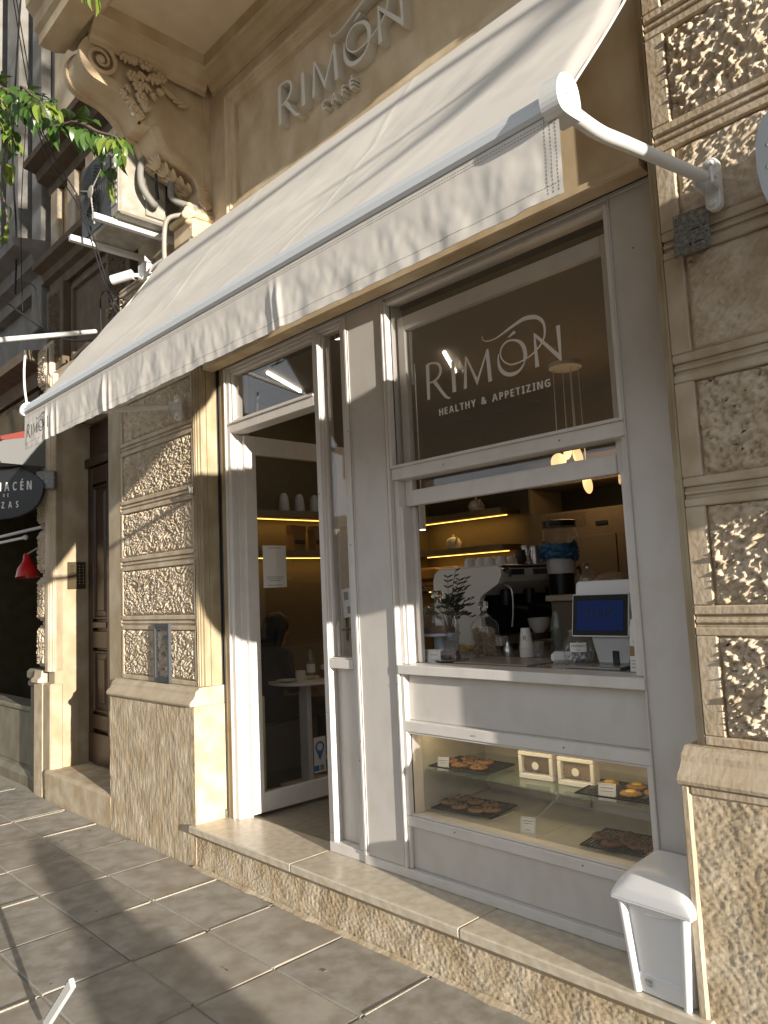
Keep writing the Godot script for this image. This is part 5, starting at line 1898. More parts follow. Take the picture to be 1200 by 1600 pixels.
	for q in curve([Vector2(-0.36, 0.0), Vector2(-0.355, 0.10), Vector2(-0.32, 0.165), Vector2(-0.25, 0.195), Vector2(0.0, 0.20), Vector2(0.28, 0.19), Vector2(0.34, 0.12), Vector2(0.35, 0.0), Vector2(0.33, -0.13), Vector2(0.24, -0.20), Vector2(0.0, -0.21), Vector2(-0.26, -0.19), Vector2(-0.325, -0.13), Vector2(-0.352, -0.06)], 5):
		rr.append(q)
	b.prism(rr, Transform3D(Basis(), Vector3(0, 0, -0.03)), 0.06, 0.006)
	part("plate", b, M["chalk blue plastic"], s)
	for q in [[-0.325, 0.07], [-0.33, 0.005], [-0.30, -0.12], [0.30, 0.08], [0.29, -0.10]]:
		b = MB.new()
		b.lathe([Vector2(0, 0.004), Vector2(0.006, 0.003), Vector2(0.008, 0)], 10, Transform3D(Basis(Vector3.RIGHT, PI / 2), Vector3(q[0], q[1], 0.030)))
		part("screw", b, M["steel"], s)
	for xx in [-0.15, 0.18]:
		b = MB.new()
		b.span(Vector3(xx - 0.02, -0.03, -0.12), Vector3(xx + 0.02, 0.03, -0.0305), 0.003)
		part("stand_off", b, M["steel"], s)

	# loose cables
	var cab := [
		["pair of long black cables hanging across the upper storey, the left one", [Vector3(-4.0, 7.2, 0.60), Vector3(-3.2, 5.12, 0.60), Vector3(-2.36, 4.09, 0.60), Vector3(-1.83, 3.22, 0.60), Vector3(-1.70, 3.0, 0.45)], 0.0045],
		["pair of long black cables hanging across the upper storey, the right one", [Vector3(-3.90, 7.2, 0.62), Vector3(-3.10, 5.14, 0.62), Vector3(-2.28, 4.09, 0.62), Vector3(-1.76, 3.22, 0.62), Vector3(-1.66, 3.0, 0.45)], 0.005],
		["thick black cable bundle sagging over the entrance lintel", [Vector3(-5.6, 4.40, 0.35), Vector3(-4.92, 4.31, 0.35), Vector3(-4.20, 3.95, 0.37), Vector3(-3.735, 3.68, 0.36), Vector3(-3.25, 3.46, 0.35), Vector3(-2.76, 3.32, 0.33)], 0.009],
		["thin cable looping down beside the cable bundle", [Vector3(-4.38, 4.32, 0.33), Vector3(-4.05, 4.16, 0.32), Vector3(-3.95, 3.84, 0.33), Vector3(-3.6, 3.62, 0.34), Vector3(-3.12, 3.50, 0.33)], 0.005],
		["thin cable rising to the camera wall", [Vector3(-2.81, 3.40, 0.26), Vector3(-2.80, 3.65, 0.27), Vector3(-2.70, 3.70, 0.28), Vector3(-2.53, 3.60, 0.28), Vector3(-2.40, 3.54, 0.26)], 0.006],
		["second thin cable crossing below the camera", [Vector3(-2.86, 3.34, 0.26), Vector3(-2.66, 3.42, 0.28), Vector3(-2.5, 3.50, 0.27), Vector3(-2.3, 3.5, 0.24)], 0.005],
		["vertical black cable running up the neighbour house", [Vector3(-4.64, 4.3, 0.30), Vector3(-4.62, 4.9, 0.30), Vector3(-4.74, 5.9, 0.30), Vector3(-4.5, 7.5, 0.30)], 0.009],
		["vertical thin cable near the house corner", [Vector3(-4.25, 4.0, 0.36), Vector3(-4.30, 5.0, 0.36), Vector3(-4.10, 6.3, 0.36), Vector3(-4.0, 7.2, 0.36)], 0.004]]
	for q in cab:
		b = MB.new()
		b.tube(curve(q[1], 8), q[2], 7)
		one("cable", b, M["cable black"], q[0], "cable", "loose cables on the facade")
	b = MB.new()
	b.tube(curve([Vector3(-2.536, 3.07, 0.90), Vector3(-2.56, 2.95, 0.90), Vector3(-2.55, 2.82, 0.90), Vector3(-2.507, 2.70, 0.90)], 6), 0.008, 7)
	one("white_cable", b, M["white metal"], "short white wire dangling left of the awning's outer corner", "cable")
	b = MB.new()
	b.rod(Vector3(-2.10, 2.945, 1.25), Vector3(-2.71, 3.37, 0.35), 0.017, 12)
	one("brace_rod", b, M["white metal"], "sunlit white brace rod running behind the left edge of the awning", "rod")

	# papers on the door and side light
	var pp := thing("notice_sheet", "white printed notice stuck inside the open glass door", "notice", Vector3(-1.4305, 1.545, -0.298))
	b = MB.new()
	b.box(Vector3.ZERO, Vector3(0.0012, 0.275, 0.185), 0.0)
	part("sheet", b, M["paper"], pp)
	for k in 5:
		b = MB.new()
		var wd: float = [0.10, 0.14, 0.13, 0.09, 0.12][k]
		b.box(Vector3(0.001, [0.122, -0.068, -0.080, -0.092, -0.122][k], 0.0), Vector3(0.0006, 0.004, wd), 0.0)
		part("text_line", b, M["grey ink"], pp)
	var st := thing("pin_sticker", "white sticker with a blue map pin low on the open door", "sticker", Vector3(-1.4305, 0.285, -0.62))
	b = MB.new()
	b.box(Vector3.ZERO, Vector3(0.0012, 0.23, 0.10), 0.0)
	part("card", b, M["paper"], st)
	b = MB.new()
	var blue := mt("pin blue", 0.03, 0.16, 0.42, 0.5)
	var pn := PackedVector2Array()
	for i in 20:
		var a := lerpf(-0.5, PI + 0.5, i / 19.0)
		pn.append(Vector2(cos(a) * 0.038, sin(a) * 0.038))
	pn.append(Vector2(0, -0.09))
	var hole := PackedVector2Array()
	b.prism(pn, Transform3D(Basis(Vector3(0, 0, -1), Vector3(0, 1, 0), Vector3(1, 0, 0)), Vector3(0.0007, 0.05, 0)), 0.0008)
	part("pin", b, blue, st)
	b = MB.new()
	b.lathe([Vector2(0, 0.0006), Vector2(0.024, 0.0006), Vector2(0.024, 0)], 18, Transform3D(Basis(Vector3.BACK, -PI / 2), Vector3(0.0016, 0.05, 0)))
	part("pin_eye", b, M["paper"], st)
	for q in [[-0.085, 0.03, 0.035, 0.04], [-0.085, -0.015, 0.035, 0.03]]:
		b = MB.new()
		b.box(Vector3(0.001, q[0], q[1]), Vector3(0.0006, q[2], q[3]), 0.0)
		part("print_block", b, blue if q[1] > 0 else M["grey ink"], st)
	var nt := thing("small_notice", "small white notice hanging inside the narrow side light", "notice", Vector3(-0.455, 1.30, -0.085))
	b = MB.new()
	b.box(Vector3.ZERO, Vector3(0.115, 0.155, 0.001), 0.0, Basis(Vector3.BACK, 0.12))
	part("sheet", b, M["paper"], nt)
	for q in [[-0.025, 0.035, 0.035, 0.045], [0.025, 0.03, 0.035, 0.045], [0.005, -0.04, 0.045, 0.04]]:
		b = MB.new()
		b.box(Vector3(q[0], q[1], 0.001), Vector3(q[2], q[3], 0.0006), 0.0, Basis(Vector3.BACK, 0.12))
		part("print_block", b, M["grey ink"], nt)
	# ring clamp on the left pilaster
	b = MB.new()
	b.tube(curve([Vector3(-1.69, 2.06, 0.172), Vector3(-1.66, 2.075, 0.20), Vector3(-1.63, 2.055, 0.20), Vector3(-1.65, 2.03, 0.195), Vector3(-1.69, 2.04, 0.18)], 5), 0.007, 8)
	b.box(Vector3(-1.66, 2.05, 0.178), Vector3(0.05, 0.045, 0.012), 0.004)
	one("wall_hook", b, M["galvanised"], "small metal hook on the moulded corner of the left pilaster", "hook")


func bin() -> void:
	var t := thing("waste_bin", "white plastic swing-lid waste bin standing on the step against the right pilaster", "bin", Vector3(1.365, 0.0, 0.135), deg_to_rad(-4.0))
	var bp: Material = M["bin plastic"]
	t.scale = Vector3(1.05, 1.03, 1.05)
	# tapered body, front recess panel
	var b := MB.new()
	var ring_at := func(y: float) -> PackedVector2Array:
		var k := lerpf(0.80, 1.0, y / 0.30)
		var w := 0.122 * k
		var d := 0.100 * k
		var r := 0.022
		var o := PackedVector2Array()
		for c in [[1, 1, 0.0], [-1, 1, PI / 2], [-1, -1, PI], [1, -1, PI * 1.5]]:
			for i in 5:
				var a: float = c[2] + PI / 2 * i / 4.0
				o.append(Vector2(c[0] * (w - r) + cos(a) * r, c[1] * (d - r) + sin(a) * r))
		return o
	var ys := [0.0, 0.006, 0.08, 0.16, 0.24, 0.30]
	var prev := PackedVector2Array()
	for i in ys.size():
		var cur: PackedVector2Array = ring_at.call(ys[i])
		if i == 0:
			for k in cur.size():
				cur[k] *= 0.97
		if i > 0:
			for k in cur.size():
				var k2 := (k + 1) % cur.size()
				var a := Vector3(prev[k].x, ys[i - 1], prev[k].y)
				var c := Vector3(prev[k2].x, ys[i - 1], prev[k2].y)
				var d := Vector3(cur[k2].x, ys[i], cur[k2].y)
				var e := Vector3(cur[k].x, ys[i], cur[k].y)
				var n0 := Vector3(cur[k].x, -0.05, cur[k].y).normalized()
				b.poly([a, c, d, e], Vector3((a + d).x, 0, (a + d).z))
		else:
			var q := []
			for k in cur.size():
				q.append(Vector3(cur[k].x, 0, cur[k].y))
			b.poly(q, Vector3.DOWN)
		prev = cur
	part("body", b, bp, t)
	# raised front frame that leaves a sunken field
	b = MB.new()
	var fz := func(y: float) -> float: return 0.100 * lerpf(0.80, 1.0, y / 0.30)
	var fw := func(y: float) -> float: return 0.122 * lerpf(0.80, 1.0, y / 0.30)
	for s in [-1.0, 1.0]:
		var p0 := Vector3(s * (fw.call(0.0) - 0.014), 0.002, fz.call(0.0) + 0.006)
		var p1 := Vector3(s * (fw.call(0.30) - 0.014), 0.296, fz.call(0.30) + 0.006)
		b.tube([p0, p0.lerp(p1, 0.5), p1], [0.0135, 0.014, 0.0145], 14)
	var arch := PackedVector2Array()
	arch.append(Vector2(-0.094, 0.0)); arch.append(Vector2(0.094, 0.0))
	for i in 13:
		var u := i / 12.0
		arch.append(Vector2(lerpf(0.094, -0.094, u), -0.020 - 0.020 * sin(PI * u)))
	var tilt := Basis(Vector3.RIGHT, 0.066)
	b.prism(arch, Transform3D(tilt, Vector3(0, 0.296, fz.call(0.30) - 0.004)), 0.016, 0.002)
	b.box(Vector3(0, 0.033, fz.call(0.03) + 0.002), Vector3(0.175, 0.062, 0.012), 0.003, tilt)
	part("front_frame", b, bp, t)
	# barcode label
	b = MB.new()
	b.box(Vector3(-0.040, 0.040, fz.call(0.04) + 0.0088), Vector3(0.034, 0.026, 0.0008), 0.0, tilt)
	var lab := part("label", b, M["paper"], t)
	b = MB.new()
	for k in 11:
		b.box(Vector3(-0.052 + 0.0023 * k, 0.0445, fz.call(0.0445) + 0.0094), Vector3([0.0008, 0.0014, 0.0010][k % 3], 0.012, 0.0006), 0.0, tilt)
	for k in 3:
		b.box(Vector3(-0.040, 0.0355 - 0.0032 * k, fz.call(0.034) + 0.0094), Vector3(0.026 - 0.004 * k, 0.0012, 0.0006), 0.0, tilt)
	part("barcode", b, M["grey ink"], lab)
	# lid: rounded hood sloping up to the back
	b = MB.new()
	b.grid(44, 40, func(u: float, v: float) -> Vector3:
		var a := PI * u
		var x := -0.137 * cos(a) if true else 0.0
		var zz := lerpf(-0.112, 0.124, v)
		var ex := pow(absf(x) / 0.137, 6.0)
		var ez := maxf(0.0, (v - 0.45) / 0.55)
		var h := 0.291 + (0.098 - 0.030 * v) * pow(maxf(0.0, 1.0 - ex), 0.42) * pow(maxf(0.0, 1.0 - pow(ez, 3.2)), 0.45)
		if v <= 0.0:
			h = 0.291
		return Vector3(x, h, zz), Vector3.UP)
	b.span(Vector3(-0.1365, 0.281, -0.1118), Vector3(0.1365, 0.2905, 0.1238), 0.004)
	part("lid", b, bp, t)



# ---------------------------------------------------------------- things on the counter

func lathe_at(pr: Array, p: Vector3, seg := 24) -> MB:
	var b := MB.new()
	b.lathe(pr, seg, Transform3D(Basis(), p))
	return b


func rim(parent: Node, at: Vector3, r: float) -> void: # thick glass lip
	var b := MB.new()
	var pts := []
	for i in 33:
		pts.append(at + Vector3(cos(TAU * i / 32.0) * r, 0, sin(TAU * i / 32.0) * r))
	b.tube(pts, 0.0026, 8, false)
	part("rim", b, M["solid glass"], parent)


func card(called: String, label: String, at: Vector3, turn: float, w: float, h: float, lines: Array) -> void:
	var t := thing(called, label, "price card", at, turn, "price cards")
	var lean := Basis(Vector3.RIGHT, -0.22)
	var b := MB.new()
	b.box(lean * Vector3(0, h / 2, 0), Vector3(w, h, 0.0012), 0.0, lean)
	part("card", b, M["paper"], t)
	b = MB.new()
	b.box(lean * Vector3(0, h / 2, 0.0009), Vector3(w - 0.006, 0.0012, 0.0004), 0.0, lean)
	b = MB.new()
	for e in [[0.0, h - 0.004, w - 0.006, 0.0009], [0.0, 0.004, w - 0.006, 0.0009], [-(w - 0.006) / 2, h / 2, 0.0009, h - 0.008], [(w - 0.006) / 2, h / 2, 0.0009, h - 0.008]]:
		b.box(lean * Vector3(e[0], e[1], 0.0009), Vector3(e[2], e[3], 0.0004), 0.0, lean)
	part("border_line", b, M["grey ink"], t)
	for q in lines:
		if q[0] == "":
			b = MB.new()
			b.box(lean * Vector3(0, q[3] + q[2] * 0.3, 0.0009), Vector3(q[1], q[2] * 0.42, 0.0004), 0.0, lean)
			part("text_line", b, M["grey ink"], t)
			continue
		var ws := spaced(q[0], q[1], q[2], 0.0005, 400)
		part("lettering", ws, M["ink"], t).transform = Transform3D(lean, lean * Vector3(-q[1] / 2, q[3], 0.0010))


func counter_things() -> void:
	var t := thing("counter", "pale marble topped cafe counter behind the serving window", "counter")
	var b := MB.new()
	b.span(Vector3(-0.52, 0.955, -1.62), Vector3(1.55, 0.9885, -0.131), 0.004)
	part("worktop", b, tri_tex(mt("worktop", 0.34, 0.30, 0.255, 0.22), T.veins, Vector3(1.5, 1.5, 1.5)), t)
	b = MB.new()
	b.span(Vector3(-0.50, 0.0, -1.60), Vector3(-0.47, 0.9545, -0.62), 0.002)
	b.span(Vector3(-0.50, 0.0, -0.6195), Vector3(1.549, 0.9545, -0.595), 0.002)
	part("front_boards", b, M["grey paint"], t)
	b = MB.new()
	b.span(Vector3(0.17, 0.989, -0.46), Vector3(0.62, 0.997, -0.175), 0.003)
	one("service_tray", b, mt("tray", 0.30, 0.25, 0.20, 0.35), "flat pale serving board on the counter in front of the jar", "board")

	var e := thing("espresso_machine", "big white espresso machine with black group heads on the counter", "espresso machine", Vector3(0, 0, 0))
	var wm: Material = mt("machine white", 0.68, 0.66, 0.62, 0.3)
	var prof := pv([-0.47, 1.02, -0.47, 1.40, -0.455, 1.44, -0.42, 1.462, 0.02, 1.462, 0.045, 1.445, 0.045, 1.41, 0.02, 1.365, -0.10, 1.30, -0.115, 1.28, -0.115, 1.09, -0.02, 1.075, 0.02, 1.06, 0.02, 1.02])
	b = MB.new()
	b.prism(prof, Transform3D(Basis(), Vector3(0, 0, -0.815)), 0.035, 0.006)
	part("side_panel", b, wm, e)
	b = MB.new()
	b.prism(prof, Transform3D(Basis(), Vector3(0, 0, -1.56)), 0.035, 0.006)
	part("side_panel", b, wm, e)
	b = MB.new()
	b.span(Vector3(-0.46, 1.03, -1.524), Vector3(-0.12, 1.45, -0.816), 0.006)
	part("body", b, M["black metal"], e)
	b = MB.new()
	b.prism(pv([-0.119, 1.30, 0.015, 1.375, 0.035, 1.41, 0.035, 1.447, 0.02, 1.4525, -0.119, 1.4525]), Transform3D(Basis(), Vector3(0, 0, -1.524)), 0.708, 0.002)
	part("control_panel", b, wm, e)
	b = MB.new()
	b.span(Vector3(-0.45, 1.463, -1.53), Vector3(0.03, 1.472, -0.81), 0.003)
	part("cup_tray", b, M["steel"], e)
	for k in 3:
		b = MB.new()
		b.span(Vector3(0.0352, 1.412, -1.47 + 0.23 * k), Vector3(0.039, 1.444, -1.33 + 0.23 * k), 0.001)
		var kp := part("key_pad", b, M["black plastic"], e)
		b = MB.new()
		for i in 4:
			b.span(Vector3(0.0391, 1.418, -1.462 + 0.23 * k + 0.034 * i), Vector3(0.0398, 1.438, -1.438 + 0.23 * k + 0.034 * i), 0.0)
		part("key", b, mt("key grey %d" % k, 0.06, 0.06, 0.07, 0.4), kp)
		b = MB.new()
		b.lathe([Vector2(0, 1.24), Vector2(0.034, 1.24), Vector2(0.036, 1.30), Vector2(0.03, 1.33), Vector2(0, 1.33)], 18, Transform3D(Basis(), Vector3(-0.05, 0, -1.40 + 0.23 * k)))
		b.tube([Vector3(-0.05, 1.235, -1.40 + 0.23 * k), Vector3(0.02, 1.228, -1.40 + 0.23 * k), Vector3(0.11, 1.215, -1.40 + 0.23 * k)], [0.012, 0.013, 0.016], 10)
		part("group_head", b, M["black metal"], e)
	b = MB.new()
	b.span(Vector3(-0.119, 1.025, -1.52), Vector3(0.03, 1.07, -0.82), 0.004)
	part("drip_tray", b, M["steel"], e)
	for zz in [-0.86, -1.50]:
		b = MB.new()
		b.tube(curve([Vector3(0.0, 1.36, zz), Vector3(0.05, 1.33, zz), Vector3(0.055, 1.22, zz), Vector3(0.04, 1.12, zz)], 5), 0.006, 8)
		part("steam_wand", b, M["steel"], e)
		b = MB.new()
		b.tube([Vector3(0.03, 1.43, zz + (0.05 if zz > -1.0 else -0.04)), Vector3(0.075, 1.45, zz + (0.05 if zz > -1.0 else -0.04)), Vector3(0.085, 1.40, zz + (0.05 if zz > -1.0 else -0.04))], 0.010)
		part("lever", b, M["black plastic"], e)
	for q in [[-0.40, -0.88], [-0.40, -1.46], [-0.02, -0.88], [-0.02, -1.46]]:
		b = MB.new()
		b.lathe([Vector2(0, 0), Vector2(0.02, 0), Vector2(0.018, 0.031), Vector2(0, 0.031)], 12, Transform3D(Basis(), Vector3(q[0], 0.9887, q[1])))
		part("foot", b, M["black plastic"], e)

	# cups and jugs on the machine
	var cup_m := MB.new()
	cup_m.lathe([Vector2(0, 0), Vector2(0.022, 0), Vector2(0.034, 0.020), Vector2(0.038, 0.05), Vector2(0.034, 0.05), Vector2(0.030, 0.022), Vector2(0, 0.008)], 18, Transform3D())
	var cm := cup_m.mesh()
	var cups := [[-0.24, -0.86], [-0.17, -0.875], [-0.10, -0.87], [-0.04, -0.90], [-0.20, -0.98], [-0.12, -0.97], [-0.05, -1.01], [-0.22, -1.08], [-0.13, -1.08]]
	for i in cups.size():
		var o := shared("cup", cm, M["ceramic"], self, Transform3D(Basis(Vector3.RIGHT, PI), Vector3(cups[i][0], 1.5225, cups[i][1])))
		tag(o, "white espresso cup upside down on top of the coffee machine", "cup", "cups on the machine")
	for q in [[-0.06, -1.12, 0.034, 0.09, "amber filled small glass jug on top of the machine", 0], [0.0, -1.18, 0.036, 0.11, "left steel milk jug on top of the machine", 1], [-0.09, -1.22, 0.036, 0.12, "steel milk jug on top of the machine, farther back", 1]]:
		b = lathe_at([Vector2(0, 0), Vector2(q[2], 0), Vector2(q[2] * 1.05, q[3] * 0.5), Vector2(q[2] * 0.8, q[3] * 0.85), Vector2(q[2] * 0.85, q[3]), Vector2(q[2] * 0.75, q[3] * 0.98), Vector2(0, q[3] * 0.6)], Vector3(q[0], 1.4725, q[1]), 18)
		one("milk_jug", b, M["steel"] if q[5] else M["chocolate"], q[4], "jug")
	# grinder hopper with blue cloth
	var g := thing("coffee_grinder", "coffee grinder with clear hopper and black lid behind the machine", "grinder", Vector3(0.10, 0.9887, -1.30))
	part("base", lathe_at([Vector2(0, 0), Vector2(0.09, 0), Vector2(0.09, 0.02), Vector2(0.07, 0.04), Vector2(0.075, 0.42), Vector2(0, 0.42)], Vector3.ZERO), M["black plastic"], g)
	part("collar", lathe_at([Vector2(0, 0.42), Vector2(0.085, 0.42), Vector2(0.088, 0.50), Vector2(0.07, 0.53), Vector2(0, 0.53)], Vector3.ZERO), M["pale plastic"], g)
	part("hopper", lathe_at([Vector2(0.07, 0.531), Vector2(0.095, 0.56), Vector2(0.098, 0.70)], Vector3.ZERO), M["clear glass"], g)
	part("lid", lathe_at([Vector2(0, 0.701), Vector2(0.104, 0.701), Vector2(0.104, 0.735), Vector2(0.09, 0.74), Vector2(0, 0.74)], Vector3.ZERO), M["black plastic"], g)
	b = MB.new()
	b.tube(curve([Vector3(0.10, 0.70, 0.0), Vector3(0.13, 0.66, 0), Vector3(0.13, 0.56, 0), Vector3(0.09, 0.50, 0)], 5), 0.009, 8)
	part("handle", b, M["clear glass"], g)
	b = MB.new()
	var cl := fn(66, 9.0)
	b.grid(24, 30, func(u: float, v: float) -> Vector3:
		var a := lerpf(-0.4, 3.6, u)
		var r := 0.103 + 0.018 * cl.get_noise_2d(u * 0.9, v * 0.5) + 0.010 * sin(v * 3.0)
		var y := lerpf(0.60, 0.50, v) + 0.03 * cl.get_noise_2d(u * 0.4 + 5.0, v * 0.2)
		return Vector3(cos(a) * r + 0.0, y, sin(a) * r), Vector3(0, 1, 0.5))
	var blue := one("cloth", b, mt("blue cloth", 0.06, 0.20, 0.38, 0.85), "blue cloth wrapped round the grinder hopper", "cloth")
	blue.position = g.position
	b = MB.new()
	var wc := fn(67, 10.0)
	b.grid(26, 22, func(u: float, v: float) -> Vector3:
		var x := -0.20 + 0.20 * u
		var z := -1.30 + 0.20 * v
		return Vector3(x, 1.535 + 0.035 * wc.get_noise_2d(x * 1.2, z * 1.2) + 0.05 * sin(PI * u) * sin(PI * v) - 0.05, z), Vector3.UP)
	one("cloth", b, M["paper"], "white folded cloth heaped on the coffee machine", "cloth")

	# milk bowl, bottle, glasses
	one("bowl", lathe_at([Vector2(0, 0), Vector2(0.03, 0), Vector2(0.058, 0.035), Vector2(0.066, 0.085), Vector2(0.062, 0.085), Vector2(0.052, 0.036), Vector2(0, 0.012)], Vector3(0.04, 1.0705, -1.12)), M["ceramic"], "white bowl standing on the machine's drip tray", "bowl")
	var bt := thing("water_bottle", "tall clear green-tinted bottle on the counter before the machine", "bottle", Vector3(0.42, 0.989, -0.74))
	part("glass", lathe_at([Vector2(0, 0), Vector2(0.038, 0), Vector2(0.040, 0.02), Vector2(0.040, 0.15), Vector2(0.030, 0.19), Vector2(0.016, 0.235), Vector2(0.016, 0.275), Vector2(0.019, 0.28), Vector2(0.019, 0.29)], Vector3.ZERO), M["shelf glass"], bt)
	part("cork", lathe_at([Vector2(0, 0.28), Vector2(0.013, 0.28), Vector2(0.015, 0.305), Vector2(0, 0.305)], Vector3.ZERO, 12), M["bark"], bt)
	for q in [[0.40, -0.58, "short clear tumbler right of the paper cups"], [0.49, -0.80, "short clear tumbler beside the green bottle"], [0.60, -0.78, "clear tumbler behind the tip jar"]]:
		one("tumbler", lathe_at([Vector2(0, 0.003), Vector2(0.028, 0.003), Vector2(0.034, 0.075), Vector2(0.032, 0.075), Vector2(0.027, 0.008), Vector2(0, 0.008)], Vector3(q[0], 0.989, q[1])), M["clear glass"], q[2], "glass")

	# cake stand with dome
	var cs := thing("cake_stand", "glass domed cake stand with brown cake at the left of the counter", "cake stand", Vector3(0.015, 0.989, -0.275))
	part("stand", lathe_at([Vector2(0, 0), Vector2(0.055, 0), Vector2(0.050, 0.006), Vector2(0.030, 0.012), Vector2(0.030, 0.118), Vector2(0.04, 0.124), Vector2(0.108, 0.127), Vector2(0.112, 0.137), Vector2(0, 0.137)], Vector3.ZERO, 32), mt("blue grey china", 0.46, 0.50, 0.58, 0.3), cs)
	part("dome", lathe_at([Vector2(0.100, 0.1375), Vector2(0.101, 0.19), Vector2(0.096, 0.225), Vector2(0.080, 0.258), Vector2(0.05, 0.282), Vector2(0.02, 0.292)], Vector3.ZERO, 32), M["clear glass"], cs)
	part("knob", lathe_at([Vector2(0.02, 0.292), Vector2(0.018, 0.305), Vector2(0.030, 0.32), Vector2(0.031, 0.345), Vector2(0.026, 0.352), Vector2(0, 0.352)], Vector3.ZERO, 20), M["solid glass"], cs)
	var ck := one("cake", lathe_at([Vector2(0, 0), Vector2(0.080, 0), Vector2(0.083, 0.012), Vector2(0.078, 0.030), Vector2(0.06, 0.034), Vector2(0, 0.034)], Vector3(0.015, 1.1265, -0.275), 28), M["brown cookie"], "low round brown cake under the stand's glass dome", "cake")
	rim(cs, Vector3(0, 0.139, 0), 0.100)
	# low cloche with brownies
	var lc := thing("glass_cloche", "low glass cloche over brownies beside the cake stand", "cloche", Vector3(0.125, 0.989, -0.235))
	part("plate", lathe_at([Vector2(0, 0), Vector2(0.085, 0.002), Vector2(0.092, 0.010), Vector2(0.088, 0.012), Vector2(0, 0.008)], Vector3.ZERO, 32), mt("dark glass plate", 0.08, 0.08, 0.09, 0.15), lc)
	part("dome", lathe_at([Vector2(0.083, 0.0125), Vector2(0.082, 0.06), Vector2(0.070, 0.085), Vector2(0.035, 0.10), Vector2(0.012, 0.104)], Vector3.ZERO, 32), M["clear glass"], lc)
	part("knob", lathe_at([Vector2(0.012, 0.104), Vector2(0.011, 0.112), Vector2(0.021, 0.125), Vector2(0.018, 0.142), Vector2(0, 0.147)], Vector3.ZERO, 18), M["solid glass"], lc)
	rim(lc, Vector3(0, 0.0145, 0), 0.083)
	var br := mt("brownie", 0.10, 0.035, 0.02, 0.8)
	for i in 6:
		b = MB.new()
		b.box(Vector3(0.125 - 0.030 + 0.034 * (i % 3), 1.013 + 0.021 * (i / 3), -0.225 + 0.004 * (i / 3)), Vector3(0.031, 0.019, 0.045), 0.003, Basis(Vector3.UP, 0.1 * (i - 2)))
		one("brownie", b, br, "dark red-brown brownie square under the low glass cloche", "brownie", "brownies under the cloche")
	# apothecary jar with biscuits
	var jr := thing("biscuit_jar", "tall lidded glass jar full of pale sandwich biscuits", "jar", Vector3(0.115, 0.9972 - 0.008, -0.52))
	part("jar", lathe_at([Vector2(0, 0.004), Vector2(0.070, 0.004), Vector2(0.074, 0.012), Vector2(0.074, 0.155), Vector2(0.066, 0.178), Vector2(0.040, 0.195), Vector2(0.036, 0.205)], Vector3.ZERO, 32), M["clear glass"], jr)
	part("stopper", lathe_at([Vector2(0.036, 0.206), Vector2(0.020, 0.22), Vector2(0.014, 0.235), Vector2(0.024, 0.25), Vector2(0.026, 0.272), Vector2(0.020, 0.285), Vector2(0, 0.288)], Vector3.ZERO, 20), M["solid glass"], jr)
	rim(jr, Vector3(0, 0.205, 0), 0.036)
	rim(jr, Vector3(0, 0.006, 0), 0.070)
	var mc := MB.new()
	mc.ball(Vector3(0, 0.008, 0), Vector3(0.025, 0.009, 0.025), Basis(), 16, 8)
	mc.ball(Vector3(0, -0.008, 0), Vector3(0.025, 0.009, 0.025), Basis(), 16, 8)
	mc.lathe([Vector2(0, -0.004), Vector2(0.023, -0.004), Vector2(0.023, 0.004), Vector2(0, 0.004)], 16, Transform3D())
	var mm := mc.mesh()
	var rr := RandomNumberGenerator.new()
	rr.seed = 12
	for i in 20:
		var a := i * 2.1
		var lay := i / 5
		var r := 0.042 if i % 5 else 0.0
		var o := shared("biscuit", mm, M["pale biscuit"], self, Transform3D(Basis.from_euler(Vector3(rr.randf_range(0.4, 2.0), rr.randf() * 3.0, rr.randf() * 1.0)), Vector3(0.115 + cos(a) * r, 1.02 + 0.032 * lay, -0.52 + sin(a) * r)))
		tag(o, "pale round sandwich biscuit inside the tall lidded jar", "biscuit", "biscuits in the jar")
	part("body", lathe_at([Vector2(0, 0), Vector2(0.022, 0), Vector2(0.026, 0.02), Vector2(0.022, 0.045), Vector2(0.012, 0.06), Vector2(0.013, 0.078), Vector2(0, 0.08)], Vector3.ZERO, 18), M["steel"], thing("sugar_shaker", "small steel capped shaker right of the biscuit jar", "shaker", Vector3(0.235, 0.989, -0.55)))
	# stacked paper cups
	for q in [[0.345, -0.56, 6, "stack of white paper cups with a small R on top of the counter", 0.034], [-0.06, -0.42, 5, "stack of white paper cups behind the cake stand, the taller", 0.038], [0.06, -0.62, 4, "stack of white paper cups behind the low cloche", 0.032]]:
		var s := thing("paper_cups", q[3], "paper cups", Vector3(q[0], 0.989, q[1]), 0.5)
		for k in q[2]:
			var y: float = 0.009 * k
			var rb: float = q[4]
			part("paper_cup", lathe_at([Vector2(rb, y), Vector2(rb + 0.003, y + 0.002), Vector2(rb, y + 0.006), Vector2(rb * 0.70, y + 0.10), Vector2(0, y + 0.10)], Vector3.ZERO, 22), M["ceramic"], s)
		if q[2] == 6:
			var lm := logo_letter("R", Transform3D(Basis.from_scale(Vector3(0.022, 0.022, 0.022)), Vector3(-0.009, 0.085, 0.0305)), 0.0015)
			part("lettering", lm, M["ink"], s)
	# plant
	var pl := thing("green_sprig_plant", "dark green leafy sprigs in a pale pot behind the cake stand", "plant", Vector3(-0.13, 0.989, -0.52))
	part("pot", lathe_at([Vector2(0, 0), Vector2(0.045, 0), Vector2(0.055, 0.16), Vector2(0.050, 0.16), Vector2(0, 0.13)], Vector3.ZERO), M["ceramic"], pl)
	b = MB.new()
	var st := MB.new()
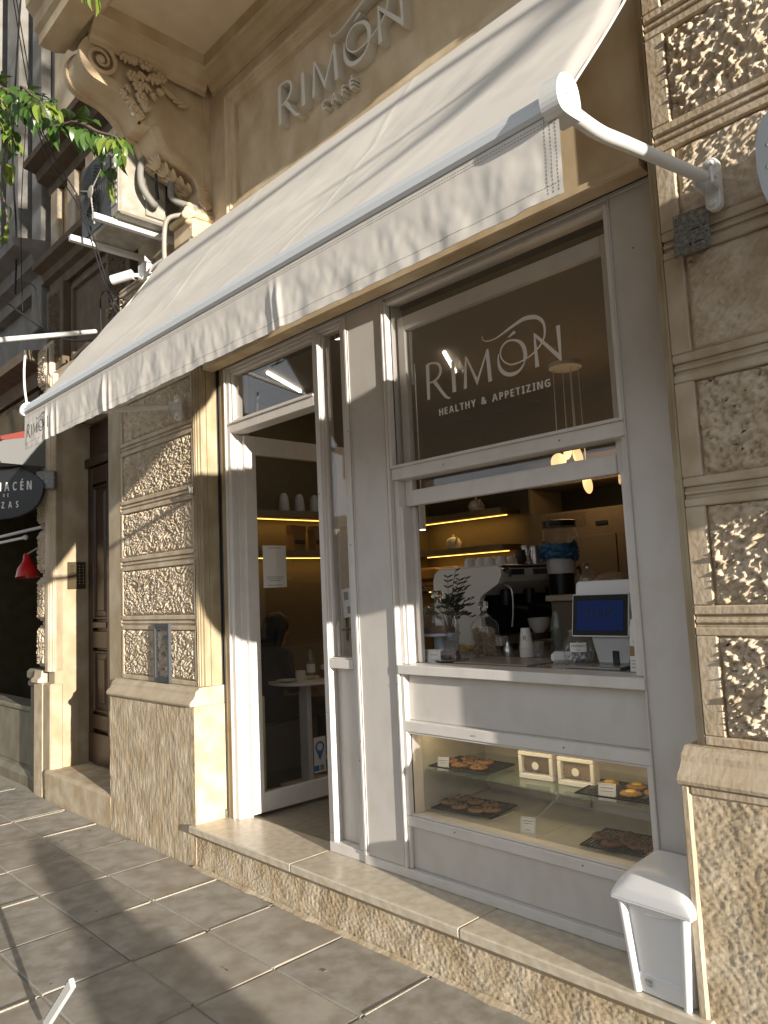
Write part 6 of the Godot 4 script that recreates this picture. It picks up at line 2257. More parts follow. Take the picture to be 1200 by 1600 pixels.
	for k in 26:
		var a := rr.randf() * TAU
		var lean := rr.randf_range(0.2, 1.2)
		var tip := Vector3(cos(a) * lean * 0.17, 0.20 + rr.randf() * 0.24 * (1.3 - lean * 0.5), sin(a) * lean * 0.14)
		var base := Vector3(0, 0.12, 0)
		var pts := []
		for i in 7:
			var u := i / 6.0
			pts.append(base.lerp(tip, u) + Vector3(0, 0.05 * sin(u * PI), 0))
		st.tube(pts, 0.0016, 5)
		for i in range(2, 7):
			for s in [-1.0, 1.0]:
				var d := Vector3(cos(a + s * 1.1), 0.5, sin(a + s * 1.1)).normalized()
				var c: Vector3 = pts[i] + d * 0.016
				b.ball(c, Vector3(0.005, 0.018, 0.0015), Basis.looking_at(Vector3(d.z, 0.3, -d.x).normalized(), d), 6, 4)
	part("leaves", b, mt("dark leaf", 0.025, 0.05, 0.02, 0.4), pl).set_meta("kind", "stuff")
	part("stems", st, M["bark"], pl).set_meta("kind", "stuff")

	# tip jar, napkin box, till
	var tj := thing("tip_jar", "round glass tip jar with a handwritten PROPINAS label", "jar", Vector3(0.79, 0.989, -0.33), 0.55)
	part("jar", lathe_at([Vector2(0, 0.003), Vector2(0.052, 0.003), Vector2(0.066, 0.03), Vector2(0.070, 0.07), Vector2(0.062, 0.105), Vector2(0.042, 0.128), Vector2(0.040, 0.145), Vector2(0.044, 0.150)], Vector3.ZERO, 30), M["clear glass"], tj)
	rim(tj, Vector3(0, 0.150, 0), 0.043)
	b = MB.new()
	for i in 9:
		for j in 4:
			var a0 := PI / 2 + 0.50 - 1.0 * i / 9.0
			var a1 := PI / 2 + 0.50 - 1.0 * (i + 1) / 9.0
			var y0 := 0.062 + 0.010 * j
			b.poly([Vector3(cos(a0) * 0.0715, y0, sin(a0) * 0.0715), Vector3(cos(a1) * 0.0715, y0, sin(a1) * 0.0715), Vector3(cos(a1) * 0.0715, y0 + 0.010, sin(a1) * 0.0715), Vector3(cos(a0) * 0.0715, y0 + 0.010, sin(a0) * 0.0715)], Vector3(cos(a0), 0, sin(a0)))
	var lb := part("label", b, M["paper"], tj)
	var w := spaced("PROPINAS", 0.055, 0.012, 0.0008, 400)
	for i in w.v.size():
		var px := w.v[i].x - 0.0275
		w.v[i] = Vector3(px, w.v[i].y + 0.084, sqrt(maxf(0.0, 0.0722 * 0.0722 - px * px)) + w.v[i].z)
	part("lettering", w, M["ink"], lb)
	b = MB.new()
	b.tube(curve([Vector3(-0.008, 0.074, 0.0722), Vector3(0.0, 0.069, 0.0724), Vector3(0.008, 0.074, 0.0722)], 5), 0.0008, 5)
	for s in [-1.0, 1.0]:
		b.ball(Vector3(s * 0.004, 0.079, 0.0722), Vector3(0.0008, 0.0012, 0.0008), Basis(), 6, 4)
	part("smile", b, M["ink"], lb)
	for i in 7:
		b = MB.new()
		var cf := fn(90 + i, 12.0)
		var an := i * 0.9
		b.grid(10, 8, func(u: float, v: float) -> Vector3:
			var q := Vector3((u - 0.5) * 0.075, 0.010 * cf.get_noise_2d(u * 0.3, v * 0.3) * 3.0, (v - 0.5) * 0.05)
			return Vector3(0.012 * cos(an * 2.0), 0.03 + 0.007 * i, 0.012 * sin(an * 2.0)) + Basis.from_euler(Vector3(0.5 * sin(an), an, 0.6 * cos(an * 1.7))) * q, Vector3.ZERO)
		var o := one("banknote", b, [M["chalk blue plastic"], M["paper"], mt("note violet %d" % i, 0.22, 0.20, 0.27, 0.8)][i % 3], "crumpled banknote inside the round tip jar", "banknote", "banknotes in the tip jar")
		o.position = tj.position
	b = MB.new()
	b.box(Vector3(0.665, 1.014, -0.40), Vector3(0.11, 0.05, 0.075), 0.014, Basis(Vector3.UP, 0.5))
	one("napkin_pack", b, M["paper"], "small white napkin pack left of the tip jar", "napkins")

	var po := thing("till_terminal", "white till terminal with a small blue customer screen", "till", Vector3(0, 0, 0))
	b = MB.new()
	b.span(Vector3(0.80, 0.989, -0.40), Vector3(1.06, 1.001, -0.20), 0.004)
	part("base", b, M["steel"], po)
	b = MB.new()
	b.prism(pv([0.90, 1.0, 1.045, 1.0, 1.075, 1.08, 1.08, 1.16, 0.865, 1.16, 0.875, 1.09]), Transform3D(Basis(), Vector3(0, 0, -0.375)), 0.07, 0.008)
	part("stand", b, mt("till grey", 0.42, 0.42, 0.42, 0.4), po)
	b = MB.new()
	b.box(Vector3(0.985, 1.030, -0.3035), Vector3(0.030, 0.055, 0.006), 0.0028)
	part("cable_slot", b, M["black plastic"], po)
	var lean := Basis(Vector3.RIGHT, -0.16)
	b = MB.new()
	var rp := PackedVector2Array()
	for c in [[1, 1, 0.0], [-1, 1, PI / 2], [-1, -1, PI], [1, -1, PI * 1.5]]:
		for i in 5:
			var a: float = c[2] + PI / 2 * i / 4.0
			rp.append(Vector2(c[0] * 0.170 + cos(a) * 0.018, c[1] * 0.100 + sin(a) * 0.018))
	b.prism(rp, Transform3D(lean, Vector3(0.965, 1.235, -0.375)), 0.028, 0.004)
	part("back_housing", b, M["pale plastic"], po)
	b = MB.new()
	rp = PackedVector2Array()
	for c in [[1, 1, 0.0], [-1, 1, PI / 2], [-1, -1, PI], [1, -1, PI * 1.5]]:
		for i in 4:
			var a: float = c[2] + PI / 2 * i / 3.0
			rp.append(Vector2(c[0] * 0.128 + cos(a) * 0.008, c[1] * 0.084 + sin(a) * 0.008))
	b.prism(rp, Transform3D(lean, Vector3(0.925, 1.205, -0.315)), 0.016, 0.002)
	var sc := part("customer_display", b, M["pale plastic"], po)
	b = MB.new()
	b.box(Vector3(0.925, 1.205, -0.315) + lean * Vector3(0, 0, 0.0168), Vector3(0.262, 0.174, 0.0012), 0.0, lean)
	part("bezel", b, M["cable black"], sc)
	var em := lamp_mat("screen glow", Color(0.09, 0.19, 0.42), 0.10)
	em.roughness = 0.35
	em.metallic_specular = 0.2
	em.albedo_color = Color(0.05, 0.08, 0.14)
	b = MB.new()
	b.box(Vector3(0.925, 1.205, -0.315) + lean * Vector3(0, -0.002, 0.0178), Vector3(0.220, 0.128, 0.0008), 0.0, lean)
	part("screen", b, em, sc)
	var lt := MB.new()
	for k in ["R", "I", "M", "O", "A", "N", "swoosh"]:
		var q := logo_letter(k, Transform3D(lean.scaled(Vector3(0.030, 0.030, 0.030)), Vector3(0.925, 1.205, -0.315) + lean * Vector3(-0.066, -0.008, 0.0186)), 0.0010)
		lt.v.append_array(q.v)
		lt.n.append_array(q.n)
	part("screen_lettering", lt, M["ink"], sc)

	var pb := thing("coffee_pouch", "tall white printed coffee pouch leaning at the right end of the sill", "pouch", Vector3(1.185, 0.994, -0.13), -0.12)
	b = MB.new()
	b.prism(pv([-0.036, 0.0, 0.036, 0.0, 0.037, 0.14, 0.028, 0.185, 0.022, 0.205, -0.026, 0.205, -0.034, 0.17]), Transform3D(Basis(Vector3.RIGHT, -0.06), Vector3(0, 0, -0.02)), 0.04, 0.004)
	part("pouch", b, M["paper"], pb)
	for q in [[0.012, 0.082, 0.040, 0.040, 0], [-0.022, 0.082, 0.020, 0.038, 1], [0.02, 0.118, 0.012, 0.012, 2], [0.02, 0.134, 0.010, 0.010, 2], [-0.012, 0.118, 0.004, 0.016, 1], [-0.002, 0.045, 0.05, 0.003, 2], [-0.004, 0.033, 0.045, 0.003, 2], [-0.012, 0.020, 0.03, 0.003, 2]]:
		b = MB.new()
		var lb2 := Basis(Vector3.RIGHT, -0.06)
		b.box(lb2 * Vector3(q[0], q[1], 0.0208) + Vector3(0, 0, 0), Vector3(q[2], q[3], 0.0008), 0.0, lb2)
		part("print_block", b, [M["brown cookie"], M["kraft paper"], M["grey ink"]][q[4]], pb)

	# low back bar with bread and glass domes, behind the till
	var bb := thing("back_bar", "dark low shelf unit behind the till carrying bread and glass domes", "shelf")
	b = MB.new()
	b.span(Vector3(0.40, 0.989, -1.05), Vector3(1.50, 1.26, -0.72), 0.006)
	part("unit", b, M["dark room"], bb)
	b = MB.new()
	b.span(Vector3(0.38, 1.2605, -1.07), Vector3(1.52, 1.29, -0.70), 0.004)
	part("top", b, tri_tex(mt("back bar top", 0.25, 0.21, 0.15, 0.5), T.mottle, Vector3(2, 2, 2)), bb)
	b = MB.new()
	var bd := fn(44, 5.0)
	b.grid(28, 18, func(u: float, v: float) -> Vector3:
		var d := Vector3(sin(PI * v) * cos(TAU * u), cos(PI * v), sin(PI * v) * sin(TAU * u))
		var r := 1.0 + 0.10 * bd.get_noise_3dv(d * 0.3)
		return Vector3(0.70, 1.335, -0.84) + d * Vector3(0.115, 0.060, 0.07) * r, Vector3.ZERO)
	one("bread_loaf", b, M["pale biscuit"], "round pale loaf wrapped on top of the back bar", "bread")
	for q in [[0.54, -0.86, 0.05, 0.13, "left small glass dome on the back bar"], [0.87, -0.92, 0.06, 0.19, "tall glass dome right of the bread"], [0.98, -0.84, 0.055, 0.11, "low glass dome at the right end of the back bar"]]:
		var o := thing("glass_dome", q[4], "dome", Vector3(q[0], 1.2905, q[1]), 0, "glass domes on the back bar")
		part("dome", lathe_at([Vector2(q[2], 0.002), Vector2(q[2], q[3] * 0.6), Vector2(q[2] * 0.8, q[3] * 0.85), Vector2(q[2] * 0.3, q[3]), Vector2(0.008, q[3] * 1.02)], Vector3.ZERO), M["clear glass"], o)
		part("knob", lathe_at([Vector2(0.008, q[3] * 1.02), Vector2(0.018, q[3] * 1.12), Vector2(0.014, q[3] * 1.22), Vector2(0, q[3] * 1.24)], Vector3.ZERO, 16), M["solid glass"], o)
		one("biscuits", lathe_at([Vector2(0, 0), Vector2(q[2] * 0.75, 0), Vector2(q[2] * 0.8, 0.015), Vector2(q[2] * 0.6, 0.03), Vector2(0, 0.032)], Vector3(q[0], 1.2935, q[1]), 18), M["brown cookie"], "brown cake piece inside the " + q[4], "cake")

	card("price_card", "white price card standing by the cake stand, the left of two on the counter", Vector3(-0.005, 0.989, -0.165), 0.35, 0.072, 0.062, [["", 0.048, 0.009, 0.044], ["", 0.050, 0.0055, 0.032], ["RIMÓN", 0.028, 0.007, 0.012]])
	card("price_card", "white price card leaning before the brownies, the right of two on the counter", Vector3(0.085, 0.989, -0.148), 0.45, 0.066, 0.066, [["", 0.036, 0.007, 0.038], ["RIMÓN", 0.026, 0.007, 0.012]])

	# ledge inside the side light: cup of straws
	b = MB.new()
	b.span(Vector3(-0.55, 0.975, -0.30), Vector3(-0.3035, 0.9995, -0.121), 0.002)
	one("window_ledge", b, M["white paint"], "small white ledge inside the narrow side light", "ledge")
	var sc2 := thing("straw_cup", "white cup marked R full of black straws on the side light ledge", "cup", Vector3(-0.435, 1.0, -0.17), 0.4)
	part("cup", lathe_at([Vector2(0, 0.002), Vector2(0.032, 0.002), Vector2(0.043, 0.10), Vector2(0.040, 0.10), Vector2(0.030, 0.006), Vector2(0, 0.006)], Vector3.ZERO), M["ceramic"], sc2)
	part("lettering", logo_letter("R", Transform3D(Basis(Vector3.RIGHT, 0.11).scaled(Vector3(0.03, 0.03, 0.03)), Vector3(-0.012, 0.045, 0.0372)), 0.001), M["ink"], sc2)
	for k in 11:
		b = MB.new()
		var a := k * 2.3
		b.rod(Vector3(cos(a) * 0.015, 0.01, sin(a) * 0.015), Vector3(cos(a) * 0.030, 0.20 + 0.012 * (k % 4), sin(a) * 0.030), 0.0035, 7)
		part("straw", b, M["black plastic"], sc2)
	var sc3 := thing("stirrer_cup", "pale cup of wooden stirrers at the right of the straw cup", "cup", Vector3(-0.36, 1.0, -0.18))
	part("cup", lathe_at([Vector2(0, 0.002), Vector2(0.028, 0.002), Vector2(0.036, 0.09), Vector2(0.034, 0.09), Vector2(0.026, 0.006), Vector2(0, 0.006)], Vector3.ZERO), M["pale biscuit"], sc3)
	for k in 6:
		b = MB.new()
		b.rod(Vector3(0.01 * cos(k), 0.01, 0.01 * sin(k)), Vector3(0.024 * cos(k * 1.7), 0.14, 0.024 * sin(k * 1.7)), 0.004, 6)
		part("stirrer", b, M["kraft paper"], sc3)
	one("small_bottle", lathe_at([Vector2(0, 0), Vector2(0.018, 0), Vector2(0.018, 0.05), Vector2(0.007, 0.065), Vector2(0.007, 0.085), Vector2(0, 0.085)], Vector3(-0.50, 1.0, -0.165), 16), M["ceramic"], "tiny cream bottle at the left of the straw cup", "bottle")


# ---------------------------------------------------------------- the display case below the counter

func display_things() -> void:
	var t := thing("display_case", "low glass fronted pastry case under the serving window", "display case")
	var w: Material = tri_tex(mt("case white", 0.52, 0.50, 0.42, 0.4), T.mottle, Vector3(1, 1, 1))
	part("floor_board", bars([[0.0, 0.262, -0.595, 0.66, 0.2865, -0.1005], [0.662, 0.262, -0.595, 1.268, 0.2862, -0.1005]]), w, t)
	part("left_side", bars([[0.002, 0.287, -0.60, 0.022, 0.70, -0.1005]]), w, t)
	part("right_side", bars([[1.248, 0.287, -0.60, 1.2675, 0.70, -0.1005]]), w, t)
	part("ceiling_board", bars([[0.0, 0.7005, -0.60, 1.268, 0.72, -0.1005]]), w, t)
	part("sliding_door", bars([[0.0225, 0.30, -0.594, 0.64, 0.70, -0.575], [0.06, 0.33, -0.5745, 0.60, 0.345, -0.568], [0.06, 0.665, -0.5745, 0.60, 0.68, -0.568], [0.06, 0.3455, -0.5745, 0.075, 0.6645, -0.568]]), w, t)
	part("sliding_door", bars([[0.60, 0.32, -0.622, 1.2475, 0.70, -0.603], [0.60, 0.295, -0.60, 0.66, 0.70, -0.596]]), w, t)
	var b := MB.new()
	b.span(Vector3(0.0225, 0.478, -0.555), Vector3(1.2475, 0.486, -0.115), 0.001)
	part("glass_shelf", b, M["shelf glass"], t)
	for x in [0.03, 1.238]:
		for z in [-0.15, -0.52]:
			b = MB.new()
			b.rod(Vector3(x - 0.01, 0.4715, z), Vector3(x + 0.01, 0.4715, z), 0.006, 8)
			part("shelf_pin", b, M["steel"], t)

	glow_strip(t, Vector3(0.05, 0.690, -0.13), Vector3(1.22, 0.690, -0.13), 0.05, Color(1.0, 0.90, 0.70))

	# wire racks
	var rack := MB.new()
	var wr := 0.0016
	for i in 15:
		var z := -0.12 + 0.24 * i / 14.0
		rack.rod(Vector3(-0.165, 0.0145, z), Vector3(0.165, 0.0145, z), wr, 5)
	for i in 21:
		var x := -0.165 + 0.33 * i / 20.0
		rack.rod(Vector3(x, 0.0175, -0.12), Vector3(x, 0.0175, 0.12), wr, 5)
	for s in [-1.0, 1.0]:
		rack.rod(Vector3(-0.165, 0.0175, s * 0.12), Vector3(0.165, 0.0175, s * 0.12), 0.003, 6)
		rack.rod(Vector3(s * 0.165, 0.0145, -0.12), Vector3(s * 0.165, 0.0145, 0.12), 0.003, 6)
		for q in [-0.08, 0.08]:
			rack.tube([Vector3(s * 0.150, 0.0145, q - 0.012), Vector3(s * 0.152, 0.002, q), Vector3(s * 0.150, 0.0145, q + 0.012)], 0.002, 5)
	var rm := rack.mesh()
	var racks := [[0.215, 0.4865, -0.235, 0.05, "black wire rack of golden cookies on the left of the glass shelf"], [1.02, 0.4865, -0.24, 0.10, "black wire rack of lemon topped cookies on the right of the glass shelf"], [0.20, 0.287, -0.255, 0.12, "black wire rack of cookies on the left of the case floor"], [1.03, 0.287, -0.235, 0.10, "black wire rack of dark cookies on the right of the case floor"]]
	for q in racks:
		var o := shared("wire_rack", rm, M["black metal"], self, Transform3D(Basis(Vector3.UP, q[3]), Vector3(q[0], q[1], q[2])))
		tag(o, q[4], "wire rack", "wire racks in the pastry case")
	# cookies: lumpy discs with chips
	var shapes := []
	for k in 3:
		var cf := fn(200 + k, 7.0)
		var c := MB.new()
		c.grid(22, 9, func(u: float, v: float) -> Vector3:
			var a := TAU * u
			var r: float = [0.0, 0.020, 0.034, 0.042, 0.0455, 0.0465, 0.045, 0.040, 0.020, 0.0][int(round(v * 9))]
			var y: float = [0.017, 0.0165, 0.015, 0.0125, 0.009, 0.006, 0.003, 0.001, 0.0, 0.0][int(round(v * 9))]
			r *= 1.0 + 0.07 * cf.get_noise_2d(cos(a) * 0.2, sin(a) * 0.2)
			return Vector3(cos(a) * r, y + 0.003 * cf.get_noise_2d(cos(a) * r * 8.0, sin(a) * r * 8.0) * (1.0 if v < 0.5 else 0.0), sin(a) * r), Vector3.ZERO)
		shapes.append(c.mesh())
	var chip_shapes := []
	for k in 3:
		var c := MB.new()
		var r2 := RandomNumberGenerator.new()
		r2.seed = 30 + k
		for i in 14:
			var a := r2.randf() * TAU
			var r := sqrt(r2.randf()) * 0.036
			c.ball(Vector3(cos(a) * r, 0.0165 - r * r * 2.2, sin(a) * r), Vector3(0.0062, 0.0042, 0.0062), Basis(), 7, 4)
		chip_shapes.append(c.mesh())
	var lemon := MB.new()
	lemon.ball(Vector3(0, 0.016, 0), Vector3(0.024, 0.006, 0.024), Basis(), 16, 6)
	var lm := lemon.mesh()
	var yel := mt("lemon curd", 0.55, 0.38, 0.06, 0.3)
	var gold := tri_tex(mt("golden cookie", 0.46, 0.25, 0.085, 0.85), T.baked, Vector3(9, 9, 9), T.bump_fine, 0.4)
	var n := 0
	var trays := [
		[0.215, 0.507, -0.235, gold, 1, "golden chocolate chip cookie on the upper left wire rack", [[-0.11, 0.03], [-0.015, 0.065], [-0.06, -0.06], [0.05, -0.045], [0.09, 0.055], [-0.005, -0.01]]],
		[1.02, 0.507, -0.24, M["cookie"], 2, "lemon topped cookie on the upper right wire rack", [[-0.09, -0.03], [0.02, -0.055], [0.05, 0.055], [0.12, -0.01]]],
		[0.20, 0.3075, -0.255, M["cookie"], 1, "chocolate chip cookie on the lower left wire rack", [[-0.12, 0.045], [-0.115, -0.055], [-0.03, 0.07], [-0.02, -0.04], [0.07, 0.065], [0.075, -0.035], [0.125, 0.02]]],
		[1.03, 0.3075, -0.235, M["brown cookie"], 1, "dark brown cookie on the lower right wire rack", [[-0.12, 0.02], [-0.045, 0.075], [-0.035, -0.045], [0.05, 0.04], [0.09, -0.05], [0.13, 0.06], [0.0, 0.015]]]]
	for tr in trays:
		for q in tr[6]:
			var o := shared("cookie", shapes[n % 3], tr[3], self, Transform3D(Basis(Vector3.UP, n * 1.7).scaled(Vector3(0.9, 1.0, 0.9)), Vector3(tr[0] + q[0], tr[1], tr[2] + q[1])))
			tag(o, tr[5], "cookie", tr[5].replace("cookie", "cookies"))
			if tr[4] == 1:
				shared("chips", chip_shapes[n % 3], M["chocolate"], o).set_meta("kind", "stuff")
			else:
				shared("topping", lm, yel, o)
			n += 1
	# card boxes with windows
	for q in [[0.585, "white window box of brown cookies, the left one on the glass shelf", M["brown cookie"], -0.235, 0.10], [0.79, "white window box of pale biscuits, the right one on the glass shelf", M["pale biscuit"], -0.235, 0.08]]:
		var o := thing("cookie_box", q[1], "box", Vector3(q[0], 0.4865, q[3]), q[4], "window boxes of cookies")
		part("carton", bars([[-0.085, 0.0, -0.06, 0.085, 0.022, 0.0], [-0.085, 0.100, -0.06, 0.085, 0.118, 0.0], [-0.085, 0.0225, -0.06, -0.068, 0.0995, 0.0], [0.068, 0.0225, -0.06, 0.085, 0.0995, 0.0], [-0.0675, 0.0225, -0.06, 0.0675, 0.0995, -0.054]]), M["paper"], o)
		b = MB.new()
		glass_pane(b, -0.068, 0.022, 0.068, 0.10, -0.003)
		part("window", b, M["clear glass"], o)
		b = MB.new()
		b.lathe([Vector2(0, 0.001), Vector2(0.017, 0.001), Vector2(0.017, 0)], 20, Transform3D(Basis(Vector3.RIGHT, PI / 2), Vector3(0.0, 0.060, -0.002)))
		part("round_label", b, M["paper"], o)
		for k in 3:
			var c := shared("cookie", shapes[k], q[2], self, Transform3D(Basis(Vector3.UP, q[4]) * Basis(Vector3.RIGHT, PI / 2 - 0.12).scaled(Vector3(0.80, 0.80, 0.80)), o.position + Basis(Vector3.UP, q[4]) * Vector3(-0.044 + 0.044 * k, 0.062, -0.034 - 0.004 * (k % 2))))
			tag(c, ("brown" if q[0] < 0.7 else "pale") + " biscuit standing in the " + ("left" if q[0] < 0.7 else "right") + " white window box", "cookie", "biscuits in the window boxes")
	card("price_card", "price card before the golden cookies on the upper left", Vector3(0.135, 0.4875, -0.120), 0.35, 0.058, 0.062, [["", 0.044, 0.0065, 0.044], ["", 0.030, 0.005, 0.034], ["", 0.022, 0.0065, 0.010]])
	card("price_card", "price card before the lemon topped cookies on the upper right", Vector3(1.00, 0.4875, -0.125), 0.30, 0.070, 0.066, [["", 0.050, 0.0075, 0.046], ["", 0.050, 0.005, 0.034], ["", 0.024, 0.007, 0.010]])
	card("price_card", "price card standing alone in the middle of the case floor", Vector3(0.605, 0.2875, -0.125), 0.30, 0.066, 0.066, [["", 0.048, 0.007, 0.048], ["", 0.040, 0.006, 0.038], ["", 0.022, 0.006, 0.012]])



# ---------------------------------------------------------------- people: one smooth skin over joints

func skin(bones: Array, cell: float, blend: float) -> MB: # bones: [from, to, radius from, radius to, flatten axis or null]
	var lo := Vector3(1e9, 1e9, 1e9)
	var hi := -lo
	for b in bones:
		var r := maxf(b[2], b[3]) + blend + cell * 2.0
		for k in 2:
			lo = lo.min(b[k] - Vector3(r, r, r))
			hi = hi.max(b[k] + Vector3(r, r, r))
	var nx := int((hi.x - lo.x) / cell) + 2
	var ny := int((hi.y - lo.y) / cell) + 2
	var nz := int((hi.z - lo.z) / cell) + 2
	var f := PackedFloat32Array()
	f.resize(nx * ny * nz)
	f.fill(1.0)
	for b in bones:
		var r := maxf(b[2], b[3]) + blend + cell * 1.5
		var a: Vector3 = b[0]
		var e: Vector3 = b[1]
		var sc: Vector3 = b[4] if b.size() > 4 else Vector3.ONE
		var d: Vector3 = (e - a) / sc
		var dd := maxf(d.length_squared(), 1e-9)
		var l: Vector3 = (a.min(e) - Vector3(r, r, r) - lo) / cell
		var h: Vector3 = (a.max(e) + Vector3(r, r, r) - lo) / cell
		for z in range(maxi(0, int(l.z)), mini(nz - 1, int(h.z)) + 1):
			for y in range(maxi(0, int(l.y)), mini(ny - 1, int(h.y)) + 1):
				var row := (z * ny + y) * nx
				for x in range(maxi(0, int(l.x)), mini(nx - 1, int(h.x)) + 1):
					var p := (lo + Vector3(x, y, z) * cell - a) / sc
					var t := clampf(p.dot(d) / dd, 0.0, 1.0)
					var v: float = p.distance_to(d * t) - lerpf(b[2], b[3], t)
					var o := f[row + x]
					var hh := maxf(blend - absf(o - v), 0.0) / blend
					f[row + x] = minf(o, v) - hh * hh * blend * 0.25
	var mb := MB.new()
	var at := {}
	var pos := PackedVector3Array()
	var nrm := PackedVector3Array()
	for z in nz - 1:
		for y in ny - 1:
			var row := (z * ny + y) * nx
			for x in nx - 1:
				var i := row + x
				var v0 := f[i]
				if v0 > cell * 2.5 or v0 < -cell * 2.5:
					continue
				var c := [v0, f[i + 1], f[i + nx], f[i + nx + 1], f[i + nx * ny], f[i + nx * ny + 1], f[i + nx * ny + nx], f[i + nx * ny + nx + 1]]
				var neg := 0
				for q in c:
					if q < 0.0:
						neg += 1
				if neg == 0 or neg == 8:
					continue
				var sum := Vector3.ZERO
				var n := 0
				for e in [[0, 1], [2, 3], [4, 5], [6, 7], [0, 2], [1, 3], [4, 6], [5, 7], [0, 4], [1, 5], [2, 6], [3, 7]]:
					var q0: float = c[e[0]]
					var q1: float = c[e[1]]
					if (q0 < 0.0) != (q1 < 0.0):
						var t := q0 / (q0 - q1)
						var p0 := Vector3(e[0] & 1, (e[0] >> 1) & 1, e[0] >> 2)
						var p1 := Vector3(e[1] & 1, (e[1] >> 1) & 1, e[1] >> 2)
						sum += p0.lerp(p1, t)
						n += 1
				at[i] = pos.size()
				pos.append(lo + (Vector3(x, y, z) + sum / n) * cell)
				nrm.append(Vector3(c[1] + c[3] + c[5] + c[7] - c[0] - c[2] - c[4] - c[6], c[2] + c[3] + c[6] + c[7] - c[0] - c[1] - c[4] - c[5], c[4] + c[5] + c[6] + c[7] - c[0] - c[1] - c[2] - c[3]).normalized())
	for i in at:
		for q in [[1, nx, nx * ny], [nx, nx * ny, 1], [nx * ny, 1, nx]]:
			var o: int = i + q[0]
			if (f[i] < 0.0) != (f[o] < 0.0):
				var k := [i, i - q[1], i - q[1] - q[2], i - q[2]]
				if at.has(k[1]) and at.has(k[2]) and at.has(k[3]):
					var a: int = at[k[0]]
					var b: int = at[k[1]]
					var c: int = at[k[2]]
					var d: int = at[k[3]]
					mb.t3(pos[a], pos[b], pos[c], nrm[a], nrm[b], nrm[c])
					mb.t3(pos[a], pos[c], pos[d], nrm[a], nrm[c], nrm[d])
	return mb


func hand_bones(wrist: Vector3, dirn: Vector3, palm_n: Vector3, side: float) -> Array: # palm, four curled fingers and a thumb
	var out := []
	var across := dirn.cross(palm_n).normalized() * side
	var kn := wrist + dirn * 0.085
	for i in 4:
		var off: float = (i - 1.5) * 0.020
		out.append([wrist + across * off * 0.6 + dirn * 0.012, kn + across * off, 0.014, 0.0115])
		var l: float = [0.034, 0.040, 0.037, 0.028][i]
		var p1 := kn + across * off + (dirn * 0.9 + palm_n * 0.35).normalized() * l
		var p2 := p1 + (dirn * 0.5 + palm_n * 0.8).normalized() * l * 0.75
		var p3 := p2 + (palm_n * 0.9 - dirn * 0.1).normalized() * l * 0.55
		out.append([kn + across * off, p1, 0.0098, 0.0090])
		out.append([p1, p2, 0.0090, 0.0082])
		out.append([p2, p3, 0.0082, 0.0070])
	var tb := wrist + dirn * 0.025 - across * 0.026
	var t1 := tb + (dirn * 0.7 - across * 0.7 + palm_n * 0.35).normalized() * 0.040
	var t2 := t1 + (dirn * 0.9 - across * 0.2 + palm_n * 0.3).normalized() * 0.030
	out.append([wrist + dirn * 0.01, tb, 0.016, 0.015])
	out.append([tb, t1, 0.013, 0.011])
	out.append([t1, t2, 0.0105, 0.0085])
	return out


func head_parts(parent: Node, at: Vector3, turn: Basis, skin_m: Material, hair_m: Material, long_hair: bool, cell: float) -> void:
	var q := func(x: float, y: float, z: float) -> Vector3: return at + turn * Vector3(x, y, z) # z is the way the face looks
	var bones := [
		[q.call(0, 0.035, -0.020), q.call(0, 0.045, -0.012), 0.083, 0.080], [q.call(0, -0.02, 0.022), q.call(0, -0.062, 0.045), 0.060, 0.038],
		[q.call(0, 0.012, 0.078), q.call(0, -0.020, 0.095), 0.010, 0.013], [q.call(-0.030, 0.030, 0.066), q.call(0.030, 0.030, 0.066), 0.018, 0.018],
		[q.call(-0.020, -0.054, 0.074), q.call(0.020, -0.054, 0.074), 0.009, 0.009], [q.call(0, -0.088, 0.058), q.call(0, -0.080, 0.052), 0.018, 0.018],
		[q.call(0, -0.05, -0.02), q.call(0, -0.15, -0.035), 0.052, 0.056]]
	for s in [-1.0, 1.0]:
		bones.append([q.call(s * 0.078, 0.012, -0.012), q.call(s * 0.080, -0.028, -0.006), 0.014, 0.009])
	var h := part("head", skin(bones, cell, 0.022), skin_m, parent)
	for s in [-1.0, 1.0]:
		var e := MB.new()
		e.ball(q.call(s * 0.031, 0.012, 0.076), Vector3(0.011, 0.008, 0.009), turn, 12, 8)
		part("eye", e, M["ceramic"], h)
	var hb := [[q.call(0, 0.058, -0.030), q.call(0, 0.055, -0.005), 0.094, 0.084], [q.call(0, 0.085, 0.0), q.call(0, 0.075, 0.045), 0.060, 0.040], [q.call(0, 0.0, -0.065), q.call(0, -0.07, -0.065), 0.070, 0.050]]
	if long_hair:
		for s in [-1.0, 1.0]:
			hb.append([q.call(s * 0.070, 0.02, -0.02), q.call(s * 0.075, -0.12, -0.02), 0.036, 0.030])
		hb.append([q.call(0, -0.02, -0.085), q.call(0, -0.16, -0.085), 0.065, 0.050])
	part("hair", skin(hb, cell * 1.3, 0.02), hair_m, parent)


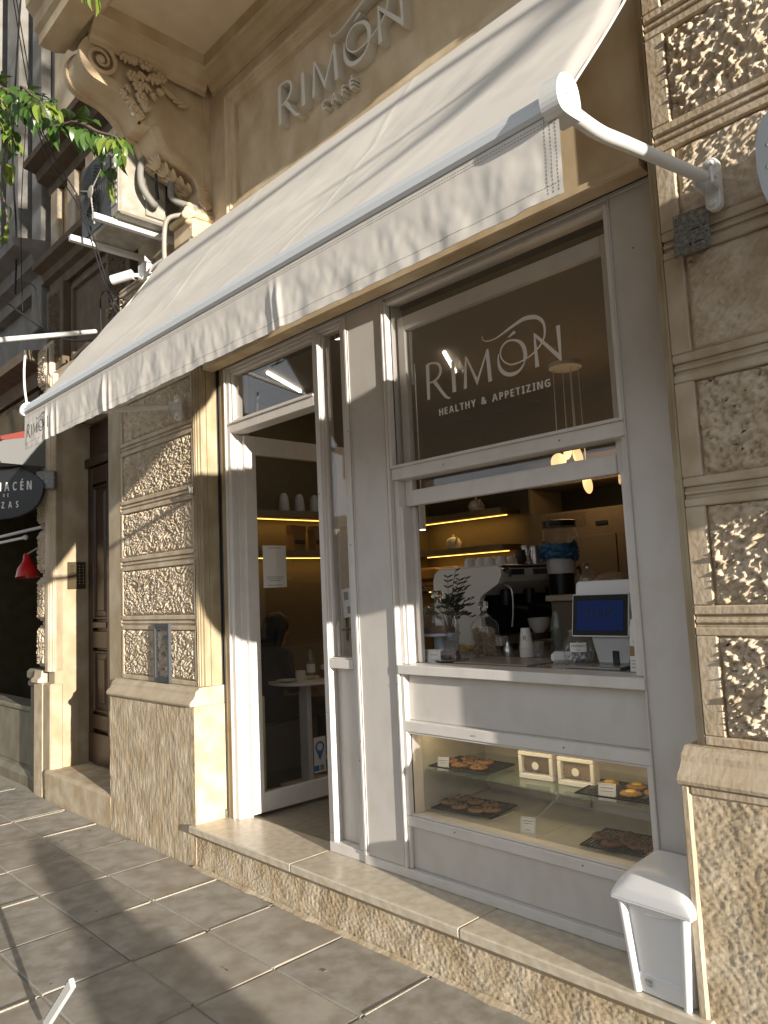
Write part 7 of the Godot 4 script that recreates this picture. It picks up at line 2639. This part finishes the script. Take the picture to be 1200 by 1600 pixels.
func inside_things() -> void:
	var t := thing("round_table", "small round white cafe table with a flat panel leg behind the open door", "table", Vector3(-1.86, 0.0, -0.84))
	part("tabletop", lathe_at([Vector2(0, 0.715), Vector2(0.26, 0.715), Vector2(0.265, 0.722), Vector2(0.26, 0.732), Vector2(0, 0.732)], Vector3.ZERO, 36), M["pale plastic"], t)
	part("leg", bars([[-0.05, 0.012, -0.02, 0.05, 0.7145, 0.02]]), M["pale plastic"], t)
	part("leg", bars([[0.12, 0.012, -0.14, 0.135, 0.7145, -0.125]]), M["pale plastic"], t)
	part("foot", lathe_at([Vector2(0, 0), Vector2(0.20, 0), Vector2(0.20, 0.008), Vector2(0.06, 0.0115), Vector2(0, 0.0115)], Vector3.ZERO, 30), M["pale plastic"], t)
	var wb := thing("water_bottle", "small clear water bottle with label on the round table", "bottle", Vector3(-1.83, 0.732, -0.88))
	part("glass", lathe_at([Vector2(0, 0), Vector2(0.030, 0), Vector2(0.031, 0.13), Vector2(0.022, 0.17), Vector2(0.012, 0.20), Vector2(0.012, 0.215), Vector2(0, 0.215)], Vector3.ZERO), M["shelf glass"], wb)
	part("label", lathe_at([Vector2(0.0318, 0.05), Vector2(0.0318, 0.11)], Vector3.ZERO), M["paper"], wb)
	one("mug", lathe_at([Vector2(0, 0), Vector2(0.034, 0), Vector2(0.038, 0.075), Vector2(0.035, 0.075), Vector2(0.031, 0.01), Vector2(0, 0.01)], Vector3(-1.80, 0.732, -0.76)), M["ceramic"], "pale mug on the round table in front of the seated person", "mug")
	one("saucer", lathe_at([Vector2(0, 0), Vector2(0.04, 0.0), Vector2(0.075, 0.014), Vector2(0.073, 0.017), Vector2(0.038, 0.005), Vector2(0, 0.005)], Vector3(-1.86, 0.732, -0.68)), M["ceramic"], "small plate at the near edge of the round table", "plate")
	var nh := thing("napkin_holder", "small napkin holder with fanned napkins on the round table", "napkin holder", Vector3(-1.80, 0.732, -1.00))
	part("holder", bars([[-0.05, 0.0, -0.03, 0.05, 0.008, 0.03], [-0.05, 0.0085, -0.03, 0.05, 0.06, -0.025], [-0.05, 0.0085, 0.025, 0.05, 0.06, 0.03]]), M["bark"], nh)
	for k in 4:
		var b := MB.new()
		b.box(Vector3(0, 0.055, -0.016 + 0.010 * k), Vector3(0.085, 0.085, 0.004), 0.001, Basis(Vector3.BACK, 0.12 * (k - 1.5)))
		part("napkin", b, M["paper"], nh)

	# a person sitting in profile at the table
	var bench := thing("bench_seat", "low dark bench box under the seated person", "seat")
	part("box", bars([[-2.34, 0.0, -1.02, -1.96, 0.43, -0.42]]), mt("bench dark", 0.07, 0.06, 0.05, 0.7), bench)
	var p := thing("person", "person in dark clothes with dark bobbed hair seated at the round table", "person", Vector3(-2.14, 0.0, -0.72))
	var dark := mt("dark cloth", 0.012, 0.012, 0.015, 0.9)
	var sk := mt("skin tone", 0.30, 0.17, 0.11, 0.6)
	var hair := mt("dark hair", 0.008, 0.006, 0.005, 0.5)
	# the body faces -z; x is sideways
	var body := [[Vector3(0, 0.53, 0.05), Vector3(0, 0.66, 0.03), 0.135, 0.125, Vector3(1.25, 1, 0.9)], [Vector3(0, 0.66, 0.03), Vector3(0, 0.86, -0.03), 0.125, 0.125, Vector3(1.3, 1, 0.85)], [Vector3(0, 0.86, -0.03), Vector3(0, 0.97, -0.045), 0.10, 0.06]]
	for s in [-1.0, 1.0]:
		body.append_array([[Vector3(s * 0.09, 0.51, 0.03), Vector3(s * 0.11, 0.50, -0.40), 0.092, 0.062], [Vector3(s * 0.11, 0.50, -0.40), Vector3(s * 0.11, 0.09, -0.36), 0.060, 0.040],
			[Vector3(s * 0.165, 0.90, -0.035), Vector3(s * 0.215, 0.68, -0.06), 0.052, 0.042], [Vector3(s * 0.215, 0.68, -0.06), Vector3(s * 0.10, 0.655, -0.26), 0.041, 0.030], [Vector3(s * 0.03, 0.93, -0.03), Vector3(s * 0.165, 0.90, -0.035), 0.06, 0.055]])
	part("clothed_body", skin(body, 0.014, 0.035), dark, p)
	for s in [-1.0, 1.0]:
		var hb := hand_bones(Vector3(s * 0.10, 0.655, -0.26), Vector3(-s * 0.30, 0.10, -0.95).normalized(), Vector3(0, -1, 0), s)
		part("hand", skin(hb, 0.006, 0.008), sk, p)
		part("shoe", skin([[Vector3(s * 0.11, 0.05, -0.34), Vector3(s * 0.11, 0.038, -0.50), 0.046, 0.034], [Vector3(s * 0.11, 0.10, -0.355), Vector3(s * 0.11, 0.05, -0.34), 0.042, 0.046]], 0.012, 0.02), dark, p)
	head_parts(p, Vector3(0, 1.075, -0.085), Basis(Vector3.UP, PI) * Basis(Vector3.RIGHT, 0.30), sk, hair, true, 0.010)



# ---------------------------------------------------------------- the street: trees, passer-by, projecting sign

func leaf_mesh(fold: float, curl: float, w: float) -> ArrayMesh:
	var mb := MB.new()
	for side in 2:
		mb.grid(8, 12, func(u: float, v: float) -> Vector3:
			var s := u * 2.0 - 1.0
			var prof := w * pow(sin(PI * pow(v, 0.80)), 0.9) * (1.0 - 0.35 * smoothstep(0.75, 1.0, v))
			var x := s * prof
			var y := absf(s) * prof * fold + curl * v * v * -0.45 + 0.012 * sin(v * 9.0) * absf(s) - (0.006 if side else 0.0)
			return Vector3(x, y, v), Vector3(0, 1.0 if side == 0 else -1.0, 0))
	mb.tube([Vector3(0, -0.005, -0.28), Vector3(0, -0.003, 0.0), Vector3(0, -0.004 - 0.2 * curl * 0.2, 0.5)], [0.016, 0.014, 0.008], 5)
	return mb.mesh()


func street_things() -> void:
	var leaves := [leaf_mesh(0.25, 0.3, 0.30), leaf_mesh(0.45, 0.8, 0.27), leaf_mesh(0.15, 0.1, 0.32), leaf_mesh(0.7, 1.3, 0.25)]
	var t := thing("street_tree", "ficus tree whose leafy branch hangs into the upper left of the picture", "tree")
	var b := MB.new()
	b.tube(curve([Vector3(-3.2, -0.45, 3.6), Vector3(-3.25, 1.0, 3.58), Vector3(-3.1, 2.6, 3.4), Vector3(-2.8, 3.8, 3.0)], 5), [0.16, 0.15, 0.145, 0.14, 0.14, 0.135, 0.13, 0.13, 0.13, 0.125, 0.12, 0.12, 0.115, 0.11, 0.10, 0.095], 12)
	part("trunk", b, M["bark"], t)
	var twigs := [
		[[Vector3(-2.8, 3.8, 3.0), Vector3(-1.9, 4.25, 2.2), Vector3(-1.2, 3.95, 1.7), Vector3(-0.85, 3.73, 1.60), Vector3(-0.45, 3.45, 1.60), Vector3(-0.18, 3.20, 1.60), Vector3(0.10, 3.07, 1.60), Vector3(0.30, 2.93, 1.61), Vector3(0.47, 2.82, 1.62), Vector3(0.53, 2.74, 1.63)], 0.016, 74, 0.08],
		[[Vector3(-0.45, 3.45, 1.60), Vector3(-0.30, 3.40, 1.66), Vector3(-0.10, 3.24, 1.68), Vector3(0.02, 3.15, 1.70), Vector3(0.10, 3.05, 1.70)], 0.005, 18, 0.07],
		[[Vector3(0.05, 3.10, 1.60), Vector3(0.20, 2.98, 1.58), Vector3(0.32, 2.86, 1.58), Vector3(0.38, 2.76, 1.60), Vector3(0.40, 2.69, 1.60)], 0.004, 10, 0.055],
		[[Vector3(-1.1, 3.9, 1.68), Vector3(-0.80, 3.66, 1.70), Vector3(-0.58, 3.44, 1.72), Vector3(-0.42, 3.30, 1.72)], 0.005, 26, 0.08],
		[[Vector3(-0.9, 3.75, 1.62), Vector3(-0.62, 3.60, 1.56), Vector3(-0.36, 3.44, 1.54), Vector3(-0.22, 3.30, 1.56)], 0.005, 22, 0.075],
		[[Vector3(-0.85, 3.73, 1.60), Vector3(-0.72, 3.62, 1.64), Vector3(-0.60, 3.48, 1.62), Vector3(-0.55, 3.36, 1.62), Vector3(-0.50, 3.28, 1.62)], 0.005, 22, 0.08],
		[[Vector3(-0.95, 3.80, 1.62), Vector3(-0.85, 3.60, 1.55), Vector3(-0.82, 3.42, 1.55), Vector3(-0.78, 3.28, 1.56)], 0.005, 14, 0.08],
		[[Vector3(-0.85, 4.20, 1.75), Vector3(-0.40, 4.05, 1.70), Vector3(0.0, 3.75, 1.62), Vector3(0.18, 3.58, 1.60), Vector3(0.24, 3.46, 1.60)], 0.006, 20, 0.075],
		[[Vector3(-0.25, 4.05, 1.70), Vector3(0.10, 3.80, 1.64), Vector3(0.40, 3.52, 1.60), Vector3(0.52, 3.40, 1.60)], 0.004, 7, 0.07],
		[[Vector3(-1.3, 4.0, 1.75), Vector3(-1.0, 3.55, 1.6), Vector3(-0.86, 3.20, 1.55), Vector3(-0.80, 3.02, 1.55)], 0.005, 10, 0.075],
		[[Vector3(-1.25, 3.3, 1.6), Vector3(-0.98, 3.10, 1.55), Vector3(-0.88, 3.02, 1.55)], 0.004, 5, 0.07]]
	var r := RandomNumberGenerator.new()
	r.seed = 21
	for q in twigs:
		var line := curve(q[0], 5)
		var rad := []
		for i in line.size():
			rad.append(lerpf(q[1], 0.0022, float(i) / line.size()))
		b = MB.new()
		b.tube(line, rad, 7)
		part("branch", b, M["bark"], t)
		for i in q[2]:
			var u := lerpf(0.30 if q[1] > 0.01 else 0.15, 1.0, (i + r.randf()) / q[2])
			var at: Vector3 = line[int(u * (line.size() - 1))]
			var ahead: Vector3 = (line[mini(int(u * (line.size() - 1)) + 1, line.size() - 1)] - line[maxi(int(u * (line.size() - 1)) - 1, 0)]).normalized()
			var side := ahead.cross(Vector3.UP).normalized().rotated(ahead, r.randf() * TAU)
			var d := (ahead * r.randf_range(0.1, 0.9) + side * r.randf_range(0.4, 1.0) + Vector3.DOWN * r.randf_range(0.2, 1.1)).normalized()
			var up := (Vector3(0.25, 1.0, 0.2) + side * r.randf_range(-0.5, 0.5)).normalized()
			var sc: float = q[3] * r.randf_range(0.75, 1.15)
			if u > 0.88:
				sc *= 0.65
			var bs := Basis.looking_at(-d, up).scaled(Vector3(sc, sc, sc))
			var young := u > 0.80 and r.randf() < 0.75 or r.randf() < 0.08
			shared("leaf", leaves[r.randi() % 4 if not young else 3 if r.randf() < 0.6 else 1], M["young leaf"] if young else M["leaf"], t, Transform3D(bs, at + d * sc * 0.25))

	var over := MultiMesh.new()
	over.transform_format = MultiMesh.TRANSFORM_3D
	over.mesh = leaves[2]
	var where := []
	for c in 170:
		var cc := Vector3(r.randf_range(-8.5, 5.0), r.randf_range(5.6, 9.0), r.randf_range(2.9, 6.8))
		for i in 34:
			where.append(cc + Vector3(r.randfn(0, 0.34), r.randfn(0, 0.24), r.randfn(0, 0.34)))
	over.instance_count = where.size()
	for i in where.size():
		over.set_instance_transform(i, Transform3D(Basis.from_euler(Vector3(r.randf() * TAU, r.randf() * TAU, r.randf() * TAU)).scaled(Vector3(0.12, 0.12, 0.12)), where[i]))
	var ov := MultiMeshInstance3D.new()
	ov.name = "crown"
	ov.multimesh = over
	ov.material_override = M["leaf"]
	t.add_child(ov)
	ov.set_meta("kind", "stuff")
	for c in 9:
		b = MB.new()
		var e := Vector3(r.randf_range(-8, -1), r.randf_range(5.8, 8.0), r.randf_range(3.0, 6.3))
		b.tube(curve([Vector3(-2.85, 3.7, 3.05), Vector3(-3.0, 4.6, 3.5), Vector3(-3.0, 5.2, 4.0).lerp(e, 0.5), e], 4), [0.09, 0.085, 0.08, 0.07, 0.06, 0.055, 0.05, 0.045, 0.04, 0.03, 0.025, 0.02, 0.012], 8)
		part("branch", b, M["bark"], t)

	# second street tree, far to the right along the kerb: dapples the sun on the upper front
	var t2 := thing("street_tree", "street tree standing by the kerb far to the right", "tree")
	b = MB.new()
	b.tube(curve([Vector3(17.0, -0.45, 5.15), Vector3(17.1, 2.0, 5.15), Vector3(17.0, 5.5, 5.1), Vector3(16.8, 8.0, 4.7)], 4), 0.16, 10)
	part("trunk", b, M["bark"], t2)
	for q in [[[Vector3(17.0, 5.9, 5.1), Vector3(14.2, 5.8, 3.3), Vector3(11.4, 5.0, 2.1), Vector3(9.8, 4.48, 1.86), Vector3(8.3, 4.12, 1.79), Vector3(7.3, 4.0, 1.86)], [0.06, 0.034, 0.006]], [[Vector3(9.8, 4.48, 1.86), Vector3(9.3, 4.22, 1.98), Vector3(8.9, 4.02, 2.06), Vector3(8.2, 3.84, 2.12)], [0.03, 0.03, 0.012]]]:
		var line := curve(q[0], 5)
		var rad := []
		for i in line.size():
			var u := float(i) / (line.size() - 1)
			rad.append(lerpf(q[1][0], q[1][1], u * 2.0) if u < 0.5 else lerpf(q[1][1], q[1][2], u * 2.0 - 1.0))
		b = MB.new()
		b.tube(line, rad, 10)
		part("limb", b, M["bark"], t2)
	var lm := MultiMesh.new()
	lm.transform_format = MultiMesh.TRANSFORM_3D
	lm.mesh = leaves[0]
	var spots := []
	for c in 60:
		var cc := Vector3(r.randf_range(14.0, 19.0), r.randf_range(7.5, 10.5), r.randf_range(1.9, 5.2))
		if c < 14:
			b = MB.new()
			b.tube([Vector3(16.9, 7.0, 4.45), Vector3(16.8, 7.6, 4.4).lerp(cc, 0.5) + Vector3(0, 0.2, 0), cc], [0.06, 0.03, 0.008], 6)
			part("branch", b, M["bark"], t2)
		for i in 46:
			spots.append(cc + Vector3(r.randfn(0, 0.32), r.randfn(0, 0.22), r.randfn(0, 0.32)))
	lm.instance_count = spots.size()
	for i in spots.size():
		lm.set_instance_transform(i, Transform3D(Basis.from_euler(Vector3(r.randf() * TAU, r.randf() * TAU, r.randf() * TAU)).scaled(Vector3(0.11, 0.11, 0.11)), spots[i]))
	var mi := MultiMeshInstance3D.new()
	mi.name = "crown"
	mi.multimesh = lm
	mi.material_override = M["leaf"]
	t2.add_child(mi)
	mi.set_meta("kind", "stuff")

	# projecting sign of the shop to the right: it shades the middle of the cafe front
	var ps := thing("projecting_sign", "projecting shop sign board with rounded corner on the house to the right", "sign", Vector3(4.0, 0.0, 0.0))
	b = MB.new()
	var o := PackedVector2Array()
	for q in [Vector2(0.28, 1.88), Vector2(0.70, 1.88)]:
		o.append(q)
	for i in 9:
		var a := -PI / 2 + PI / 2 * i / 8.0
		o.append(Vector2(0.70 + cos(a) * 0.36, 2.34 + sin(a) * 0.46))
	o.append(Vector2(1.06, 3.0)); o.append(Vector2(0.28, 3.0))
	b.prism(o, Transform3D(Basis(Vector3(0, 0, 1), Vector3(0, 1, 0), Vector3(1, 0, 0)), Vector3(-0.06, 0, 0)), 0.12, 0.004)
	part("board", b, M["chalk blue plastic"], ps)
	for y in [2.1, 2.8]:
		b = MB.new()
		b.span(Vector3(-0.02, y - 0.02, -0.02), Vector3(0.02, y + 0.02, 0.279), 0.003)
		part("bracket", b, M["black metal"], ps)

	# passer-by whose long shadow lies on the paving
	var p := thing("person", "passer-by in dark clothes walking in the sun on the pavement far to the right", "person", Vector3(8.70, -0.2395, 2.52), deg_to_rad(-80.0))
	var body := [[Vector3(0, 0.95, 0), Vector3(0, 1.15, 0), 0.155, 0.150, Vector3(1.25, 1, 0.85)], [Vector3(0, 1.15, 0), Vector3(0, 1.38, 0), 0.150, 0.140, Vector3(1.4, 1, 0.85)], [Vector3(0, 1.38, 0), Vector3(0, 1.50, 0), 0.09, 0.055]]
	for s in [-1.0, 1.0]:
		body.append_array([[Vector3(s * 0.09, 0.92, 0), Vector3(s * 0.10, 0.50, 0.06 * s), 0.095, 0.062], [Vector3(s * 0.10, 0.50, 0.06 * s), Vector3(s * 0.10, 0.09, -0.04 * s), 0.060, 0.040],
			[Vector3(s * 0.04, 1.42, 0), Vector3(s * 0.185, 1.39, 0), 0.06, 0.055], [Vector3(s * 0.195, 1.39, 0), Vector3(s * 0.260, 1.10, -0.03), 0.066, 0.056], [Vector3(s * 0.260, 1.10, -0.03), Vector3(s * 0.250, 0.85, 0.05), 0.054, 0.036]])
	part("clothed_body", skin(body, 0.022, 0.04), M["dark cloth"], p)
	for s in [-1.0, 1.0]:
		part("hand", skin(hand_bones(Vector3(s * 0.25, 0.85, 0.05), Vector3(0, -1, 0.15).normalized(), Vector3(-s, 0, 0), -s), 0.007, 0.008), M["skin tone"], p)
		part("shoe", skin([[Vector3(s * 0.10, 0.055, -0.04 * s), Vector3(s * 0.10, 0.040, -0.04 * s + 0.15), 0.048, 0.036], [Vector3(s * 0.10, 0.11, -0.04 * s), Vector3(s * 0.10, 0.055, -0.04 * s), 0.043, 0.048]], 0.014, 0.02), M["dark cloth"], p)
	head_parts(p, Vector3(0, 1.615, 0.02), Basis(), M["skin tone"], M["dark hair"], true, 0.012)
	part("bushy_hair", skin([[Vector3(0, 1.66, -0.03), Vector3(0, 1.58, -0.05), 0.120, 0.115], [Vector3(-0.08, 1.62, -0.03), Vector3(-0.10, 1.50, -0.02), 0.06, 0.05], [Vector3(0.08, 1.62, -0.03), Vector3(0.10, 1.50, -0.02), 0.06, 0.05]], 0.014, 0.03), M["dark hair"], p)

	# top of a white metal stand leaning into the lower left corner
	var st := thing("white_stand", "slim white metal upright at the lower left corner of the picture", "stand")
	b = MB.new()
	b.box(Vector3(-0.335, -0.095, 1.5), Vector3(0.035, 0.345, 0.018), 0.003, Basis(Vector3.BACK, -0.83))
	part("upright", b, M["white metal"], st)
	b = MB.new()
	for k in 12:
		b.box(Vector3(-0.335, -0.095, 1.5) + Basis(Vector3.BACK, -0.83) * Vector3(-0.0185, -0.15 + 0.027 * k, 0), Vector3(0.003, 0.012, 0.014), 0.001, Basis(Vector3.BACK, -0.83))
	part("rivet_row", b, M["iron"], st)
